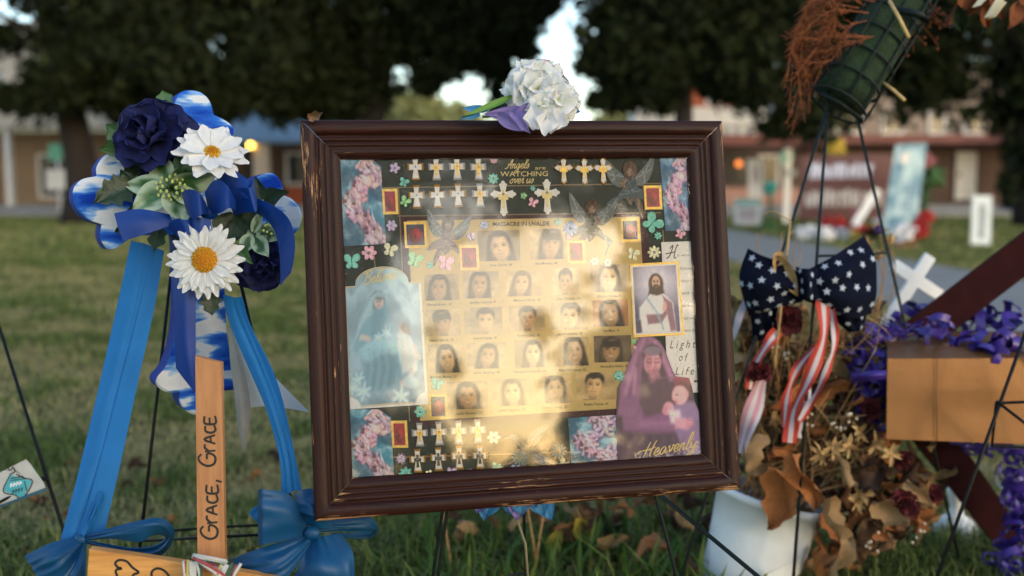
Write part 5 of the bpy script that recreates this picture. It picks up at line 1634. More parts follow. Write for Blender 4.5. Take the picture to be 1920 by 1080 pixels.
for i, (a, b, wd, lob, mt) in enumerate((((252, 345, 1.54), (176, 378, 1.50), .046, 4, 'sgreen'), ((255, 330, 1.55), (235, 308, 1.53), .03, 3, 'sgreen'), ((262, 365, 1.54), (225, 318, 1.53), .03, 3, 'sgreen'), ((240, 265, 1.54), (198, 232, 1.53), .034, 2, 'mgreen'), ((245, 272, 1.54), (182, 282, 1.53), .026, 2, 'mgreen'),
        ((232, 270, 1.54), (240, 300, 1.54), .024, 1, 'sgreen'), ((312, 200, 1.55), (305, 168, 1.55), .024, 2, 'mgreen'), ((345, 330, 1.53), (330, 272, 1.52), .022, 1, 'mgreen'), ((360, 330, 1.52), (332, 275, 1.53), .02, 1, 'sgreen'), ((400, 300, 1.53), (405, 255, 1.52), .022, 1, 'mgreen'), ((300, 430, 1.53), (288, 470, 1.50), .026, 2, 'sgreen'),
        ((260, 420, 1.55), (214, 435, 1.55), .03, 1, 'sgreen'), ((290, 380, 1.55), (230, 405, 1.55), .03, 1, 'sgreen'), ((440, 400, 1.54), (420, 470, 1.53), .05, 1, 'sgreen'), ((440, 410, 1.54), (480, 450, 1.53), .05, 1, 'sgreen'), ((490, 375, 1.55), (478, 330, 1.55), .022, 1, 'sgreen'), ((495, 378, 1.55), (538, 358, 1.53), .030, 1, 'sgreen'),
        ((496, 385, 1.55), (515, 392, 1.54), .034, 1, 'sgreen'), ((440, 460, 1.50), (474, 495, 1.49), .020, 1, 'mgreen'), ((392, 545, 1.50), (398, 592, 1.50), .030, 3, 'sgreen'), ((335, 480, 1.51), (322, 468, 1.51), .02, 1, 'mgreen'), ((410, 340, 1.53), (440, 310, 1.53), .03, 1, 'mgreen'), ((360, 430, 1.55), (330, 470, 1.55), .04, 1, 'sgreen'), ((300, 300, 1.56), (260, 310, 1.56), .04, 1, 'sgreen'), ((380, 430, 1.56), (330, 420, 1.56), .05, 1, 'sgreen'))):
    leaf(fo, a, b, wd, M[mt], .12, .15, lob, 'leaf', 60 + i)

# ---------------------------------------------------------------- ribbons
M['royal'] = pmat('royal_blue_satin', srgb(0, 52, 130), rough=.5, vary=.12, scale=30, bump=.08, bscale=500, spec=.35, aniso=.5)
M['sky'] = pmat('sky_blue_satin', srgb(26, 106, 168), rough=.6, vary=.1, scale=20, bump=.08, bscale=500, spec=.28)
M['teal'] = pmat('teal_blue_satin', srgb(10, 70, 112), rough=.5, vary=.15, scale=16, bump=.08, bscale=500, spec=.4, aniso=.4)


def ribbon(parent, name, rails, mat, nu=26, nv=9, solid=.0005, wr=None):
    if name == 'loop' and mat is M['royal']:
        rails = [rails[0], rails[-1]]
    if name == 'streamer' and mat is M['sky']:      # lies nearly flat
        md = [np.mean([q[i][2] for q in rails]) for i in range(len(rails[0]))]
        rails = [[(x, y, md[i] + .38 * (d - md[i])) for i, (x, y, d) in enumerate(q)] for q in rails]
    satin = mat in (M['teal'], M['sky'])
    if satin and len(rails) > 2: nu, nv = max(nu, 36), max(nv, 22)
    V, F = loft(pxrails(rails), nu, nv)
    if satin and len(rails) > 2:          # creases running out of the knot
        g_ = np.random.default_rng(int(rails[0][0][0]) % 997)
        u = np.linspace(0, 1, nu)[:, None]; v = np.linspace(0, 1, nv)[None, :]
        d = np.zeros((nu, nv))
        for _ in range(6):
            f_, ph, du = g_.uniform(7, 30), g_.uniform(0, 6), g_.uniform(-5, 5)
            s_ = np.sin(v * f_ + ph + du * u)
            d += np.arcsin(np.clip(s_, -1, 1)) * .64 * g_.uniform(.3, 1) * (.25 + .75 * vnoise(u * 3 + ph, v * 2 + ph))
        amp = (.0022 if name != 'streamer' else .0008)
        V = V - FWD * (amp * d * np.sin(np.pi * np.clip(v * .96 + .02, 0, 1)) ** .5).reshape(-1, 1)
    return mk(name, V, F, mat, parent, solid=solid)


rb = thing('royal_blue_bow', 'shiny royal blue ribbon bow across the middle of the foam cross', 'bow', P(385, 400, 1.51))
ribbon(rb, 'tail', [[(214, 400, 1.49), (262, 392, 1.495), (318, 402, 1.51)], [(221, 425, 1.487), (268, 416, 1.49), (322, 412, 1.508)], [(231, 452, 1.488), (276, 438, 1.492), (328, 420, 1.508)]], M['royal'])
ribbon(rb, 'loop', [[(340, 362, 1.49), (352, 355, 1.455), (372, 360, 1.445), (386, 380, 1.47)], [(347, 384, 1.49), (360, 376, 1.452), (378, 378, 1.444), (388, 396, 1.47)], [(352, 402, 1.5), (364, 412, 1.46), (378, 402, 1.452), (390, 402, 1.48)]], M['royal'])
ribbon(rb, 'loop', [[(384, 360, 1.49), (402, 338, 1.45), (424, 346, 1.44), (442, 376, 1.47)], [(388, 378, 1.49), (408, 362, 1.446), (428, 364, 1.437), (442, 386, 1.465)], [(392, 402, 1.5), (412, 400, 1.455), (430, 390, 1.45), (442, 396, 1.48)]], M['royal'])
ribbon(rb, 'loop', [[(404, 326, 1.52), (430, 316, 1.50), (458, 332, 1.48), (474, 352, 1.49)], [(420, 345, 1.515), (444, 340, 1.485), (466, 352, 1.47), (478, 368, 1.485)], [(438, 378, 1.51), (456, 372, 1.475), (472, 376, 1.465), (482, 396, 1.49)]], M['royal'])
ribbon(rb, 'loop', [[(420, 362, 1.505), (448, 352, 1.48), (468, 352, 1.462), (476, 340, 1.49)], [(432, 388, 1.505), (456, 378, 1.475), (474, 374, 1.458), (482, 362, 1.485)], [(440, 404, 1.51), (462, 398, 1.48), (480, 396, 1.462), (483, 384, 1.49)]], M['royal'])
ribbon(rb, 'loop', [[(312, 424, 1.51), (330, 410, 1.485), (350, 412, 1.475), (366, 402, 1.5)], [(322, 438, 1.508), (340, 424, 1.48), (352, 426, 1.472), (366, 412, 1.498)], [(338, 450, 1.506), (346, 440, 1.48), (356, 440, 1.472), (364, 424, 1.498)]], M['royal'])
ribbon(rb, 'loop', [[(344, 420, 1.5), (370, 408, 1.47), (396, 412, 1.48)], [(346, 434, 1.498), (372, 424, 1.465), (398, 426, 1.478)], [(344, 447, 1.5), (372, 440, 1.468), (398, 440, 1.48)]], M['royal'])
ribbon(rb, 'tail', [[(468, 366, 1.50), (510, 384, 1.48), (541, 410, 1.465), (553, 450, 1.46), (550, 490, 1.465), (545, 512, 1.47)], [(474, 382, 1.50), (506, 402, 1.485), (530, 426, 1.475), (540, 462, 1.47), (538, 504, 1.473), (534, 524, 1.476)], [(482, 400, 1.505), (500, 412, 1.495), (516, 436, 1.488), (524, 474, 1.482), (526, 516, 1.482), (525, 536, 1.482)]], M['royal'])
ribbon(rb, 'tail', [[(322, 468, 1.512), (326, 560, 1.507), (328, 640, 1.507), (330, 690, 1.51)], [(334, 470, 1.50), (337, 560, 1.497), (340, 650, 1.5), (343, 708, 1.5)], [(344, 470, 1.495), (346, 560, 1.49), (350, 650, 1.492), (364, 734, 1.495)], [(368, 470, 1.50), (367, 560, 1.497), (367, 650, 1.50), (368, 735, 1.5)]], M['royal'])
MB().ball(P(392, 400, 1.495), .014, 10, squash=(1, .8, .7)).build('knot', M['royal'], rb)

rs = thing('sky_blue_ribbon', 'long sky blue satin ribbon left of the foam cross, bowed at its foot', 'ribbon', P(150, 1060, 1.46))
ribbon(rs, 'streamer', [[(246, 452, 1.575), (216, 590, 1.55), (182, 740, 1.52), (146, 890, 1.49), (112, 1018, 1.475)], [(268, 456, 1.562), (240, 590, 1.538), (203, 740, 1.506), (164, 890, 1.478), (128, 1015, 1.466)], [(281, 460, 1.566), (254, 590, 1.542), (216, 740, 1.511), (182, 870, 1.484), (142, 1012, 1.472)],
       [(289, 464, 1.562), (260, 590, 1.535), (222, 740, 1.504), (188, 880, 1.476), (150, 1008, 1.462)], [(308, 470, 1.572), (289, 580, 1.55), (258, 720, 1.52), (228, 860, 1.49), (196, 996, 1.475)]], M['sky'], 40, 26)
ribbon(rs, 'tail', [[(46, 1042, 1.44), (96, 1018, 1.44), (148, 1006, 1.46)], [(62, 1068, 1.43), (108, 1046, 1.42), (154, 1014, 1.455)], [(80, 1100, 1.425), (124, 1074, 1.43), (160, 1020, 1.46)]], M['teal'])
ribbon(rs, 'tail', [[(84, 1104, 1.44), (126, 1066, 1.445), (152, 1016, 1.465)], [(110, 1110, 1.42), (140, 1070, 1.425), (158, 1018, 1.455)], [(158, 1115, 1.43), (160, 1060, 1.44), (162, 1020, 1.462)]], M['teal'])
ribbon(rs, 'loop', [[(156, 1005, 1.46), (200, 992, 1.44), (262, 976, 1.43), (304, 972, 1.44), (327, 994, 1.46), (318, 1026, 1.48), (290, 1046, 1.49), (240, 1044, 1.49), (160, 1018, 1.475)],
       [(158, 1009, 1.455), (206, 1000, 1.428), (262, 990, 1.42), (300, 986, 1.432), (318, 1002, 1.455), (310, 1022, 1.475), (286, 1036, 1.485), (240, 1036, 1.485), (162, 1015, 1.472)],
       [(160, 1014, 1.458), (210, 1010, 1.435), (262, 1016, 1.432), (284, 1004, 1.44), (303, 1003, 1.46), (310, 1010, 1.48), (284, 1024, 1.49), (240, 1026, 1.49), (164, 1013, 1.475)]], M['teal'], 44, 10)
ribbon(rs, 'crease_fold', [[(186, 920, 1.475), (170, 960, 1.462), (148, 1010, 1.458)], [(192, 925, 1.468), (175, 965, 1.455), (152, 1012, 1.453)], [(196, 932, 1.475), (182, 968, 1.462), (158, 1012, 1.458)]], M['sky'])
MB().ball(P(152, 1012, 1.457), .010, 10, squash=(1, .8, .9)).build('knot', M['teal'], rs)

rt = thing('teal_blue_ribbon', 'teal blue satin ribbon right of the cross ending in a large bow beside the frame', 'ribbon', P(560, 1060, 1.50))
ribbon(rt, 'streamer', [[(418, 552, 1.55), (428, 600, 1.53), (466, 690, 1.52), (500, 770, 1.50), (524, 860, 1.49), (528, 925, 1.49)], [(434, 556, 1.535), (446, 600, 1.512), (484, 690, 1.50), (512, 770, 1.485), (536, 860, 1.48), (542, 925, 1.483)], [(440, 558, 1.55), (458, 610, 1.535), (494, 690, 1.52), (522, 760, 1.503), (544, 850, 1.492), (552, 920, 1.49)], [(454, 556, 1.54), (470, 610, 1.53), (508, 686, 1.51), (530, 750, 1.495), (552, 850, 1.485), (566, 920, 1.485)]], M['sky'], 40, 20)
ribbon(rt, 'loop', [[(484, 918, 1.475), (488, 917, 1.43), (500, 918, 1.425), (540, 926, 1.45), (575, 965, 1.49)], [(484, 960, 1.475), (488, 960, 1.425), (500, 960, 1.418), (545, 965, 1.44), (578, 985, 1.485)], [(484, 1020, 1.478), (488, 1022, 1.432), (500, 1020, 1.427), (545, 1010, 1.45), (580, 1002, 1.49)]], M['teal'], 30, 12)
ribbon(rt, 'loop', [[(552, 926, 1.50), (580, 916, 1.49), (620, 930, 1.52)], [(560, 950, 1.47), (590, 960, 1.455), (620, 965, 1.50)], [(575, 985, 1.48), (600, 990, 1.475), (625, 992, 1.5)]], M['teal'])
ribbon(rt, 'loop', [[(590, 985, 1.50), (640, 972, 1.53), (690, 968, 1.55), (709, 990, 1.57), (690, 1010, 1.59), (620, 1008, 1.55)], [(592, 992, 1.49), (640, 986, 1.515), (688, 984, 1.54), (703, 992, 1.565), (686, 1004, 1.58), (620, 1004, 1.545)], [(594, 999, 1.495), (640, 996, 1.52), (684, 1000, 1.545), (697, 998, 1.57), (682, 1000, 1.585), (622, 999, 1.55)]], M['teal'], 34, 8)
ribbon(rt, 'tail', [[(434, 1048, 1.45), (500, 1024, 1.445), (575, 1002, 1.48)], [(450, 1076, 1.44), (520, 1060, 1.425), (582, 1008, 1.475)], [(476, 1110, 1.44), (530, 1090, 1.43), (590, 1014, 1.478)]], M['teal'])
ribbon(rt, 'tail', [[(540, 1110, 1.46), (560, 1060, 1.455), (582, 1008, 1.482)], [(590, 1112, 1.44), (600, 1060, 1.43), (596, 1008, 1.475)], [(650, 1112, 1.455), (640, 1060, 1.45), (612, 1004, 1.48)], [(664, 1110, 1.475), (662, 1040, 1.475), (640, 1002, 1.50)]], M['teal'], 26, 14)
ribbon(rt, 'tail', [[(466, 962, 1.51), (478, 950, 1.505), (492, 944, 1.50)], [(478, 975, 1.505), (490, 966, 1.5), (500, 962, 1.495)], [(492, 988, 1.51), (502, 980, 1.505), (510, 980, 1.5)]], M['sky'])
mb = MB(); mb.ball(P(585, 1000, 1.475), .011, 10, squash=(1.2, .8, 1)); mb.build('knot', M['teal'], rt)

# paper tag with grey ribbon between the foam cross and the frame
tp_ = thing('paper_tag', 'white paper sheet hanging between the foam cross and the frame', 'paper', P(520, 770, 1.58))
V, F = loft(pxrails([[(428, 614, 1.58), (440, 640, 1.585), (447, 700, 1.59), (464, 764, 1.59)], [(440, 624, 1.585), (466, 664, 1.58), (484, 706, 1.575), (512, 762, 1.57)], [(444, 626, 1.59), (478, 664, 1.60), (520, 712, 1.60), (580, 773, 1.60)]]), 16, 10)
mk('sheet', V, F, pmat('white_tag_paper', srgb(206, 210, 212), rough=.7, vary=.06, bump=.1), tp_, solid=.0006)
ribbon(tp_, 'grey_streamer', [[(428, 616, 1.575), (432, 680, 1.57), (440, 740, 1.565), (446, 800, 1.565), (456, 846, 1.57)], [(436, 620, 1.57), (446, 690, 1.56), (452, 750, 1.555), (454, 800, 1.556), (457, 848, 1.57)], [(446, 650, 1.575), (462, 710, 1.565), (470, 765, 1.56), (466, 810, 1.56), (459, 848, 1.57)]], pmat('grey_satin', srgb(150, 148, 142), rough=.45, vary=.2))

# ================================================================== WOODEN CROSS
def plank_mat(name, c0, c1, ax):
    return pmat(name, c0, rough=.55, vary=.2, scale=9, stretch=ax, col2=c1, bump=.15, bscale=60, coat=.15)


M['plank_v'] = plank_mat('pine_upright', srgb(166, 110, 66), srgb(190, 134, 86), (14, 14, .8))
M['plank_h'] = plank_mat('pine_crossbar', srgb(190, 126, 58), srgb(222, 160, 86), (.8, 6, 14))
WC = Plane(P(392, 860, 1.42), -c2w((-.12, .03, 1)), c2w((-.035, 1, .02)))
wc = thing('wooden_cross', 'pine cross with grace written up the post and yarn wrapped round its joint', 'wooden cross', WC.px(400, 1150))
mb = MB(); mb.prism([WC.px(x, y) for x, y in ((366, 668), (372, 1200), (425, 1200), (415, 680))], -WC.n * .018, bevel=.0015); up_o = mb.build('upright', M['plank_v'], wc, smooth=False)
mb = MB()
V, F = [], []
ink = [  # strokes in letter space: x along the writing (upwards in the photo), y to the left of it
    ('G', [[(.85, .82), (.6, 1.0), (.25, .85), (.05, .45), (.2, .08), (.6, 0), (.85, .2), (.88, .48), (.5, .5)]], 1.05), ('r', [[(.05, .62), (.12, .0)], [(.1, .4), (.3, .62), (.55, .62)]], .62), ('A', [[(.0, 0), (.3, .66), (.6, .02)], [(.12, .26), (.52, .3)]], .72), ('C', [[(.55, .6), (.2, .58), (.08, .25), (.25, .0), (.6, .08)]], .66), ('E', [[(.6, .64), (.1, .62), (.1, 0), (.62, .02)], [(.1, .34), (.5, .35)]], .72), (',', [[(.2, .1), (.1, -.25)]], .75)]
GY = {k: (s_, a) for k, s_, a in ink}
for body, y0 in (('GrACE,', 1012), ('GrACE', 875)):
    x = 0
    for ch in body:
        st, adv = GY[ch]
        for s_ in st:
            # writing runs up the post: letter x -> up, letter y -> left
            pts = [(408 - p[1] * 32 - (y0 - 1012) * .0 + (-4 if y0 < 900 else 0), y0 - (x + p[0]) * 30 * (.92 if y0 < 900 else 1)) for p in s_]
            stroke_px(mb, pts, 4.6, .0005, WC.px, n=8, taper=.18)
        x += adv * .93
mb.build('lettering', M['ink'], up_o, smooth=False)
HCp = Plane(P(330, 1060, 1.40), -c2w((-.1, .03, 1)), c2w((.145, 1, .02)))
mb = MB(); mb.prism([HCp.px(x, y) for x, y in ((166, 1030), (160, 1120), (330, 1145), (520, 1172), (520, 1084), (345, 1056))], -HCp.n * .018, bevel=.0015); bar = mb.build('crossbar', M['plank_h'], wc, smooth=False)
mb = MB()
for p in ([(222, 1086), (217, 1070), (228, 1066), (221, 1064), (216, 1056), (224, 1050), (238, 1053), (248, 1064), (260, 1073), (250, 1078), (244, 1092), (236, 1104), (228, 1098), (222, 1086)], [(288, 1090), (284, 1074), (294, 1066), (308, 1070), (318, 1084), (312, 1096), (300, 1104)], [(470, 1096), (466, 1086), (474, 1082), (490, 1085)]):
    mb = MB(); stroke_px(mb, p, 4.6, .0005, HCp.px, n=8)
    mb.build('heart_mark', M['ink'], bar, smooth=False)
YC_ = {'w': srgb(224, 220, 210), 'g': srgb(80, 104, 82), 'r': srgb(186, 84, 84), 'o': srgb(196, 120, 60), 'y': srgb(206, 196, 110)}
M['yarn'] = pmat('variegated_yarn', (1, 1, 1), rough=.95, vary=.25, scale=700, bump=.6, bscale=900, attr=True)
for k in range(34):
    cc = YC_['wwwggrwwowryw'[k % 13]]
    if k < 9:
        a, b = (361 + rng.uniform(-2, 2), 1040 + k * 2.6), (426 + rng.uniform(-2, 2), 1052 + k * 2.8); d = 1.380
    elif k < 18:
        a, b = (344 + (k - 9) * 4.2, 1052 + rng.uniform(-2, 2)), (350 + (k - 9) * 4, 1120); d = 1.366
    elif k < 24:
        a, b = (362 + (k - 18) * 5, 1046 + (k - 18) * 2), (436 + (k - 18) * 3, 1092 + (k - 18) * 5); d = 1.356
    else:
        a, b = (432 + (k - 28) * 4, 1058 + rng.uniform(-3, 3)), (384 + (k - 24) * 5, 1112); d = 1.360
    mid = ((a[0] + b[0]) / 2 + rng.uniform(-4, 4), (a[1] + b[1]) / 2 + rng.uniform(-3, 3))
    mb = MB(); mb.tube(catmull([P(*a, d + .006), P(*mid, d), P(*b, d + .006)], 9), .0023, 6, col=cc)
    mb.build('yarn_strand', M['yarn'], wc)

# ================================================================== FLOWERS ON AND UNDER THE FRAME
M['carn'] = pmat('white_carnation_silk', (1, 1, 1), rough=.75, vary=.04, scale=60, bump=.3, bscale=120, attr=True, trans=.25)
ca = thing('white_carnation', 'big ruffled white silk carnation resting on the top edge of the frame', 'artificial flower', P(1018, 228, 1.475))
CX = nrm(-c2w((-.05, -.08, 1)))
gq = np.random.default_rng(12)
for ci, (cx_, cy_, cd_, sc_) in enumerate(((1008, 168, 1.478, 1.0), (1047, 188, 1.462, .66), (1018, 196, 1.452, .52))):
    CO = P(cx_, cy_, cd_)
    for li, (n, s_, tilt, cu) in enumerate(((3, .45, 22, .3), (4, .66, 46, .15), (5, .86, 64, .15), (6, 1.0, 82, .2))):
        if ci and li == 1: continue
        for k in range(n):
            az = 2 * math.pi * k / n + li * .7 + gq.uniform(-.25, .25)
            r = .054 * s_ * sc_
            V, F = petal(r, r * 1.75, .1, cu + gq.uniform(-.15, .15), .05, 14, 25, 200 + ci * 90 + li * 20 + k, tip=.93)
            Vg = V.reshape(14, 25, 3)
            jag =   .05 * gq.random(25) + .03 * (np.arange(25) % 2) + .06 * np.sin(np.arange(25) * .9 + k)
            for q_, f_ in ((-1, 1), (-2, .6), (-3, .25)): Vg[q_, :, 1] -= r * jag * f_
            Vg[:, :, 1] -= r * .34 * (np.linspace(-1, 1, 25)[None, :] ** 2) * (np.linspace(0, 1, 14)[:, None] ** 1.5)      # rounded fan
            wv = np.sin(np.linspace(0, 1, 25) * gq.uniform(8, 13) + k)
            Vg[:, :, 2] += r * .06 * wv[None, :] * (np.linspace(0, 1, 14)[:, None] ** 2)
            V = Vg.reshape(-1, 3)
            u = V[:, 1] / r
            g0 = srgb(204, 212, 150) if ci == 0 or li < 2 else srgb(226, 228, 206)
            col = g0 * np.clip(1 - u * 1.7, 0, 1)[:, None] + srgb(236, 237, 236) * np.clip(u * 1.7, 0, 1)[:, None]
            if gq.random() < .12: col = np.where((u > .8)[:, None], srgb(236, 208, 214), col)
            add_petal(ca, 'petal', CO - CX * .005 * li, CX, az, R(tilt + gq.uniform(-10, 10)), V, F, M['carn'], cols=col)
for k, (a, az_) in enumerate((((1030, 214, 1.445), 0), ((1000, 205, 1.45), .5), ((1052, 212, 1.45), -.4))):
    V, F = petal(.034, .036, .3, .3, .1, 10, 11, 600 + k, tip=.95); V[:, 1] -= .012 * (V[:, 0] / .018) ** 2 * (V[:, 1] / .034)
    dn = nrm(-UP + RIGHT * (.25 - az_ * .8) * -1 - FWD * .5); f_ = nrm(-FWD + UP * .3); x_ = nrm(np.cross(dn, f_)); z_ = np.cross(x_, dn)
    mk('petal', put(V, P(*a), np.stack([x_, dn, z_], 1)), F, M['white_petal'], ca)
leaf(ca, (964, 180, 1.475), (868, 222, 1.47), .012, pmat('bright_green_leaf', srgb(96, 140, 52), rough=.45, vary=.25), .2, -.1, 0, 'leaf', 77)
MB().tube([P(1005, 205, 1.48), P(960, 214, 1.485), P(905, 219, 1.5)], .002, 7).build('stem', M['mgreen'], ca)
M['lav'] = pmat('lavender_silk', srgb(150, 134, 196), rough=.6, vary=.2, scale=50, bump=.25, bscale=90, trans=.25)
M['blu'] = pmat('pale_blue_silk', srgb(86, 160, 212), rough=.6, vary=.2, scale=50, bump=.25, bscale=90, trans=.25)
lv = thing('lavender_flower', 'lavender and blue silk petals lying under the white carnation on the frame', 'artificial flower', P(965, 226, 1.47))
for k, (a, b, wd, mt) in enumerate((((1000, 212, 1.468), (908, 214, 1.455), .022, 'lav'), ((960, 208, 1.452), (992, 249, 1.437), .018, 'lav'), ((934, 212, 1.455), (978, 246, 1.440), .020, 'lav'), ((1000, 200, 1.47), (960, 224, 1.448), .022, 'lav'), ((918, 205, 1.48), (866, 203, 1.475), .012, 'blu'), ((900, 215, 1.48), (862, 222, 1.47), .010, 'blu'), ((1050, 200, 1.485), (1088, 210, 1.475), .022, 'blu'), ((1000, 215, 1.455), (1018, 238, 1.44), .024, 'lav'))):
    leaf(lv, a, b, wd, M[mt], .25, .2, 0, 'petal', 300 + k)
dl = thing('dry_leaf', 'small curled dry brown leaf on the top left corner of the frame', 'leaf', P(596, 222, 1.45))
M['dryleaf'] = pmat('dry_brown_leaf', srgb(132, 104, 78), rough=.9, vary=.35, scale=90, bump=.5, bscale=120)
leaf(dl, (580, 222, 1.458), (608, 210, 1.452), .014, M['dryleaf'], .5, -.4, 2, 'blade', 1); leaf(dl, (590, 222, 1.458), (576, 213, 1.455), .01, M['dryleaf'], .4, .3, 1, 'blade', 2)
hb = thing('blue_purple_flower', 'blue and purple silk petals hanging below the frame in front of the grass', 'artificial flower', P(960, 985, 1.66))
for k in range(12):
    x = 890 + k * 13 + rng.uniform(-4, 4)
    leaf(hb, (955 + (x - 955) * .7, 925, 1.64), (x, 962 + 14 * math.sin(k * 1.3) , 1.625), .034, M['blu'] if k % 3 else M['lav'], .25, .2, 0, 'petal', 400 + k)
MB().tube([P(955, 930, 1.65), P(985, 1020, 1.66), P(995, 1150, 1.68)], .0022, 6).build('stem', pmat('dry_stem', srgb(134, 122, 92), rough=.8), hb)

# ================================================================== RIGHT SIDE: WREATH CAGE, BOUQUET, BOX
TH = pmat('floral_foam', srgb(30, 50, 26), rough=.98, vary=.45, scale=60, bump=1, bscale=120)
ew = easel('wire_easel', 'tall dark green wire easel carrying the floral foam cage', [(P(1585, 95, 2.16), P(1466, 476, 2.06)), (P(1556, 150, 2.05), P(1531, 492, 2.02)), (P(1600, 190, 2.15), P(1682, 545, 2.18))], [[P(1535, 480, 2.03), P(1600, 478, 2.10), P(1664, 474, 2.17)]], W, .0034)
cg = thing('foam_cage', 'green plastic cage of floral foam hanging from the tall easel with dried fern', 'floral cage', P(1580, 215, 2.08))
A0, A1 = P(1572, 196, 2.05), P(1716, -40, 2.12)
ax = nrm(A1 - A0); sx_ = nrm(np.cross(ax, -FWD)); sz = np.cross(sx_, ax); LN = np.linalg.norm(A1 - A0)
def cage_pt(s_, a, r=1.0):
    return A0 + ax * LN * s_ + (sx_ * math.cos(a) * .063 + sz * math.sin(a) * .05) * r
Vf = []; nf = 14
for i in range(9):
    for j in range(nf):
        Vf.append(cage_pt(.04 + .94 * i / 8, 2 * math.pi * j / nf, .86 + .06 * rng.random()))
Ff = [(i * nf + j, i * nf + (j + 1) % nf, (i + 1) * nf + (j + 1) % nf, (i + 1) * nf + j) for i in range(8) for j in range(nf)] + [tuple(range(nf))[::-1], tuple(8 * nf + j for j in range(nf))]
mk('foam_block', Vf, Ff, TH, cg)
for i in range(7):
    MB().tube([cage_pt(i / 6, 2 * math.pi * j / 20) for j in range(21)], .0026, 6).build('cage_hoop', W, cg)
for j in range(9):
    a = 2 * math.pi * j / 9 + .2
    MB().tube([cage_pt(0, a), cage_pt(.5, a), cage_pt(1, a)], .0026, 6).build('cage_rib', W, cg)
mb = MB(); mb.tube([cage_pt(.0, 0, .9), cage_pt(-.03, 1.57, .5), cage_pt(0, 3.14, .9)], .005, 8); mb.build('cage_end', W, cg)
mb = MB(); mb.tube([P(1690, 20, 2.04), P(1720, 26, 2.02), P(1738, 38, 2.03), P(1742, 20, 2.03)], .008, 8); mb.build('clip', W, cg)
fr_ = thing('dried_fern', 'orange brown dried fern drooping over the left of the foam cage', 'dried fern', P(1500, 230, 2.05))
M['fern'] = pmat('dried_fern', srgb(130, 74, 40), rough=.95, vary=.45, scale=60, trans=.15)
gf = np.random.default_rng(5)
for k in range(24):
    x0 = 1590 + gf.uniform(-30, 60); y0 = gf.uniform(-20, 90); mx = 1500 + gf.uniform(-15, 60); ex = 1472 + gf.uniform(-8, 36) + (k % 5) * 5; ey = (gf.uniform(130, 250) if k % 3 else gf.uniform(60, 130))
    d = 2.05 + gf.uniform(-.05, .05)
    pts = catmull([P(x0, y0, d), P((x0 + mx) / 2 - 5, y0 + gf.uniform(-20, 20), d - .02), P(mx, y0 * .4 + 70 + gf.uniform(-30, 30), d), P(ex, ey, d + .01)], 22)
    mb = MB(); mb.tube(pts, .0016, 5)
    for i in range(3, 22):
        for s_ in (-1, 1):
            t = nrm(pts[min(i + 1, 21)] - pts[i - 1]); q = nrm(np.cross(t, FWD) * s_ + t * 1.2 + gf.normal(size=3) * .35)
            l = (.016 * math.sin(i / 22 * 3.0) + .007) * gf.uniform(.5, 1.2)
            if gf.random() < .25: continue
            mb.tube([pts[i], pts[i] + q * l * .6, pts[i] + q * l + t * l * .4], [.0013, .0011, .0004], 4)
    mb.build('frond', M['fern'], fr_)
tw = thing('dried_twigs', 'thin brown dried twigs and seed heads sticking out behind the foam cage', 'dried twigs', P(1740, 110, 2.2))
for k in range(14):
    a = (1660 + gf.uniform(-40, 60), 20 + gf.uniform(-40, 40), 2.12); b = (1740 + gf.uniform(-30, 60), 20 + gf.uniform(-20, 80), 2.18)
    mb = MB(); p = catmull([P(*a), P((a[0] + b[0]) / 2, (a[1] + b[1]) / 2 - 8, 2.15), P(*b)], 8); mb.tube(p, .0014, 5)
    for i in range(4): mb.ball(p[-1 - i] + gf.normal(size=3) * .006, .004, 6)
    mb.build('twig', M['fern'], tw)
M['straw'] = pmat('pale_straw', srgb(206, 172, 112), rough=.8, vary=.25, scale=60)
for lab, a, b in (('pale straw stick poking out of the upper foam cage', (1668, 2, 2.03), (1704, 70, 1.98)), ('brown straw stick poking out of the lower right of the foam cage', (1655, 155, 2.06), (1696, 188, 2.02))):
    s_ = thing('straw_stick', lab, 'stick', P(*b)); MB().tube([P(*a), (P(*a) + P(*b)) / 2 + [0, 0, .002], P(*b)], .0036, 7).build('stalk', M['straw'], s_)
tr_ = thing('dried_leaf_cluster', 'brown dried leaves and cream ribbon ends at the top right corner', 'dried leaves', P(1880, 40, 2.1))
for k in range(16):
    x, y = 1780 + gf.uniform(0, 150), gf.uniform(-30, 30)
    leaf(tr_, (x, y - 20, 2.1 + gf.uniform(-.05, .05)), (x + gf.uniform(-30, 30), y + gf.uniform(10, 46), 2.1), .03, M['fern'] if k % 3 else M['sgreen'], .3, .3, 0, 'leaf', 700 + k)
leaf(tr_, (1905, 10, 2.02), (1896, 52, 2.0), .035, M['fern'], .3, .3, 0, 'leaf', 730)
M['creamrib'] = pmat('cream_ribbon', srgb(222, 204, 160), rough=.6, vary=.15)
for a, b in (((1850, -14), (1830, 14)), ((1876, -6), (1852, 34)), ((1880, 0), (1858, 36))):
    ribbon(tr_, 'ribbon_end', [[(a[0] - 6, a[1], 2.03), (b[0] - 7, b[1], 2.0)], [(a[0] + 8, a[1] + 4, 2.02), (b[0] + 8, b[1] - 4, 1.99)]], M['creamrib'], 8, 4)

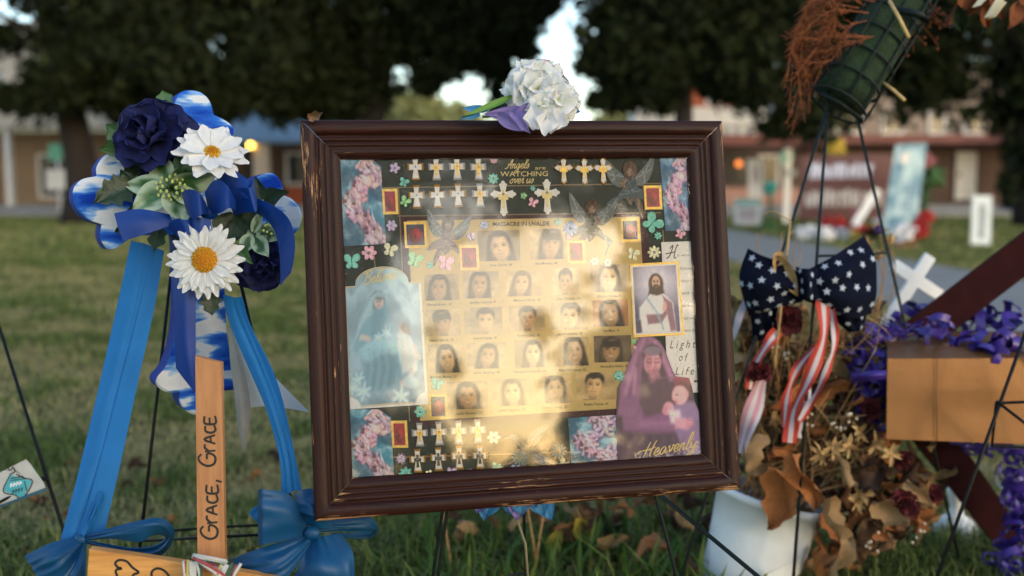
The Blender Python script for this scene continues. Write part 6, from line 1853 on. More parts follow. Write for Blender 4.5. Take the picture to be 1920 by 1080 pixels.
# ---------------------------------------------------------------- white bucket and dried bouquet
M['bucket'] = pmat('white_plastic', srgb(222, 226, 228), rough=.35, vary=.08, scale=14, bump=.05, bscale=60)
nt_ = M['bucket'].copy(); nt_.name = 'dirty_white_plastic'; M['pail'] = nt_
_n = nt_.node_tree; _b = _n.nodes['Principled BSDF']; _src = _b.inputs['Base Color'].links[0].from_socket
_t = N(_n, 'ShaderNodeTexCoord'); _z = N(_n, 'ShaderNodeTexNoise'); _z.inputs['Scale'].default_value = 55; _z.inputs['Detail'].default_value = 6; _z.inputs['Roughness'].default_value = .75
_g = N(_n, 'ShaderNodeTexNoise'); _g.inputs['Scale'].default_value = 7
_n.links.new(_t.outputs['Object'], _z.inputs[0]); _n.links.new(_t.outputs['Object'], _g.inputs[0])
_m = N(_n, 'ShaderNodeMath', operation='MULTIPLY'); _n.links.new(_z.outputs['Fac'], _m.inputs[0]); _n.links.new(_g.outputs['Fac'], _m.inputs[1])
_r = N(_n, 'ShaderNodeMapRange'); _r.inputs[1].default_value = .33; _r.inputs[2].default_value = .42; _r.inputs[4].default_value = .7; _n.links.new(_m.outputs[0], _r.inputs[0])
_x = N(_n, 'ShaderNodeMix', data_type='RGBA'); _n.links.new(_r.outputs[0], _x.inputs[0]); _n.links.new(_src, _x.inputs[6]); _x.inputs[7].default_value = (*srgb(120, 96, 70), 1)
_n.links.new(_x.outputs[2], _b.inputs['Base Color'])
bt = G(1398, 1128); bt = bt + np.array([0.0, 0.02, .012])
bax = nrm(c2w((.26, 1, -.05)))
bk = thing('bucket', 'white plastic bucket tipped to the right holding the dried bouquet', 'bucket', bt)
Bb = basis(bax)
prof = [(0, 0), (.092, 0), (.095, .006), (.100, .06), (.106, .14), (.112, .205), (.118, .206), (.119, .222), (.113, .223), (.109, .205), (.103, .14), (.094, .02), (0, .02)]
Vb = []; nb = 40
for r_, h in prof:
    for j in range(nb):
        a = 2 * math.pi * j / nb
        Vb.append(bt + Bb @ np.array([r_ * math.cos(a), r_ * math.sin(a), h]))
Fb = [(i * nb + j, i * nb + (j + 1) % nb, (i + 1) * nb + (j + 1) % nb, (i + 1) * nb + j) for i in range(len(prof) - 1) for j in range(nb)]
mk('pail', Vb, Fb, M['pail'], bk)

dv = {}
DRY = {'leafo': srgb(172, 110, 62), 'leafb': srgb(118, 86, 58), 'leafp': srgb(166, 134, 94), 'leafg': srgb(128, 106, 70), 'leafd': srgb(70, 48, 34)}
for k_, c_ in DRY.items(): M[k_] = pmat('dried_' + k_, c_, rough=.85, vary=.35, scale=45, bump=.5, bscale=70, trans=.15)
M['strawb'] = pmat('straw_bloom', srgb(190, 156, 104), rough=.85, vary=.3, scale=80, trans=.15)
M['maroon_petal'] = pmat('dried_maroon_rose', srgb(92, 22, 26), rough=.8, vary=.4, scale=60, bump=.4, bscale=90, trans=.08)
M['dstem'] = pmat('dry_stalk', srgb(168, 130, 84), rough=.85, vary=.3, scale=50)
M['gyp'] = pmat('baby_breath', srgb(226, 216, 196), rough=.8, vary=.15)
bo = thing('dried_bouquet', 'heap of dried leaves, roses and stalks spilling out of the white bucket', 'dried bouquet', P(1540, 960, 2.1))
shared = []
gl_ = np.random.default_rng(21)
for k in range(9):
    V, F = petal(1.0, .40 + .12 * (k % 3), .55, 1.1 - .4 * (k % 4), .10, 11, 8, 900 + k, point=True)
    V[:, 2] += .12 * np.sin(V[:, 1] * 6 + k) + .06 * np.sin(V[:, 0] * 19 + V[:, 1] * 8 + k)
    V[:, 0] *= 1 + .22 * np.sin(V[:, 1] * 17 + k * 2) * gl_.uniform(.4, 1)          # broken, ragged margins
    tw_ = V[:, 1] * (-1) ** k * .9; V[:, 0], V[:, 2] = V[:, 0] * np.cos(tw_) - V[:, 2] * np.sin(tw_), V[:, 0] * np.sin(tw_) + V[:, 2] * np.cos(tw_)
    V[:, 2] -= .035 * np.exp(-(V[:, 0] / .03) ** 2)
    me = bpy.data.meshes.new('dried_leaf'); me.from_pydata(V.tolist(), [], [list(f) for f in F])
    me.polygons.foreach_set('use_smooth', np.ones(len(me.polygons), bool))
    me.materials.append(M[['leafo', 'leafb', 'leafp', 'leafg', 'leafb', 'leafd', 'leafp', 'leafb', 'leafo'][k]]); shared.append(me)


def drop_leaf(parent, p, d, ln, k, name='leaf', roll=None):
    o = newobj(name, shared[k % 9], parent)
    y = nrm(d); f = nrm(gl_.normal(size=3) * .8 - FWD)
    x = nrm(np.cross(y, f)); z = np.cross(x, y)
    m = np.eye(4); m[:3, 0] = x * ln; m[:3, 1] = y * ln; m[:3, 2] = z * ln; m[:3, 3] = np.asarray(p) - OFF.get(parent, np.zeros(3))
    o.matrix_basis = Matrix(m.tolist()); OFF[o] = OFF.get(parent, np.zeros(3))
    return o


# heap of leaves: right of the bucket mouth and up behind the frame
regions = [((1395, 1490), (700, 905), (2.05, 2.25), 40), ((1480, 1650), (700, 900), (2.05, 2.3), 70), ((1560, 1760), (840, 985), (2.05, 2.3), 60), ((1480, 1640), (900, 1060), (2.02, 2.2), 45), ((1380, 1460), (560, 720), (2.1, 2.25), 26), ((1540, 1640), (620, 740), (2.12, 2.28), 22)]
kk = 0
for (xa, xb), (ya, yb), (da, db), n in regions:
    for _ in range(n):
        p = P(gl_.uniform(xa, xb), gl_.uniform(ya, yb), gl_.uniform(da, db))
        if p[2] < .03: p[2] = .03 + gl_.random() * .05
        d = gl_.normal(size=3) * np.array([1, .6, .9]) + np.array([.2, 0, -.2])
        drop_leaf(bo, p, d, gl_.uniform(.028, .085), int(gl_.integers(9))); kk += 1
for (a, b, k, ln) in (((1500, 850, 1.98), (1520, 955, 1.96), 0, 0), ((1478, 890, 1.99), (1450, 990, 1.97), 8, 0), ((1540, 940, 2.0), (1580, 1010, 1.98), 2, 0), ((1640, 935, 2.02), (1700, 985, 2.0), 2, 0), ((1700, 900, 2.02), (1748, 950, 2.0), 6, 0), ((1410, 810, 2.0), (1400, 880, 1.98), 2, 0), ((1555, 860, 2.02), (1600, 905, 2.0), 6, 0), ((1590, 1000, 2.0), (1570, 1080, 1.98), 6, 0), ((1640, 1000, 2.02), (1668, 1010, 2.0), 8, 0)):
    p0, p1 = P(*a), P(*b); drop_leaf(bo, p0, p1 - p0, np.linalg.norm(p1 - p0) * 1.05, k)
mth = bt + bax * .2
for k in range(64):
    e = P(gl_.uniform(1380, 1660), gl_.uniform(430, 760) if k < 34 else gl_.uniform(720, 960), gl_.uniform(2.05, 2.25))
    s0 = mth + gl_.normal(size=3) * .03
    mid = (s0 + e) / 2 + gl_.normal(size=3) * .03
    pts = catmull([s0, mid, e], 10)
    mb = MB(); mb.tube(pts, np.linspace(.0022, .0011, 10), 5)
    for i in (6, 7, 8, 9):
        if gl_.random() < .6:
            q = pts[i] + gl_.normal(size=3) * .02; mb.tube([pts[i], q], .0008, 4)
    mb.build('stalk', M['dstem'], bo)
# crumbled small leaves filling the heap
mb = MB(); LV = [(np.array([v.co[:] for v in me.vertices]), [tuple(p.vertices) for p in me.polygons]) for me in shared]
for k in range(330):
    x, y = gl_.uniform(1385, 1655), gl_.uniform(570, 900)
    if x < 1490 and y > 850: y -= 150
    V, F = LV[k % 9]; ln = gl_.uniform(.018, .05); B3 = basis(gl_.normal(size=3), gl_.uniform(0, 6))
    mb.add(put(V * ln, P(x, y, gl_.uniform(2.1, 2.32)), B3), F, col=[srgb(150, 112, 74), srgb(112, 80, 52), srgb(176, 140, 96), srgb(84, 58, 40)][k % 4])
o_ = mb.build('leaf_tangle', pmat('withered_leaf', (1, 1, 1), rough=.9, vary=.3, scale=60, attr=True), bo); o_['kind'] = 'stuff'
# fine withered straw filling the heap
mb = MB()
for k in range(520):
    x, y = gl_.uniform(1385, 1660), gl_.uniform(560, 930)
    if x < 1480 and y > 860: y -= 120
    p = P(x, y, gl_.uniform(2.08, 2.3)); d = nrm(gl_.normal(size=3) * [.7, .5, 1]) * gl_.uniform(.02, .07)
    mb.tube(catmull([p - d, p + gl_.normal(size=3) * .008, p + d], 4), [.0011, .0014, .0012, .0006], 3, col=srgb(178, 144, 96) * gl_.uniform(.35, 1.15), cap=False)
o_ = mb.build('straw_tangle', pmat('withered_straw', (1, 1, 1), rough=.9, vary=.2, attr=True), bo); o_['kind'] = 'stuff'
# the tall bent straw crossing the bow
mb = MB(); mb.tube(catmull([P(1452, 690, 1.98), P(1462, 600, 1.96), P(1472, 500, 1.96), P(1482, 415, 1.97)], 14), .0026, 6); mb.tube(catmull([P(1482, 415, 1.97), P(1466, 404, 1.97), P(1448, 396, 1.98), P(1434, 402, 1.99)], 10), .0013, 5); mb.tube([P(1480, 440, 1.97), P(1488, 432, 1.97)], .001, 5)
mb.build('stalk', M['strawb'], bo)
leaf(bo, (1456, 480, 1.95), (1496, 556, 1.93), .035, M['strawb'], .4, .4, 0, 'curled_leaf', 51); leaf(bo, (1470, 478, 1.95), (1452, 500, 1.94), .03, M['strawb'], .3, .3, 0, 'curled_leaf', 52)
for k, (x, y, d, r_) in enumerate(((1422, 700, 1.98, .030), (1476, 600, 2.0, .034), (1690, 945, 2.02, .040), (1690, 865, 2.06, .026), (1750, 925, 2.06, .024), (1630, 770, 2.08, .03))):
    O = P(x, y, d)
    rh = MB().ball(O, r_ * .4, 8).build('rose_head', M['maroon_petal'], bo)
    for li, (n, s_, tilt) in enumerate(((3, .7, 12), (4, .9, 28), (5, 1.0, 48))):
        for j in range(n):
            V, F = petal(r_ * s_, r_ * s_ * 1.1, .3, .2, .1, 6, 5, 1000 + k * 30 + li * 7 + j)
            add_petal(rh, 'petal', O, nrm(-FWD + gl_.normal(size=3) * .2 + UP * .3), 2 * math.pi * j / n + li, R(tilt + gl_.uniform(-8, 8)), V, F, M['maroon_petal'])
for k, (x, y) in enumerate(((1520, 790), (1563, 786), (1572, 800), (1530, 812), (1588, 780), (1556, 812), (1512, 776), (1490, 730), (1470, 655), (1660, 890), (1720, 1000), (1735, 1015), (1640, 1015), (1450, 640))):
    mb = MB(); c0 = P(x, y + 25, 2.05)
    if k % 2: continue
    for j in range(6):
        q = P(x + gl_.normal() * 9, y + gl_.normal() * 9, 2.0 + gl_.uniform(-.02, .03)); mb.tube([c0, q], .0005, 4, col=srgb(150, 120, 80)); mb.ball(q, .0034, 6, col=srgb(206, 194, 172))
    mb.build('baby_breath_spray', pmat('gypsophila', (1, 1, 1), rough=.85, vary=.2, attr=True), bo)
for k, (x, y) in enumerate(((1612, 808), (1590, 835), (1640, 830), (1605, 940), (1615, 925), (1560, 840), (1668, 850), (1540, 850))):
    O = P(x, y, 2.02); sb = MB().ball(O, .006, 7).build('straw_flower', M['strawb'], bo)
    for j in range(9):
        V, F = petal(.028, .010, .2, .3, .05, 5, 3, j, point=True)
        add_petal(sb, 'petal', O, nrm(-FWD + gl_.normal(size=3) * .6), j * .7, R(60 + gl_.uniform(-15, 15)), V, F, M['strawb'])
mb = MB()
for k, (x, y) in enumerate(((1648, 430), (1620, 455), (1668, 450), (1645, 478))):
    O = P(x, y, 2.2); 
    mb2 = MB(); mb2.ball(O, .012, 8)
    pf = mb2.build('seed_head', M['strawb'] if k else pmat('purple_thistle', srgb(72, 54, 110), rough=.9, vary=.3), bo)
    for j in range(10):
        V, F = petal(.026, .008, .2, -.3, .05, 5, 3, j, point=True)
        add_petal(pf, 'bract', O - UP * .008, nrm(UP - FWD * .4 + gl_.normal(size=3) * .3), j * .63, R(35 + gl_.uniform(-10, 20)), V, F, M['strawb'])
    MB().tube(catmull([O, P(x + 8, 540, 2.2), P(1600, 760, 2.15)], 8), .0014, 5).build('stalk', M['dstem'], bo)

# ---------------------------------------------------------------- star bow and striped ribbons
M['starnavy'] = pmat('navy_star_fabric', srgb(11, 17, 36), rough=.95, spec=.12, vary=.25, scale=50, bump=.3, bscale=400)
M['starwhite'] = pmat('white_star_print', srgb(176, 186, 202), rough=.85, vary=.1)
sb_ = thing('star_bow', 'navy fabric bow with white stars above the dried bouquet', 'bow', P(1515, 600, 2.02))


def star_patch(name, rails, nst, seed, parent):
    V, F = loft(pxrails(rails), 30, 20)
    g = np.random.default_rng(seed)
    Gd = V.reshape(30, 20, 3)
    wr = .006 * np.sin(np.linspace(0, 1, 20) * 14 + seed)[None, :] * (1 - np.abs(np.linspace(-1, 1, 30))[:, None] ** 2 * .5) * .7
    Gd = Gd - FWD * wr[..., None]
    o = mk(name, Gd.reshape(-1, 3), F, M['starnavy'], parent, solid=.001)
    # printed stars sit a hair proud of the cloth, following it
    placed = []
    na, nb_ = (5, 4) if nst > 10 else (3, 2)
    for a in range(na):
        for b in range(nb_):
            u = (a + .5 + (.25 if b % 2 else -.2)) / na + g.uniform(-.03, .03); v = (b + .5) / nb_ + g.uniform(-.05, .05)
            if not (.04 < u < .96 and .06 < v < .94): continue
            def at(uu, vv):
                x = np.clip(uu, 0, 1) * 29; y = np.clip(vv, 0, 1) * 19; i, j = min(int(x), 28), min(int(y), 18); fx_, fy_ = x - i, y - j
                return (Gd[i, j] * (1 - fx_) + Gd[i + 1, j] * fx_) * (1 - fy_) + (Gd[i, j + 1] * (1 - fx_) + Gd[i + 1, j + 1] * fx_) * fy_
            c0 = at(u, v); du = at(u + .05, v) - at(u - .05, v); dv_ = at(u, v + .05) - at(u, v - .05)
            n = nrm(np.cross(du, dv_)); n = n if np.dot(n, FWD) < 0 else -n
            x = nrm(RIGHT - n * np.dot(RIGHT, n)); y = np.cross(n, x); ro = g.uniform(0, 1.2)
            pts = [c0 + n * .0016 + (x * math.cos(ro + k * math.pi / 5) + y * math.sin(ro + k * math.pi / 5)) * ((.0088 if nst > 10 else .0070) if k % 2 == 0 else .0037) for k in range(10)]
            mk('star', [c0 + n * .0018] + pts, [(0, k + 1, (k + 1) % 10 + 1) for k in range(10)], M['starwhite'], o, smooth=False)
    return o


star_patch('bow_wing', [[(1508, 520, 1.97), (1470, 494, 1.95), (1430, 480, 1.96), (1402, 466, 1.98)], [(1508, 535, 1.955), (1460, 528, 1.93), (1415, 524, 1.94), (1386, 518, 1.97)], [(1506, 552, 1.965), (1460, 556, 1.94), (1420, 572, 1.95), (1396, 566, 1.98)], [(1504, 566, 1.985), (1462, 576, 1.96), (1432, 586, 1.97), (1404, 592, 1.99)]], 16, 2, sb_)
star_patch('bow_wing', [[(1510, 508, 1.97), (1556, 484, 1.95), (1590, 462, 1.97), (1621, 442, 2.0)], [(1512, 528, 1.95), (1560, 518, 1.93), (1604, 500, 1.95), (1640, 482, 1.98)], [(1512, 548, 1.955), (1560, 548, 1.935), (1606, 542, 1.95), (1644, 540, 1.98)], [(1510, 564, 1.98), (1556, 578, 1.96), (1600, 596, 1.97), (1634, 588, 2.0)]], 16, 3, sb_)
star_patch('bow_tail', [[(1545, 560, 2.0), (1556, 590, 2.01), (1590, 622, 2.03)], [(1580, 560, 1.99), (1596, 588, 2.0), (1606, 622, 2.02)], [(1618, 560, 2.0), (1626, 590, 2.01), (1618, 616, 2.03)]], 8, 4, sb_)
star_patch('bow_tail', [[(1405, 575, 2.0), (1410, 606, 2.01), (1412, 640, 2.03)], [(1430, 575, 1.99), (1436, 606, 2.0), (1440, 634, 2.02)], [(1460, 570, 2.0), (1456, 596, 2.01), (1460, 622, 2.03)]], 8, 5, sb_)
star_patch('bow_knot', [[(1492, 500, 1.96), (1500, 530, 1.945), (1494, 566, 1.96)], [(1510, 504, 1.93), (1512, 530, 1.915), (1512, 562, 1.93)], [(1534, 502, 1.95), (1530, 530, 1.935), (1536, 560, 1.95)]], 5, 6, sb_)
M['stripe'] = pmat('striped_ribbon', (1, 1, 1), rough=.7, vary=.12, scale=60, attr=True, bump=.1)
st_ = thing('striped_ribbons', 'red and white striped ribbon tails hanging below the star bow', 'ribbon', P(1470, 780, 2.0))


def stripes(rails, cols, name='striped_tail', parent=st_):
    n = len(cols) * 4 + 1
    V, F = loft(pxrails(rails), 26, n)
    cc = np.tile(np.array([srgb(*cols[min(int(j / n * len(cols)), len(cols) - 1)]) for j in range(n)]), (26, 1))
    return mk(name, V, F, M['stripe'], parent, cc, solid=.0006)


RD, WH, PK = (186, 56, 42), (196, 188, 194), (190, 138, 154)
def sribbon(path, wd, cols, tw=.6, seed=0):
    """a striped ribbon along photo points, wd pixels wide, twisting as it falls"""
    g = np.random.default_rng(seed); ph = g.uniform(0, 6); rl = [[], [], []]
    pth = catmull(path, 12); tt = np.gradient(pth, axis=0)
    for i, (x, y, d) in enumerate(pth):
        t = tt[i, :2] / np.linalg.norm(tt[i, :2]); nx_, ny_ = -t[1], t[0]; a = math.sin(ph + i * tw) * 1.05; hw = wd / 2 * math.cos(a); dz = wd / 2 * math.sin(a) * .0011
        rl[0].append((x + nx_ * hw, y + ny_ * hw, d + dz)); rl[1].append((x, y, d + .002 * math.sin(i))); rl[2].append((x - nx_ * hw, y - ny_ * hw, d - dz))
    stripes(rl, cols)


sribbon([(1542, 560, 1.96), (1545, 620, 1.95), (1536, 660, 1.955), (1512, 720, 1.96), (1488, 770, 1.97), (1480, 830, 1.98)], 28, [RD, WH, RD], .6, 1)
sribbon([(1560, 575, 1.965), (1566, 640, 1.96), (1552, 690, 1.96), (1530, 740, 1.965), (1500, 790, 1.98)], 15, [WH, RD], .8, 2)
sribbon([(1530, 650, 1.99), (1496, 690, 1.98), (1476, 740, 1.985), (1470, 800, 1.99)], 20, [RD, WH, RD], .7, 3)
sribbon([(1458, 620, 1.97), (1436, 650, 1.96), (1414, 690, 1.975), (1406, 730, 1.98)], 25, [RD, WH, RD], .45, 4)
sribbon([(1430, 706, 2.0), (1416, 756, 1.99), (1400, 805, 1.985), (1388, 850, 2.0)], 36, [PK, WH, PK, WH], .3, 5)
sribbon([(1520, 700, 2.01), (1506, 760, 2.0), (1494, 820, 2.01)], 22, [RD, WH], .8, 6)
stripes([[(1395, 560, 2.03), (1380, 590, 2.02), (1374, 620, 2.03)], [(1400, 575, 2.02), (1388, 610, 2.01), (1376, 640, 2.03)]], [WH, WH], 'white_tail')

# ---------------------------------------------------------------- small white cross
wx = Plane(P(1718, 523, 2.45), -c2w((-.05, 0, 1)), c2w((.55, .84, 0)))
xc = thing('white_cross', 'small plain white wooden cross leaning behind the purple curled ribbon', 'wooden cross', wx.px(1630, 640))
mb = MB()
c0 = wx.L(1718, 523)
aw, ah = .0145, .0145
def cr(pts): return [wx.W((c0[0] + x, c0[1] + y, 0)) for x, y in pts]
mb.prism(cr([(-aw, -.32), (aw, -.32), (aw, -ah), (.075, -ah), (.075, ah), (aw, ah), (aw, .068), (-aw, .068), (-aw, ah), (-.066, ah), (-.066, -ah), (-aw, -ah)]), -wx.n * .012, bevel=.001)
mb.build('cross_body', M['bucket'], xc, smooth=False)

# ---------------------------------------------------------------- gold box, maroon boards, purple ribbon
M['gold_box'] = pmat('gold_gift_box', srgb(122, 82, 40), rough=.42, vary=.2, scale=6, metal=.35, bump=.2, bscale=22)
f0, f1 = P(1664, 673, 2.0), P(2010, 671, 2.02); f2, f3 = P(2010, 836, 2.02), P(1662, 823, 2.0)
bkv = nrm(c2w((.02, .16, 1))) * .19
tb_ = [P(1664, 622, 2.19), P(2006, 622, 2.21)]
gbx = thing('gold_box', 'dented gold cardboard gift box resting among purple ribbons on the right', 'box', (f3 + f2) / 2)


def boxface(name, q, nx=12, ny=8, amp=.006, sd=1):
    a, b, c_, d = [np.asarray(v) for v in q]
    n = nrm(np.cross(b - a, d - a)); V = []
    for i in range(ny + 1):
        for j in range(nx + 1):
            u, v = j / nx, i / ny
            p = (a * (1 - u) + b * u) * (1 - v) + (d * (1 - u) + c_ * u) * v
            V.append(p + n * amp * (float(vnoise(u * 4 + sd, v * 3, sd)) - .5) * 4 * u * (1 - u) * 4 * v * (1 - v) * 1.0)
    return mk(name, V, gridf(ny + 1, nx + 1), M['gold_box'], gbx, solid=.0015)


b2_, b3_ = f2 + (tb_[1] - f1), f3 + (tb_[0] - f0)
boxface('front_panel', [f0, f1, f2, f3]); boxface('lid', [tb_[0], tb_[1], f1, f0], amp=.014, sd=4); boxface('side_panel', [tb_[0], f0, f3, b3_]); boxface('side_panel', [f1, tb_[1], b2_, f2]); boxface('back_panel', [tb_[1], tb_[0], b3_, b2_]); boxface('base', [f3, f2, b2_, b3_])
MB().tube([P(1757, 672, 1.998), P(1756, 745, 1.999), P(1757, 826, 2.0)], .0008, 5).build('seam', M['gold_box'], gbx)
MB().ball(P(1775, 648, 2.09), .012, 10, squash=(1.3, .9, .5)).build('dent', M['gold_box'], gbx)
M['maroon'] = pmat('maroon_stained_wood', srgb(44, 11, 14), rough=.8, vary=.25, scale=30, spec=.12)


def board(label, pts, th=.012, d=2.25):
    t = thing('maroon_board', label, 'board', P(*pts[-1], d), 'maroon boards behind the gold box')
    p = [P(x, y, d) for x, y in pts]
    MB().prism(p, FWD * th, bevel=.001).build('plank', M['maroon'], t, smooth=False)


board('maroon board slanting up to the right behind the gold box', [(1960, 405), (1686, 616), (1700, 650), (1750, 650), (1960, 490)], d=2.22)
board('maroon board slanting down to the right under the gold box', [(1700, 760), (1752, 760), (1960, 1055), (1920, 1090), (1716, 830)], d=2.3)
ew2 = easel('wire_easel', 'black wire easel standing in front of the gold box', [(P(1935, 590, 1.90), P(1765, 1060, 1.88)), (P(1940, 590, 1.90), P(2100, 1060, 1.9)), (P(1938, 590, 1.92), P(1950, 1000, 2.35))], [[P(1868, 756, 1.895), P(1960, 752, 1.9), P(2040, 752, 1.9)], [P(1868, 752, 1.895), P(1930, 800, 1.86), P(1990, 838, 1.83)], [P(1868, 756, 1.895), P(1860, 836, 1.98), P(2000, 842, 2.03)]], BW, .0036)
M['purple'] = pmat('purple_curling_ribbon', srgb(62, 42, 132), rough=.35, vary=.2, scale=40, spec=.5)


def curl(name, label, path, rad, turns, wd, seed, n=150, group='purple curling ribbons', depth_=None):
    t = depth_ or thing(name, label, 'ribbon', P(*path[-1]), group)
    g = np.random.default_rng(seed)
    c_ = catmull([P(*p) for p in path], n)
    c_ = c_ + np.stack([vnoise(np.linspace(0, 9, n), np.full(n, seed * 1.7 + q), 5 + q) - .5 for q in range(3)], 1) * rad * 2.2
    tan = np.gradient(c_, axis=0)
    V = []
    ph = g.uniform(0, 6)
    for i in range(n):
        z = nrm(tan[i]); x = nrm(np.cross(z, UP + .3 * RIGHT)); y = np.cross(z, x)
        a = ph + 2 * math.pi * turns * i / n
        rr = rad * (.75 + .45 * math.sin(i * .13 + seed) + .2 * math.sin(i * .37 + 2 * seed))
        p = c_[i] + (x * math.cos(a) + y * math.sin(a)) * rr
        V += [p - z * wd / 2, p, p + z * wd / 2]
    mk('curl', V, gridf(n, 3), M['purple'], t, solid=.0003)
    if depth_: return
    for q in (1, 2): curl(name, label, [(x + g.uniform(-14, 14), y + g.uniform(-12, 14), d + g.uniform(-.02, .05)) for x, y, d in path], rad * (.9, .7)[q - 1], turns * 1.2, wd * (.8, .6)[q - 1], seed + 40 * q, n, group, t)


for k, (lab, path, rad, tu) in enumerate((('purple ribbon curls along the top of the gold box', [(1640, 640, 2.15), (1700, 618, 2.12), (1760, 612, 2.1)], .02, 8), ('wide purple ribbon curls behind the maroon board', [(1720, 588, 2.3), (1800, 592, 2.28), (1900, 600, 2.24)], .026, 9), ('purple ribbon curls draped over the right of the box lid', [(1800, 650, 2.1), (1850, 655, 2.06), (1930, 640, 2.04)], .022, 7),
        ('purple ribbon cascade hanging left of the gold box, upper coils', [(1690, 600, 2.2), (1625, 640, 2.16), (1610, 700, 2.12)], .022, 8), ('purple ribbon cascade hanging left of the gold box, lower coils', [(1650, 660, 2.12), (1625, 720, 2.1), (1650, 790, 2.1)], .020, 9), ('purple ribbon coil pressed against the left side of the box', [(1600, 650, 2.18), (1640, 690, 2.12), (1656, 740, 2.08)], .016, 8),
        ('purple ribbon coils on the right below the box', [(1905, 850, 2.2), (1900, 930, 2.16), (1925, 1010, 2.12)], .024, 12), ('purple ribbon coils trailing to the grass at the right edge', [(1910, 960, 2.2), (1885, 1030, 2.16), (1920, 1090, 2.12)], .022, 10), ('purple ribbon loops dangling under the box', [(1800, 828, 2.2), (1850, 838, 2.2), (1900, 834, 2.2)], .014, 6))):
    curl('curled_ribbon', lab, path, rad * 1.25, tu * .62, .016 if k not in (1, 2) else .024, k)
t = thing('purple_band', 'flat shiny purple ribbon across the dried flowers left of the gold box', 'ribbon', P(1630, 705, 2.03))
ribbon(t, 'band', [[(1596, 700, 2.05), (1628, 696, 2.01), (1662, 694, 2.0)], [(1596, 708, 2.04), (1628, 704, 2.0), (1662, 702, 1.995)], [(1598, 718, 2.05), (1628, 714, 2.01), (1662, 710, 2.0)]], M['purple'])
# white pedestal vase lying in the grass
vb = G(1790, 1015); vs = thing('white_vase', 'white pedestal vase foot standing in the grass below the box', 'vase', vb)
prof = [(0, 0), (.062, 0), (.064, .008), (.058, .028), (.042, .055), (.02, .068), (.014, .09), (.022, .12), (.03, .15), (.026, .15), (.0, .12)]
Vb = [vb + np.array([r_ * math.cos(2 * math.pi * j / 32), r_ * math.sin(2 * math.pi * j / 32), h]) for r_, h in prof for j in range(32)]
mk('vase_body', Vb, [(i * 32 + j, i * 32 + (j + 1) % 32, (i + 1) * 32 + (j + 1) % 32, (i + 1) * 32 + j) for i in range(len(prof) - 1) for j in range(32)], M['bucket'], vs)

# ================================================================== MEMORIAL PIECES ON THE FAR LAWN
def slab(label, name, cat, q, Y, mat, cv=None, th=.02, posts=(), group=None):
    """upright board given by its corner photo points TL,TR,BR,BL standing at depth Y, with posts to the ground"""
    pts = [PY(x, y, Y) for x, y in q]
    b = (pts[2] + pts[3]) / 2; b[2] = 0
    t = thing(name, label, cat, b, group)
    if cv is None:
        MB().prism(pts, np.array([0, th, 0])).build('panel', mat, t, smooth=False)
    else:
        X, Yc = cv.X[..., None], cv.Y[..., None]
        V = ((pts[0] * (1 - X) + pts[1] * X) * (1 - Yc) + (pts[3] * (1 - X) + pts[2] * X) * Yc).reshape(-1, 3)
        mk('printed_face', V + [0, -.004, 0], gridf(cv.ny, cv.nx), M['print'], t, cv.a.reshape(-1, 3), smooth=False)
        MB().prism(pts, np.array([0, th, 0])).build('panel', mat, t, smooth=False)
    for (x, y0) in posts:
        p = PY(x, y0, Y + th * .5 + .03)
        MB().tube([p, np.array([p[0], p[1], 0])], .022, 8).build('post', B['dark'], t)
    return t


def scribble(cv, y0, y1, col, seed, x0=.08, x1=.92, wd=.05):
    g = np.random.default_rng(seed); x = x0
    while x < x1:
        h = g.uniform(.6, 1)
        cv.line([(x, y1), (x + g.uniform(-.01, .02), y1 - (y1 - y0) * h)], wd * .7, col, 1, .02)
        if g.random() < .6: cv.line([(x, y1 - (y1 - y0) * g.uniform(.2, .9)), (x + .04, y1 - (y1 - y0) * g.uniform(.2, .9))], wd * .6, col, 1, .02)
        x += g.uniform(.045, .075)
    return cv


c = Canvas(60, 36, (82, 34, 36)); c.noise(.2, 6, 6, 1); scribble(c, .12, .34, (196, 200, 216), 1, .12, .8, .06); scribble(c, .54, .78, (196, 190, 186), 2, .08, .9, .05)
slab('large maroon banner with two lines of pale hand lettering across the lawn', 'banner', 'banner', [(1502, 292), (1672, 288), (1676, 410), (1498, 412)], 17.0, pmat('maroon_cloth', srgb(86, 36, 38), rough=.9, vary=.25), c, posts=((1510, 295), (1590, 295), (1668, 292)))
c = Canvas(30, 60, (104, 150, 168)); c.mottle((176, 204, 208), .5, 4, 8, 4, .9, .2); c.mottle((60, 112, 148), .58, 5, 6, 9, .8, .2); c.ell(.35, .15, .14, .07, (222, 214, 206), .4)
for k in range(9): c.line([(.25, .3 + k * .06), (.8, .3 + k * .06)], .025, (188, 208, 212), .5, .03)
slab('tall pale blue printed banner leaning beside the maroon banner', 'banner', 'banner', [(1680, 272), (1738, 268), (1716, 440), (1652, 440)], 15.5, pmat('pale_blue_vinyl', srgb(120, 164, 180), rough=.6, vary=.2), c, posts=((1690, 300), (1722, 300)))
c = Canvas(24, 48, (204, 214, 218))
for k in range(5): scribble(c, .2 + k * .14, .27 + k * .14, (120, 134, 142), 20 + k, .35, .68, .1)
slab('white upright sign board with a column of grey lettering on the right lawn', 'sign', 'sign', [(1824, 366), (1860, 367), (1857, 460), (1820, 458)], 13.4, M['bucket'], c, posts=())
c = Canvas(30, 30, (192, 196, 200)); c.poly([(0, 0), (1, 0), (1, .2), (0, .3)], (120, 168, 158), .05); scribble(c, .35, .5, (150, 130, 136), 30, .2, .8, .08); scribble(c, .6, .75, (150, 130, 136), 31, .2, .8, .08)
slab('pale poster board with a teal top standing right of the frame', 'sign', 'sign', [(1378, 372), (1428, 374), (1426, 424), (1376, 420)], 19.0, M['bucket'], c)
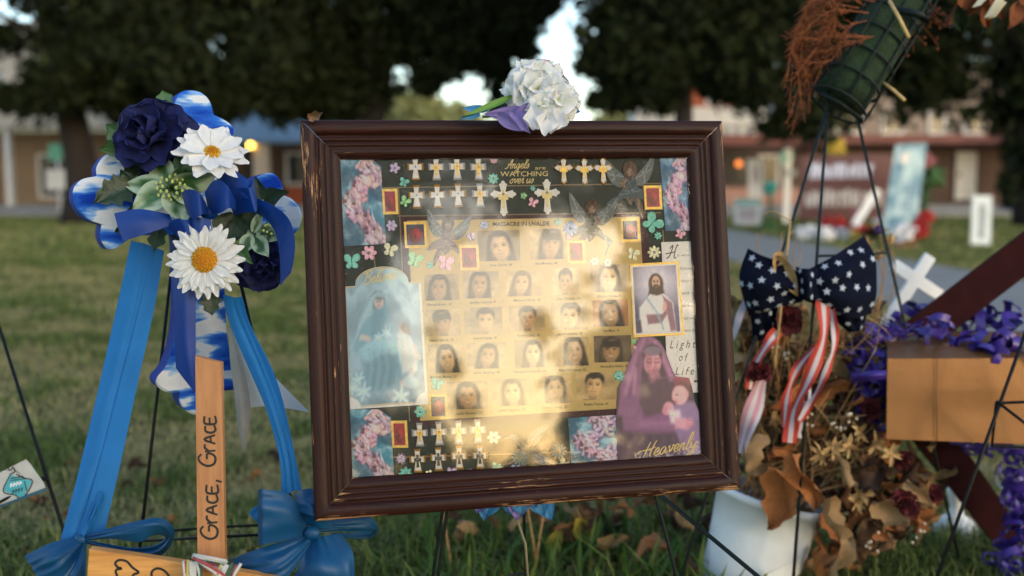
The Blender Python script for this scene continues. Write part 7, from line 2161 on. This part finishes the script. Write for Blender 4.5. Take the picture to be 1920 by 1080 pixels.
c = Canvas(20, 30, (206, 206, 208)); c.ell(.5, .4, .3, .25, (160, 150, 156), .6)
slab('white poster propped in front of the corner shop', 'sign', 'sign', [(1402, 298), (1432, 300), (1430, 372), (1404, 372)], 20.5, M['bucket'], c)
# street sign post
sp0 = PY(1474, 415, 20.0); sp0[2] = 0
t = thing('sign_post', 'white post with a round pale green sign on top beyond the path', 'sign post', sp0)
MB().box((sp0[0], 20.0, .75), (.12, .05, 1.5)).build('post', M['bucket'], t, smooth=False)
mb = MB(); mb.ball(PY(1474, 296, 20.0), .14, 12, squash=(1, .2, 1.2)); mb.build('sign_face', pmat('pale_green_sign', srgb(140, 196, 176), rough=.5), t)
fpart(t, 'sign_plate', pmat('grey_plate', srgb(150, 158, 158)), 1466, 318, 1492, 330, -.06, -.03, 20.0)
Yg = 27.0
t = thing('sign_post', 'small green street sign with a white notice below it, far left', 'sign post', PY(107, 400, Yg))
fpart(t, 'sign_face', pmat('green_sign', srgb(96, 166, 134), rough=.5), 94, 270, 118, 301, -.02, .02, Yg)
fpart(t, 'notice', 'white', 87, 318, 128, 356, -.03, .0, Yg)
p = PY(107, 275, Yg + .06); MB().tube([p, (p[0], p[1], 0)], .03, 8).build('post', M['bucket'], t)
# crosses, flowers, wreaths heaped along the path
g = np.random.default_rng(8)
mats = {'red': pmat('red_silk', srgb(176, 36, 34), rough=.8, vary=.3), 'white': pmat('white_silk', srgb(216, 216, 218), rough=.8, vary=.2), 'grey': pmat('grey_foil', srgb(140, 150, 166), rough=.6, vary=.3), 'pink': pmat('pink_silk', srgb(206, 120, 126), rough=.8, vary=.3), 'teal': pmat('teal_silk', srgb(70, 170, 164), rough=.7, vary=.3), 'yellow': pmat('yellow_silk', srgb(196, 170, 70), rough=.8, vary=.3), 'brownp': pmat('terracotta_pot', srgb(140, 88, 56), rough=.8, vary=.2), 'green': pmat('green_foliage', srgb(60, 96, 50), rough=.8, vary=.4), 'maroon': M['maroon']}
for px, py, Y, col, r, lab in ((1512, 437, 14.6, 'white', .16, 'white flower cushion left of the lawn heap, nearest the path'), (1548, 440, 14.4, 'white', .15, 'white flower cushion right beside its white neighbour below the banner'), (1578, 437, 14.4, 'grey', .13, 'silver grey flower cushion below the maroon banner'), (1560, 420, 15.6, 'red', .2, 'red flower mound under the maroon banner'), (1606, 426, 15.2, 'red', .16, 'small red flower mound at the right foot of the maroon banner'),
                                (1638, 436, 14.8, 'maroon', .14, 'dark red flower mound left of the blue banner'), (1692, 440, 13.9, 'white', .2, 'white flower cushion at the foot of the blue banner'), (1716, 432, 14.0, 'red', .18, 'bright red flower wreath beside the blue banner foot'), (1735, 410, 15.0, 'red', .15, 'red bow on a wreath right of the blue banner'), (1694, 462, 13.2, 'brownp', .12, 'brown pot of flowers in front of the blue banner'),
                                (1443, 352, 19.5, 'teal', .16, 'teal balloon flower near the pale poster'), (1595, 440, 14.6, 'yellow', .1, 'yellow flower cluster under the banner'), (1735, 300, 16.0, 'pink', .14, 'pink flower spray high beside the blue banner'), (1742, 332, 16.0, 'green', .24, 'dark green wreath on a stand right of the blue banner'), (1565, 278, 18.5, 'yellow', .22, 'yellow green potted plant rising behind the maroon banner'), (1648, 418, 15.6, 'white', .1, 'pale ribbon bow leaning by the banner foot'), (1606, 402, 16.2, 'pink', .1, 'pink flower bunch in front of the banner'), (1440, 428, 17.0, 'green', .18, 'low green plant beside the pale poster')):
    c0 = PY(px, py, Y); base = c0.copy(); base[2] = 0
    t = thing('flower_tribute', lab, 'flowers', base, 'tributes heaped along the far path')
    mb = MB()
    for k in range(46):
        d = nrm(g.normal(size=3)); p = c0 + d * r * np.array([1, .7, .75]) * g.uniform(.5, 1)
        mb.ball(p, r * g.uniform(.16, .3), 5)
    mb.build('blooms', mats[col], t)
    mb = MB()
    for k in range(5):
        mb.tube([c0 + g.normal(size=3) * r * .3, np.array([base[0] + g.normal() * r * .4, base[1] + g.normal() * r * .3, 0])], .012, 5)
    mb.build('stems', mats['green'], t)
# white board leaning in front of the banner
t = slab('pale plank leaning diagonally in front of the maroon banner', 'plank', 'plank', [(1640, 352), (1652, 358), (1610, 425), (1596, 420)], 15.0, M['bucket'])
fl = thing('climbing_plant', 'dark creeper growing up the right shop pillar', 'plant', (fx(1895, 29), 29, .11))
V_, C_ = leaf_cloud([(PY(1895, y, 29), .3, 1) for y in range(270, 400, 14)], 160, .1, DG, 77, .2)
mk_np('foliage', V_, 4, M['leaf'], fl, C_)
MB().tube([PY(1895, 398, 29), PY(1893, 330, 29), PY(1897, 270, 29)], .03, 6).build('stem', M['bark'], fl)

# ================================================================== GRASS
def blades(n, x0, x1, y0, y1, h, wd, seed, fan=True, dens=None):
    g = np.random.default_rng(seed)
    y = np.sqrt(g.uniform(y0 ** 2, y1 ** 2, n)) if fan else g.uniform(y0, y1, n)
    x = g.uniform(x0, x1, n) * (y if fan else 1)
    pl, pr = 2.42 - 0.062 * (y - 10.9) + 0.0004 * (y - 10.9) ** 2, 3.85 - 0.078 * (y - 17.3)
    keep = ((x < pl - .02) | (x > pr + .02)) & (y < 23.3)
    x, y = x[keep], y[keep]; n = len(x)
    patch = fbm(x * .9 + 7, y * .9, 3, 4); pt2 = fbm(x * 4, y * 4, 9, 3)
    dry = np.clip((patch * .3 + pt2 * .7 - .365) / .26 + .1 * g.normal(size=n), 0, 1)
    dry = dry * np.clip(1.15 - (y - 6) / 16, .1, 1)          # greener in the distance
    near = np.clip((2.75 - y) / .5, 0, 1); dry = dry * (1 - .5 * near)
    hh = h * g.uniform(.45, 1.15, n) * (1 - .45 * dry) * (1 + .6 * near)
    a = g.uniform(0, 2 * np.pi, n); lean = g.uniform(.15, 1.0, n) * (1 + .9 * dry)
    dx, dy = np.cos(a), np.sin(a)
    wx, wy = -dy * wd * .5, dx * wd * .5
    b = np.stack([x, y, np.zeros(n)], 1); wv = np.stack([wx, wy, np.zeros(n)], 1) * (g.uniform(.7, 1.3, n)[:, None])
    m = b + np.stack([dx * hh * lean * .35, dy * hh * lean * .35, hh * .62], 1)
    t = b + np.stack([dx * hh * lean, dy * hh * lean, hh * np.clip(1.05 - .45 * lean, .15, 1)], 1)
    V = np.stack([b - wv, b + wv, m + wv * .8, m - wv * .8, m - wv * .8, m + wv * .8, t + wv * .12, t - wv * .12], 1).reshape(-1, 3)
    gcol = srgb(78, 96, 44) * (1 - g.random((n, 1))) + srgb(124, 136, 66) * g.random((n, 1))
    dcol = srgb(158, 146, 92) + (srgb(196, 180, 124) - srgb(158, 146, 92)) * g.random((n, 1))
    isd = (g.random(n) < dry)[:, None]
    col = np.where(isd, dcol, gcol)
    return V, np.repeat(col, 8, 0)


M['grass'] = pmat('grass_blades', (1, 1, 1), rough=.6, vary=.15, attr=True, trans=.3, spec=.3)
Vs, Cs = zip(blades(60000, -.62, .62, 1.7, 3.3, .062, .0042, 1), blades(60000, -.60, .60, 3.3, 6.5, .05, .006, 2), blades(60000, -.58, .58, 6.5, 12, .05, .012, 3), blades(50000, -.58, .58, 12, 23.3, .055, .028, 4))
mk_np('grass', np.concatenate(Vs), 4, M['grass'], None, np.concatenate(Cs))
tag(bpy.data.objects['grass'], kind='stuff')
# taller weeds under and behind the frame
g = np.random.default_rng(31)
wd_ = thing('weed_clump', 'tall green weeds and grass growing under the picture frame', 'weeds', G(1040, 1060))
mb = MB()
for k in range(420):
    px = g.uniform(700, 1420); py = g.uniform(1030, 1180)
    b = G(px, py); h = g.uniform(.05, .16) * (1 if px > 780 else .7); a = g.uniform(0, 6.28); l = g.uniform(.2, .9) * h
    tip = b + [math.cos(a) * l, math.sin(a) * l, h]; mid = b + [math.cos(a) * l * .3, math.sin(a) * l * .3, h * .65]
    wv = np.array([-math.sin(a), math.cos(a), 0]) * g.uniform(.003, .006)
    col = srgb(66, 98, 36) if g.random() < .7 else srgb(112, 128, 60)
    mb.add([b - wv * .7, b + wv * .7, mid + wv, mid - wv, tip], [(0, 1, 2, 3), (3, 2, 4)], col=col)
o = mb.build('blade', M['grass'], wd_, smooth=False); o['kind'] = 'stuff'
for k in range(74):
    p = G(g.uniform(820, 1330) if k < 30 else g.uniform(1010, 1370), g.uniform(1000, 1110)) + np.array([0, 0, g.uniform(.04, .2)])
    q = newobj('leaf', shared[[1, 3, 4, 5, 7, 2][k % 6]], wd_)
    y = nrm(g.normal(size=3)); x = nrm(np.cross(y, g.normal(size=3))); z = np.cross(x, y); s_ = g.uniform(.04, .085)
    m = np.eye(4); m[:3, 0] = x * s_; m[:3, 1] = y * s_; m[:3, 2] = z * s_; m[:3, 3] = p - OFF[wd_]
    q.matrix_basis = Matrix(m.tolist())
M['yleaf'] = pmat('yellowing_leaf', srgb(176, 160, 66), rough=.7, vary=.3, trans=.2); M['gleaf'] = pmat('broad_green_leaf', srgb(40, 62, 38), rough=.5, vary=.3, trans=.15)
for k, (a, b, w__, mt) in enumerate((((1095, 1010, 2.3), (1088, 960, 2.26), .05, 'yleaf'), ((1035, 1040, 2.3), (1050, 990, 2.26), .04, 'yleaf'), ((1080, 1100, 2.2), (1075, 1062, 2.18), .04, 'yleaf'), ((1140, 1060, 2.3), (1128, 965, 2.26), .08, 'gleaf'), ((1120, 1040, 2.35), (1160, 985, 2.3), .06, 'gleaf'), ((1100, 1090, 2.2), (1150, 1040, 2.2), .06, 'gleaf'), ((930, 1080, 2.25), (960, 1020, 2.25), .03, 'gleaf'))):
    leaf(wd_, a, b, w__, M[mt], .2, .3, 0, 'broad_leaf', 800 + k)
for k in (0, 2, 6):
    x = (850, 860, 1000, 1195, 1180, 760, 1010, 905, 1290)[k]
    p0 = G(x, 1110); MB().tube([p0, p0 + [.01 * (k % 3 - 1), 0, .1], p0 + [.03 * (k % 3 - 1), .02, .22]], .0022, 5).build('stalk', M['dstem'], wd_)
# fallen dry leaves scattered on the lawn
for k in range(46):
    p = G(g.uniform(40, 1000) if k < 30 else g.uniform(1400, 1900), g.uniform(860, 1075)); p = p + np.array([0, 0, .03])
    o = newobj('fallen_leaf', shared[[0, 1, 5, 7, 8, 4][k % 6]])
    y = nrm(g.normal(size=3) * [1, 1, .25]); x = nrm(np.cross(y, nrm(np.array([0, 0, 1]) + g.normal(size=3) * .4))); z = np.cross(x, y); s_ = g.uniform(.03, .06)
    m = np.eye(4); m[:3, 0] = x * s_; m[:3, 1] = y * s_; m[:3, 2] = z * s_; m[:3, 3] = p
    o.matrix_basis = Matrix(m.tolist())
    tag(o, 'small dry brown leaf fallen on the lawn among the grass', 'leaf', 'dry leaves fallen on the lawn')
